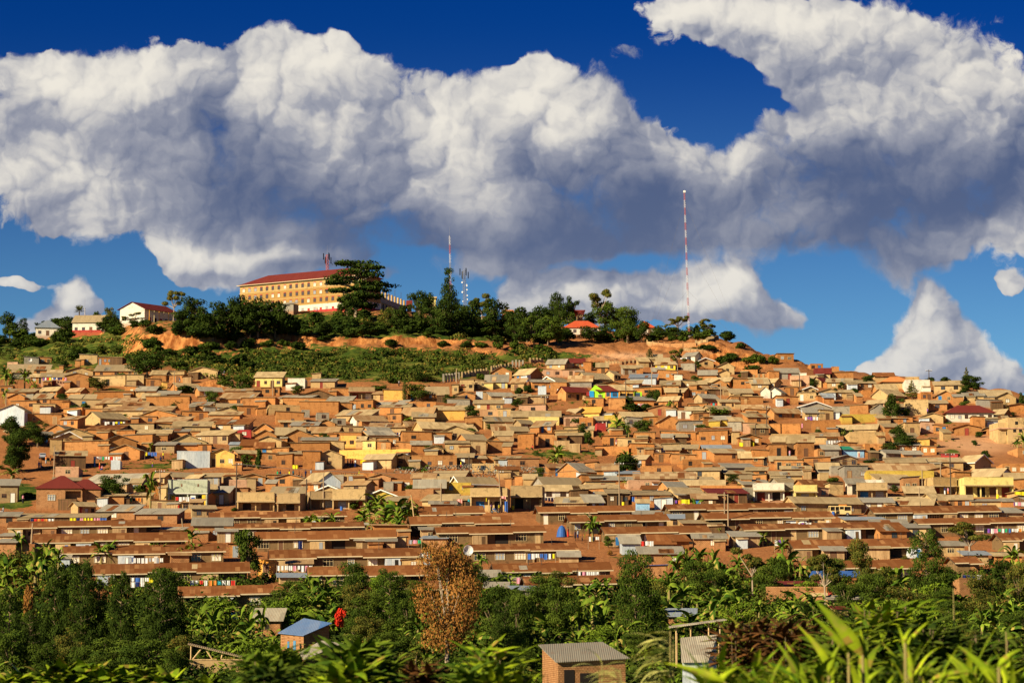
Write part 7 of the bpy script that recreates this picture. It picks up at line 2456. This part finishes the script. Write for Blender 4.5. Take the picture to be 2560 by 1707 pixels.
# ---------------------------------------------------------------- vehicles and small things
def rounded(m, prof, y0, y1, inset=.12):
    n = len(prof); m.prism([(x, y0, z) for x, z in prof], [(x, y1, z) for x, z in prof])
def wheel(parent, x, y, r=.33, w=.2):
    m = MB(); m.tube((x, y - w / 2, r), (x, y + w / 2, r), r, r, 16); o = m.build('wheel', 'tyre', parent); h = MB(); h.tube((x, y - w / 2 - .01, r), (x, y + w / 2 + .01, r), r * .55, r * .55, 10); h.build('rim', 'steel', o)
def car(c, x, yb, Y, rz, paint, lab, nm='parked_car', L=4.1):
    px_, py_ = cp(c, x, yb)
    X_, Y_, z_ = ground(px_, py_) if Y is None else (bearing(px_, py_) * Y, Y, tan_el(py_) * Y)
    r0 = empty(nm, (X_, Y_, z_), rz); hl = L / 2
    m = MB(); m.prism([(-hl, -.8, .3), (-hl, -.8, .75), (-hl + .9, -.82, .88), (hl - .15, -.82, .92), (hl, -.8, .8), (hl, -.8, .3)], [(-hl, .8, .3), (-hl, .8, .75), (-hl + .9, .82, .88), (hl - .15, .82, .92), (hl, .8, .8), (hl, .8, .3)])
    m.prism([(-hl + .95, -.76, .88), (-hl + 1.6, -.66, 1.42), (hl - .7, -.66, 1.45), (hl - .12, -.76, .92)], [(-hl + .95, .76, .88), (-hl + 1.6, .66, 1.42), (hl - .7, .66, 1.45), (hl - .12, .76, .92)]); m.build('body', paint, r0)
    part(r0, 'rear_window', 'glass', (hl - .40, hl - .22, -.6, .6, 1.0, 1.32)); part(r0, 'side_window', 'glass', (-hl + 1.5, hl - .8, -.775, -.70, .95, 1.32)); part(r0, 'side_window', 'glass', (-hl + 1.5, hl - .8, .70, .775, .95, 1.32))
    for q in (-1, 1): part(r0, 'tail_light', 'cloth_red', (hl - .02, hl + .02, q * .68 - .1, q * .68 + .1, .62, .8)); part(r0, 'headlight', 'dish_white', (-hl - .02, -hl + .02, q * .6 - .14, q * .6 + .14, .55, .7))
    part(r0, 'bumper', 'car_dark', (hl, hl + .06, -.78, .78, .3, .5))
    for xx in (-hl + .75, hl - .75):
        for yy in (-.78, .78): wheel(r0, xx, yy)
    tag(r0, lab, 'car'); return r0
car('E', 392, 912, None, R(-80), 'car_silver', 'small silver car parked up the lane beneath the big left trees')
car('E', 1045, 350, 752, R(3), 'white_board', 'white car half hidden behind roofs on the upper left')
car('E', 1195, 350, 750, R(3), 'car_dark', 'dark car right of the white car on the upper left')
car('H', 670, 520, 612, R(20), 'car_dark', 'dark car parked left of the pale blue kiosk')
def minibus():
    px_, py_ = cp('H', 655, 1063); X_, Y_, z_ = ground(px_, py_); r0 = empty('derelict_minibus', (X_, Y_, z_), R(2)); L = 210 / K / (F / Y_); hl = L / 2
    m = MB(); m.box(-hl, hl, -.85, .85, .35, 1.05); m.box(-hl + .25, hl, -.82, .82, 1.85, 2.02)
    for x in (-hl + .3, -hl + 1.3, -.15, hl * .35, hl - .12): m.box(x, x + .12, -.83, -.72, 1.053, 1.847); m.box(x, x + .12, .72, .83, 1.053, 1.847)
    m.box(-.03, hl * .35, -.83, -.78, 1.053, 1.3); m.build('body', 'bus_cream', r0)
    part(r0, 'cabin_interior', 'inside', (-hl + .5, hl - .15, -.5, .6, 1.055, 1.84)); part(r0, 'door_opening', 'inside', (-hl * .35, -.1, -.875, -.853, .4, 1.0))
    for xx in (-hl + .8, hl - .8): wheel(r0, xx, -.8, .34); wheel(r0, xx, .8, .34)
    part(r0, 'headlight', 'dish_white', (-hl - .03, -hl - .003, -.6, -.4, .7, .88)); part(r0, 'roof_load', 'cloth_orange', (0, 1.4, -.5, .5, 2.023, 2.3)); tag(r0, 'derelict cream minibus without windows above the right rows', 'minibus')
minibus()
def motorcycle():
    px_, py_ = cp('F', 2195, 1405); X_, Y_, z_ = ground(px_, py_); r0 = empty('motorcycle', (X_, Y_, z_), R(10))
    wheel(r0, -.65, 0, .32, .12); wheel(r0, .65, 0, .32, .12); part(r0, 'engine', 'steel', (-.25, .25, -.14, .14, .3, .6)); part(r0, 'seat', 'black_plastic', (0, .75, -.13, .13, .78, .9)); part(r0, 'fuel_tank', 'cloth_blue', (-.4, 0, -.15, .15, .7, .98))
    m = MB(); m.tube((-.65, 0, .32), (-.45, 0, 1.05), .04, .04, 5); m.tube((-.45, -.3, 1.08), (-.45, .3, 1.08), .025, .025, 5); m.tube((.65, 0, .32), (.2, 0, .75), .035, .035, 5); m.build('frame', 'steel', r0); tag(r0, 'blue motorcycle parked before the big cream shop', 'motorcycle')
motorcycle()
def dish(c, x, y, Y, r, lab):
    P = Vector(at(*cp(c, x, y), Y)); r0 = empty('satellite_dish', P, R(20)); n = 16; V = [(0, .12, 0)]; 
    for j, q in ((1, .5), (2, 1)):
        for i in range(n): a = i * 2 * math.pi / n; V.append((r * q * math.cos(a), .12 - .3 * r * q * q, r * q * math.sin(a)))
    F_ = [(0, 1 + i, 1 + (i + 1) % n) for i in range(n)] + [(1 + i, 1 + n + i, 1 + n + (i + 1) % n, 1 + (i + 1) % n) for i in range(n)]
    me = bpy.data.meshes.new('reflector'); me.from_pydata(V, [], F_); me.materials.append(MATS['dish_white']); o = bpy.data.objects.new('reflector', me); col.objects.link(o); o.parent = r0; sm_ = o.modifiers.new('s', 'SOLIDIFY'); sm_.thickness = .03
    m = MB(); m.tube((0, .15, 0), (0, .3, -1.0), .04, .04, 5); m.build('mount', 'steel', r0); m = MB(); m.tube((0, .1, -r * .9), (0, -.55 * r, 0), .02, .02, 4); m.build('feed_arm', 'steel', r0); tag(r0, lab, 'dish')
dish('F', 1768, 1080, 518, 1.0, 'white satellite dish left of the white-edged cream house')
dish('G', 402, 643, 640, .95, 'white satellite dish over the brick yards mid right')
dish('J', 1948, 350, 384, .85, 'pale satellite dish on the gable end of a row house')
dish('A', 277, 1100, 728, .6, 'small dish on the grey box house at the upper left')
dish('J', 1520, 400, 380, .4, 'tiny dish at the right end of a centre row')
def tank(c, x, yb, yt, Y, lab, w=45):
    P = at(*cp(c, x, yb), Y); u = K * F / Y; r0 = empty('water_tank', P); h = (yb - yt) / u; rr_ = w / 2 / u; m = MB(); m.tube((0, 0, 0), (0, 0, h * .85), rr_, rr_, 16); m.tube((0, 0, h * .85), (0, 0, h), rr_, rr_ * .5, 16)
    for i in range(5): m.tube((0, 0, h * (.1 + .15 * i)), (0, 0, h * (.14 + .15 * i)), rr_ * 1.04, rr_ * 1.04, 16)
    m.build('tank', 'black_plastic', r0); part(r0, 'stand', 'mud_brick', (-rr_ * .7, rr_ * .7, -rr_ * .7, rr_ * .7, -3, -.003)); tag(r0, lab, 'water tank')
tank('B', 862, 1328, 1278, 722, 'black plastic water tank on a brick stand under the scrub'); tank('F', 1618, 750, 700, 626, 'dark tank in the mid village yard', 40)
tank('A', 2222, 1195, 1150, 744, 'grey tank on a narrow brick tower left of the scrub', 34)
def cone_tarp():
    px_, py_ = cp('K', 458, 228); X_, Y_, z_ = ground(px_, py_); r0 = empty('tarpaulin_tent', (X_, Y_, z_)); n = 14; m = MB(); pr = [(0, .95), (.7, .85), (1.4, .7), (1.9, .45), (2.15, .15)]
    for (z0, a), (z1, b) in zip(pr, pr[1:]): m.prism([(a * math.cos(i * 6.283 / n) * (1 + .08 * (i % 2)), a * math.sin(i * 6.283 / n), z0) for i in range(n)], [(b * math.cos(i * 6.283 / n) * (1 + .08 * (i % 2)), b * math.sin(i * 6.283 / n), z1) for i in range(n)])
    m.build('tarpaulin', 'tarp_blue', r0); m = MB(); m.tube((0, 0, 0), (0, 0, 2.4), .04, .04, 5); m.build('pole', 'pole_wood', r0); tag(r0, 'domed blue tarpaulin heap on the red path between rows', 'tarpaulin')
cone_tarp()
def banner(c, x0, x1, y0, y1, Y, mt, lab, nm='banner'):
    a = Vector(at(*cp(c, x0, y1), Y)); b = Vector(at(*cp(c, x1, y0), Y)); W, Hh = b.x - a.x, b.z - a.z; m = MB(); S = 6
    for i in range(S):
        u, v = i / S, (i + 1) / S; y_ = [.08 * math.sin(9 * q) for q in (u, v)]; m.prism([(W * u, y_[0], .1 * math.sin(5 * u)), (W * v, y_[1], .1 * math.sin(5 * v)), (W * v, y_[1], Hh), (W * u, y_[0], Hh)], [(W * u, y_[0] + .03, .1 * math.sin(5 * u)), (W * v, y_[1] + .03, .1 * math.sin(5 * v)), (W * v, y_[1] + .03, Hh), (W * u, y_[0] + .03, Hh)])
    o = m.build(nm, mt, None, a); tag(o, lab, nm.replace('_', ' ')); return o
banner('G', 1815, 1930, 890, 955, 600, 'tarp_yellow', 'large yellow banner draped on a brick yard wall at right')
banner('F', 958, 1038, 918, 948, ground(*cp('F', 990, 995))[1] - .6, 'tarp_yellow', 'yellow shop banner on the small orange kiosk mid left')
banner('F', 832, 890, 333, 362, 694, 'tarp_yellow', 'heap of yellow cloth left of the upper maroon canopy shop', 'hanging_cloth')
banner('F', 1843, 1892, 1277, 1307, 474, 'pink_sign', 'pink signboard left of the big cream shop', 'signboard')
banner('F', 2250, 2292, 1248, 1272, 466, 'pink_sign', 'pink signboard right of the big cream shop', 'signboard')
banner('F', 1942, 1965, 1277, 1300, 474, 'cloth_teal', 'small teal and white signboard left of the big cream shop', 'signboard')
banner('F', 2280, 2308, 1295, 1390, 467, 'cloth_blue', 'tall blue door curtain right of the pale leaning pole', 'hanging_cloth')
banner('G', 1100, 1125, 1255, 1300, 466, 'cloth_blue', 'blue cloth at the centre right shack row', 'hanging_cloth')
banner('F', 2110, 2122, 1265, 1300, 466, 'cloth_yellow', 'small yellow cloth under the big cream shop parapet', 'hanging_cloth')
banner('I', 1200, 1236, 415, 460, 384, 'cloth_blue', 'blue cloth behind the fourth left row house', 'hanging_cloth')
banner('J', 385, 425, 265, 340, 402, 'cloth_navy', 'dark blue door curtain in the second centre row porch', 'hanging_cloth')
banner('G', 1550, 1630, 1278, 1318, 464, 'cloth_yellow', 'yellow painted stall counter before the tan gabled house', 'stall_counter')
banner('H', 2265, 2350, 840, 870, 470, 'cloth_yellow', 'yellow stall counter at the right edge', 'stall_counter')
def barrel(c, x, y, lab, mt='cloth_blue'):
    X_, Y_, z_ = ground(*cp(c, x, y)); r0 = empty('barrel', (X_, Y_, z_)); m = MB(); m.tube((0, 0, 0), (0, 0, .9), .3, .3, 12); m.build('body', mt, r0); m = MB(); m.tube((0, 0, .902), (0, 0, .95), .27, .27, 12); m.build('lid', 'black_plastic', r0); tag(r0, lab, 'barrel')
barrel('G', 2055, 1310, 'blue barrel at the maroon canopied stall'); barrel('G', 2068, 1308, 'second blue barrel at the maroon canopied stall'); barrel('F', 785, 1385, 'blue barrel before the cream shop front'); barrel('G', 1022, 1345, 'yellow barrel at the centre right shacks', 'cloth_yellow')
barrel('H', 600, 1065, 'blue barrel left of the derelict minibus'); barrel('H', 2110, 905, 'yellow barrel at the yellow shop', 'cloth_yellow'); barrel('G', 8, 1375, 'yellow barrel at the porch of the tan shop', 'cloth_yellow')
for i, (x, y) in enumerate([(348, 1000), (357, 1001), (366, 1000), (377, 1001)]): barrel('F', x, y, ['leftmost', 'second', 'third', 'rightmost'][i] + ' yellow water can by the orange house mid left', 'cloth_yellow')
for i, (x, y) in enumerate([(2100, 790), (2115, 795), (2135, 790), (2200, 785), (2215, 790), (2142, 778)]): barrel('G', x, y, ['leftmost', 'second', 'third', 'fifth', 'sixth', 'fourth'][i] + ' yellow water can in the alley on the right slope', 'cloth_yellow')
def blue_tank_box():
    P = at(*cp('I', 2110, 985), 300); u = K * F / 300; r0 = empty('water_box', P); w = 70 / u; h = 65 / u; part(r0, 'box', 'cloth_blue', (0, w, 0, w, 0, h)); part(r0, 'lid', 'blue_paint', (-.05, w + .05, -.05, w + .05, h + .003, h + .1)); part(r0, 'panel', 'cloth_teal', (w * .3, w * .6, -.03, -.003, h * .5, h * .8)); tag(r0, 'bright blue box tank among bananas below the left rows', 'water tank')
    r1 = near_house('brick_wall', cp('I', 2078, 0)[0], cp('I', 0, 965)[1], 306, 195 / K / (F / 306), .25, 90 / K / (F / 306), 2, 'burnt_brick', 'weathered_iron_roof', (0, 0, 0), 'low brick wall behind the blue box tank')
blue_tank_box()
# rubble heap on the slope: too many pieces to count
def rubble():
    X_, Y_, z_ = ground(*cp('F', 2080, 1040)); V = []; Fc = []
    for i in range(1500):
        a = rnd.uniform(0, 6.283); q = rnd.random() ** .5; x = X_ + q * 21 * math.cos(a); y = Y_ + q * 9 * math.sin(a); z = float(H(x, y)) + 2.6 * (1 - q) * rnd.uniform(.5, 1); s_ = rnd.uniform(.12, .4); k = len(V)
        p = [Vector((rnd.uniform(-1, 1), rnd.uniform(-1, 1), rnd.uniform(-1, 1))) * s_ + Vector((x, y, z)) for _ in range(4)]; V += [tuple(v) for v in p]; Fc += [(k, k + 1, k + 2), (k, k + 2, k + 3), (k, k + 3, k + 1), (k + 1, k + 3, k + 2)]
    me = bpy.data.meshes.new('rubble'); me.from_pydata(V, [], Fc); me.materials.append(MATS['grey_cement']); o = bpy.data.objects.new('rubble', me); col.objects.link(o); tag(o, 'grey rubble heap spilled down the slope right of centre', 'rubble', kind='stuff')
rubble()
# rooftop pipes and aerials on the rows
for i, (root, L, hx, hy, h, rise, Yg, s_) in enumerate(ROWI):
    for j in range(rnd.choice([0, 1, 1, 2])):
        x = rnd.uniform(-hx * .8, hx * .8); m = MB(); m.tube((x, -.8, h + rise * .6), (x, -.8, h + rise + rnd.uniform(.5, 1.3)), .05, .05, 5); m.build('roof_pipe', 'dark_pole', root)

# ---------------------------------------------------------------- plants on the bank right in front of the camera
def blade(V, Fc, tn, p, az, el, L, w, droop, t, S=7, twist=0., fold=.3):
    p = Vector(p); b = len(V); ca, sa = math.cos(az), math.sin(az)
    for j in range(S + 1):
        u = j / S; ww = w * (min(1, u * 4 + .25)) * (1 - max(0, u - .3) ** 1.4 / .7 ** 1.4 * .97); tw = twist * u
        side = Vector((-sa * math.cos(tw), ca * math.cos(tw), math.sin(tw)))
        for sd_ in (-1, 0, 1): q = p + side * (sd_ * ww / 2) - Vector((0, 0, abs(sd_) * ww * fold * .5)); V.append(tuple(q))
        d = Vector((ca * math.cos(el), sa * math.cos(el), math.sin(el))); p = p + d * (L / S); el -= droop / S
    for j in range(S):
        for q in (0, 1): x = b + j * 3 + q; Fc.append((x, x + 1, x + 4, x + 3)); tn.append(min(1, max(0, t + rnd.uniform(-.12, .12))))
def plant(nm, px_, yt, Y, style, mt, lab, wpx=150, n=30, L=.4, w=.06, cat='plant', seed=1, stems=4):
    global rnd
    zg = float(H(bearing(px_) * Y, Y)); P = at(px_, yt, Y); h = P[2] - zg; r0 = empty(nm, (P[0], Y, zg)); V = []; Fc = []; tn = []; m = MB(); s = F / Y; W = wpx / s; n = int(n * (1.6 if style == 'fan' else 1)); stems = int(stems * (1.5 if style == 'bush' else 1))
    for k in range(stems):
        a = rnd.uniform(0, 6.28); q = W * .5 * rnd.uniform(.1, .8) if stems > 1 else 0; tx, ty = q * math.cos(a), q * math.sin(a) * .5; th = h - {'fan': L * .72, 'bush': L * .55, 'stalk': L * .45, 'feather': L * .2, 'droop': L * .15}[style] - (rnd.uniform(0, .22) * W * 1.2 if k else 0)
        m.tube((tx * .6, ty * .6, 0), (tx, ty, th), {'bush': .005, 'droop': .014}.get(style, .012), .004, 5)
        for i in range(n):
            u = (i + .5) / n; z = th - u * min(th * .8, max((1730 - yt) / s, .12) * (1.1 if style != 'fan' else .8))
            fx = tx * z / th; fy = ty * z / th; az = i * 2.4 + rnd.uniform(-.4, .4)
            if style == 'stalk': blade(V, Fc, tn, (fx, fy, z), (0 if i % 2 else math.pi) + rnd.uniform(-.7, .7), rnd.uniform(.5, 1.15), L * rnd.uniform(.8, 1.15), w, rnd.uniform(1.1, 2.0), rnd.random(), twist=rnd.uniform(-.8, .8))
            elif style == 'feather': blade(V, Fc, tn, (fx, fy, z), math.pi + rnd.uniform(-1.0, .9), rnd.uniform(.1, .7), L * rnd.uniform(.7, 1.1), w, rnd.uniform(.9, 1.7), rnd.random(), twist=rnd.uniform(-.9, .9))
            elif style == 'fan': blade(V, Fc, tn, (fx, fy, z), az, rnd.uniform(.3, 1.35), L * rnd.uniform(.7, 1.2), w * rnd.uniform(.8, 1.2), rnd.uniform(.3, 1.2), rnd.random(), twist=rnd.uniform(-.6, .6))
            elif style == 'droop': blade(V, Fc, tn, (fx, fy, z), rnd.choice([0, math.pi]) + rnd.uniform(-.6, .6), rnd.uniform(.2, .7), L * rnd.uniform(.7, 1.1), w, rnd.uniform(1.0, 1.9), rnd.random(), twist=rnd.uniform(-.5, .5))
            else: # leafy bush
                q2 = W * .22 * rnd.random(); bx, by = fx + q2 * math.cos(az), fy + q2 * math.sin(az) * .6; blade(V, Fc, tn, (bx, by, z + rnd.uniform(-.06, .06)), az, rnd.uniform(-.2, .9), L * 1.45 * rnd.uniform(.7, 1.2), w * 1.5, rnd.uniform(.2, 1.0), rnd.random(), S=4, twist=rnd.uniform(-.5, .5), fold=.4)
    o = bpy.data.objects.new('leaves', fast('leaves', np.array(V), np.array(Fc), [mt], tn)); col.objects.link(o); o.parent = r0; m.build('stem', 'banana_stem' if style != 'bush' else 'bark', r0)
    tag(r0, lab, cat)
# long broad-leaved stalks, bottom right
plant('maize_plant', 2150, 1512, 13, 'fan', 'leaf_near', 'bright maize-like plant with the largest arching leaf, bottom right', 40, 9, .46, .05, stems=1)
plant('maize_plant', 2040, 1590, 12, 'fan', 'leaf_near', 'bright broad-bladed plant left of the largest arching leaf', 60, 9, .36, .035, stems=2)
plant('maize_plant', 2260, 1560, 12.5, 'fan', 'leaf_near', 'bright broad-bladed plant right of the largest arching leaf', 60, 9, .36, .032, stems=2)
plant('maize_plant', 2420, 1590, 11.5, 'fan', 'leaf_near', 'broad-bladed green plant in the lower right, below the drooping stalk', 60, 9, .36, .034, stems=2)
plant('maize_plant', 2530, 1610, 11, 'fan', 'leaf_near', 'green blades at the very lower right corner', 60, 9, .34, .034, stems=2)
plant('maize_plant', 1790, 1640, 11, 'fan', 'leaf_near', 'yellow-green blades left of the bottom right thicket', 70, 10, .34, .034, stems=2)
plant('maize_plant', 1910, 1620, 11, 'fan', 'leaf_near', 'green blades under the bronze bush at the bottom', 60, 9, .32, .030, stems=2)
plant('maize_plant', 1700, 1668, 10, 'fan', 'leaf_near', 'low yellow-green blades at the bottom right of centre', 60, 9, .30, .030, stems=2)
plant('maize_plant', 2330, 1640, 10, 'fan', 'leaf_near', 'low blades at the bottom between the two drooping stalks', 60, 9, .30, .030, stems=2)
plant('maize_plant', 2180, 1650, 10, 'fan', 'leaf_near', 'low blades at the bottom beneath the largest leaf', 60, 9, .30, .028, stems=2)
plant('feathery_reed', 1660, 1548, 15, 'feather', 'leaf_pale', 'tall pale yellow feathery reed bending left in the wind', 60, 22, .36, .022, 'reed', stems=2)
plant('feathery_reed', 1505, 1606, 15, 'stalk', 'leaf_pale', 'small pale reed in front of the square brick house', 40, 12, .26, .02, 'reed', stems=1)
plant('feathery_reed', 1560, 1650, 14, 'feather', 'leaf_pale', 'low pale reed below the tall feathery one', 60, 14, .26, .018, 'reed', stems=2)
plant('drooping_stalk', 2383, 1460, 18, 'droop', 'leaf_near', 'tall brown stalk with drooping leaves at the right, tallest', 12, 20, .20, .026, stems=1)
plant('drooping_stalk', 2515, 1568, 15, 'droop', 'leaf_near', 'shorter brown stalk with drooping leaves near the right edge', 12, 16, .18, .024, stems=1)
plant('leafy_shrub', 2215, 1478, 20, 'bush', 'leaf_near', 'leafy green shrub behind the largest arching leaf', 190, 34, .17, .05, 'shrub', stems=12)
plant('leafy_shrub', 2100, 1560, 17, 'bush', 'leaf_bright', 'dense shrub left behind the largest arching leaf', 150, 34, .15, .045, 'shrub', stems=9)
plant('leafy_shrub', 2330, 1540, 18, 'bush', 'leaf_mid', 'darker shrub between the drooping stalks', 160, 34, .15, .045, 'shrub', stems=10)
plant('leafy_shrub', 2480, 1560, 20, 'bush', 'leaf_mid', 'green shrub at the right edge behind the blades', 200, 34, .16, .045, 'shrub', stems=10)
plant('bronze_shrub', 1890, 1535, 24, 'bush', 'leaf_bronze', 'dark bronze-leaved shrub in the lower right', 230, 44, .15, .045, 'shrub', stems=16)
plant('bronze_shrub', 1990, 1540, 23, 'bush', 'leaf_bronze', 'second bronze shrub touching the maize-like blades', 150, 40, .15, .045, 'shrub', stems=10)
plant('leafy_shrub', 1850, 1640, 14, 'bush', 'leaf_near', 'light green shrub at the bottom below the bronze shrub', 200, 34, .12, .035, 'shrub', stems=9)
plant('leafy_shrub', 1990, 1650, 13, 'bush', 'leaf_near', 'light green shrub at the bottom left of the maize', 170, 34, .11, .032, 'shrub', stems=8)
plant('leafy_shrub', 2450, 1650, 13, 'bush', 'leaf_near', 'light green shrub along the bottom right edge', 220, 34, .11, .032, 'shrub', stems=9)
plant('leafy_shrub', 2250, 1640, 13, 'bush', 'leaf_bright', 'mid green shrub along the bottom right', 200, 34, .11, .032, 'shrub', stems=9)
def leaf_px(lab, lst, Y, mt='leaf_near', nm='arching_leaf_plant'):
    '''long single leaves: foot and tip as seen, built at distance Y with real width and droop'''
    x0, y0 = cp(lst[0][0], lst[0][1], lst[0][2]); zg = float(H(bearing(x0) * Y, Y)); P = at(x0, y0, Y); r0 = empty(nm, (P[0], Y, zg)); V = []; Fc = []; tn = []; m = MB(); s = F / Y
    for c, xa, ya, xb, yb, w in lst:
        ax, ay = cp(c, xa, ya); bx, by = cp(c, xb, yb); dy = rnd.uniform(-.12, .12); a = Vector(at(ax, ay, Y + dy)); b = Vector(at(bx, by, Y + dy)); o = Vector((P[0], Y, zg)); d = b - a; L_ = math.hypot(d.x, d.z); el = math.atan2(d.z, abs(d.x)); dr = rnd.uniform(.25, .55)
        blade(V, Fc, tn, a - o, 0 if d.x > 0 else math.pi, el + dr / 2, L_ * 1.03, w / K / s, dr, rnd.uniform(.55, 1), S=9, twist=0, fold=.5)
        m.tube(tuple(a - o - Vector((0, 0, .9))), tuple(a - o), .010, .008, 6)
    V = np.array(V).reshape(-1, 3, 3); mid = V[:, 1].copy(); tan_ = np.gradient(mid, axis=0); tan_[:, 1] = 0; tan_ /= np.linalg.norm(tan_, axis=1)[:, None] + 1e-9; wd = np.linalg.norm(V[:, 0] - V[:, 2], axis=1) / 2
    nrm = np.stack([-tan_[:, 2], np.full(len(tan_), .35), tan_[:, 0]], 1); nrm /= np.linalg.norm(nrm, axis=1)[:, None]
    V[:, 0] = mid - nrm * wd[:, None] + [0, .02, 0]; V[:, 2] = mid + nrm * wd[:, None] + [0, .03, 0]
    o_ = bpy.data.objects.new('leaves', fast('leaves', V.reshape(-1, 3), np.array(Fc), [mt], tn)); col.objects.link(o_); o_.parent = r0; m.build('stem', 'banana_stem', r0); tag(r0, lab, 'plant')
leaf_px('plant with the largest bright arching leaf, lower right', [('L', 870, 1310, 430, 820, 130), ('L', 740, 1290, 400, 960, 70), ('L', 860, 1560, 840, 1080, 90)], 12.2)
leaf_px('long bright leaves left of the largest arching leaf', [('L', 640, 1568, 255, 1045, 80), ('L', 560, 1500, 700, 1180, 60), ('L', 300, 1568, 60, 1190, 60)], 12)
leaf_px('pair of long leaves under the bronze shrub at bottom right', [('K', 1960, 1560, 1400, 1395, 80), ('K', 1850, 1600, 2080, 1430, 70), ('K', 1870, 1600, 1740, 1440, 50)], 10.5)
leaf_px('long leaves crossing toward the lower right corner', [('L', 2130, 1600, 1740, 1235, 85), ('L', 1930, 1590, 1640, 1310, 70), ('L', 2120, 1420, 2350, 1260, 60), ('L', 1500, 1540, 1900, 1480, 55)], 11)
leaf_px('upright blades in the middle of the lower right thicket', [('L', 1330, 1568, 1195, 1060, 70), ('L', 1280, 1230, 1480, 1010, 45), ('L', 1260, 1200, 1330, 1060, 40), ('L', 900, 1568, 1060, 1440, 50), ('L', 1400, 1500, 1560, 1370, 50)], 11.6)
# centre and left
plant('leafy_shrub', 1222, 1590, 17, 'bush', 'leaf_near', 'light green shrub with long paired leaves, bottom centre', 90, 16, .20, .045, 'shrub', stems=5)
plant('leafy_shrub', 1270, 1650, 15, 'bush', 'leaf_near', 'blurred light green shrub right of bottom centre', 120, 24, .15, .04, 'shrub', stems=6)
plant('leafy_shrub', 1180, 1650, 15, 'bush', 'leaf_bright', 'small shrub left of bottom centre', 90, 24, .14, .04, 'shrub', stems=5)
plant('leafy_shrub', 905, 1590, 19, 'bush', 'leaf_bright', 'large shrub with broad leaves in front of the lean-to', 180, 40, .20, .075, 'shrub', stems=12)
plant('leafy_shrub', 850, 1650, 16, 'bush', 'leaf_near', 'broad-leaved shrub at the bottom under the lean-to', 130, 30, .15, .05, 'shrub', stems=8)
plant('leafy_shrub', 690, 1612, 17, 'bush', 'leaf_bright', 'dense dark green bush at the bottom left of centre', 170, 60, .11, .035, 'shrub', stems=14)
plant('leafy_shrub', 650, 1665, 14, 'bush', 'leaf_mid', 'low dense bush at the bottom left of centre', 160, 50, .09, .03, 'shrub', stems=9)
plant('bronze_shrub', 1040, 1650, 20, 'bush', 'leaf_bronze', 'brown-leaved shrub at the bottom below the dead tree', 150, 34, .14, .04, 'shrub', stems=9)
for i, (x, y) in enumerate([(60, 1676), (140, 1652), (205, 1648), (285, 1656), (350, 1664), (420, 1672), (500, 1690), (20, 1690)]):
    plant('broad_leaved_shrub', x, y, 24, 'bush', 'leaf_near', ['first', 'second', 'third', 'fourth', 'fifth', 'sixth', 'seventh', 'outermost'][i] + ' light green shrub from the left along the bottom edge', 75, 26, .14, .10, 'shrub', stems=6)
plant('banana_leaf_plant', 113, 1628, 40, 'fan', 'leaf_pale', 'single upright pale banana leaf at the lower left', 5, 2, 1.1, .26, stems=1)
# ---------------------------------------------------------------- tell every thing apart in words
LM = [('maroon-roofed brick bungalow', 170, 1225), ('mint green shop', 469, 1232), ('grey-blue iron hall', 806, 1205), ('big cream shop', 1226, 1245), ('colourful painted house', 1540, 985), ('pale blue kiosk', 2134, 1130),
      ('white house with big maroon hipped roof', 2420, 1032), ('yellow long wall', 946, 1132), ('bright yellow bungalow', 1665, 915), ('black water tank', 874, 954), ('yellow banner', 1790, 1151), ('rubble heap', 1206, 1180),
      ('white shop', 1930, 1230), ('pale yellow wall', 1360, 1048), ('silver car', 106, 1140), ('two-tone maroon roofed house', 1417, 908), ('flat-topped tree', 890, 730), ('cream gabled house with washing', 260, 1045), ('derelict minibus', 2098, 1278),
      ('dead orange-brown tree', 1120, 1500), ('tallest left tree', 403, 1500), ('blue-streaked roof', 762, 1590), ('square brick house', 1462, 1640), ('open shelter', 1745, 1570), ('guyed mast', 1720, 780), ('school', 740, 760), ('cell tower', 1161, 740),
      ('red hilltop bungalow', 1455, 820), ('hall on the left ridge', 370, 780), ('big left trees', 60, 1080), ('maroon cement block', 608, 1085), ('large brick wall', 420, 1005), ('yellow shop', 2465, 1210), ('unfinished block', 2530, 1060), ('dark round trees', 2255, 1130),
      ('orange outhouse', 671, 1425), ('blue tarpaulin', 1405, 1330), ('fifth row house', 430, 1420), ('pointed green tree', 1588, 1450), ('largest arching leaf', 2140, 1560), ('maroon canopied stall', 1815, 1225), ('white iron shed', 30, 1040), ('olive yellow wall', 2145, 1045)]
ORD = ['nearest'] + 'second third fourth fifth sixth seventh eighth ninth tenth eleventh twelfth thirteenth fourteenth fifteenth sixteenth seventeenth eighteenth nineteenth'.split() + ['twentieth'] + ['twenty-' + q for q in 'first second third fourth fifth sixth seventh eighth ninth'.split()] + ['thirtieth'] + ['thirty-' + q for q in 'first second third fourth fifth sixth seventh eighth ninth'.split()]
def short(d, n):
    w = d.split()
    return d if len(w) <= n else ' '.join(w[:w.index('with')] if 'with' in w else w[:n])
bk = {}
for o, (x, y), d in THINGS:
    if d is None: continue
    n_, lx, ly = min(LM, key=lambda q: (q[1] - x) ** 2 + ((q[2] - y) * 1.6) ** 2); dx, dy = x - lx, (y - ly) * 1.6
    rel = ('right of' if dx > 0 else 'left of') if abs(dx) > abs(dy) else ('below' if dy > 0 else 'above')
    room = 16 - len(rel.split()) - len(n_.split()) - 3
    bk.setdefault((short(d, room), rel, n_), []).append(((dx * dx + dy * dy), o))
for (d, rel, n_), lst in bk.items():
    lst.sort(key=lambda q: q[0])
    for i, (_, o) in enumerate(lst):
        o['label'] = f"{d}, {rel} the {n_}" if len(lst) == 1 else f"{d}, {ORD[min(i, 39)]} one {rel} the {n_}"
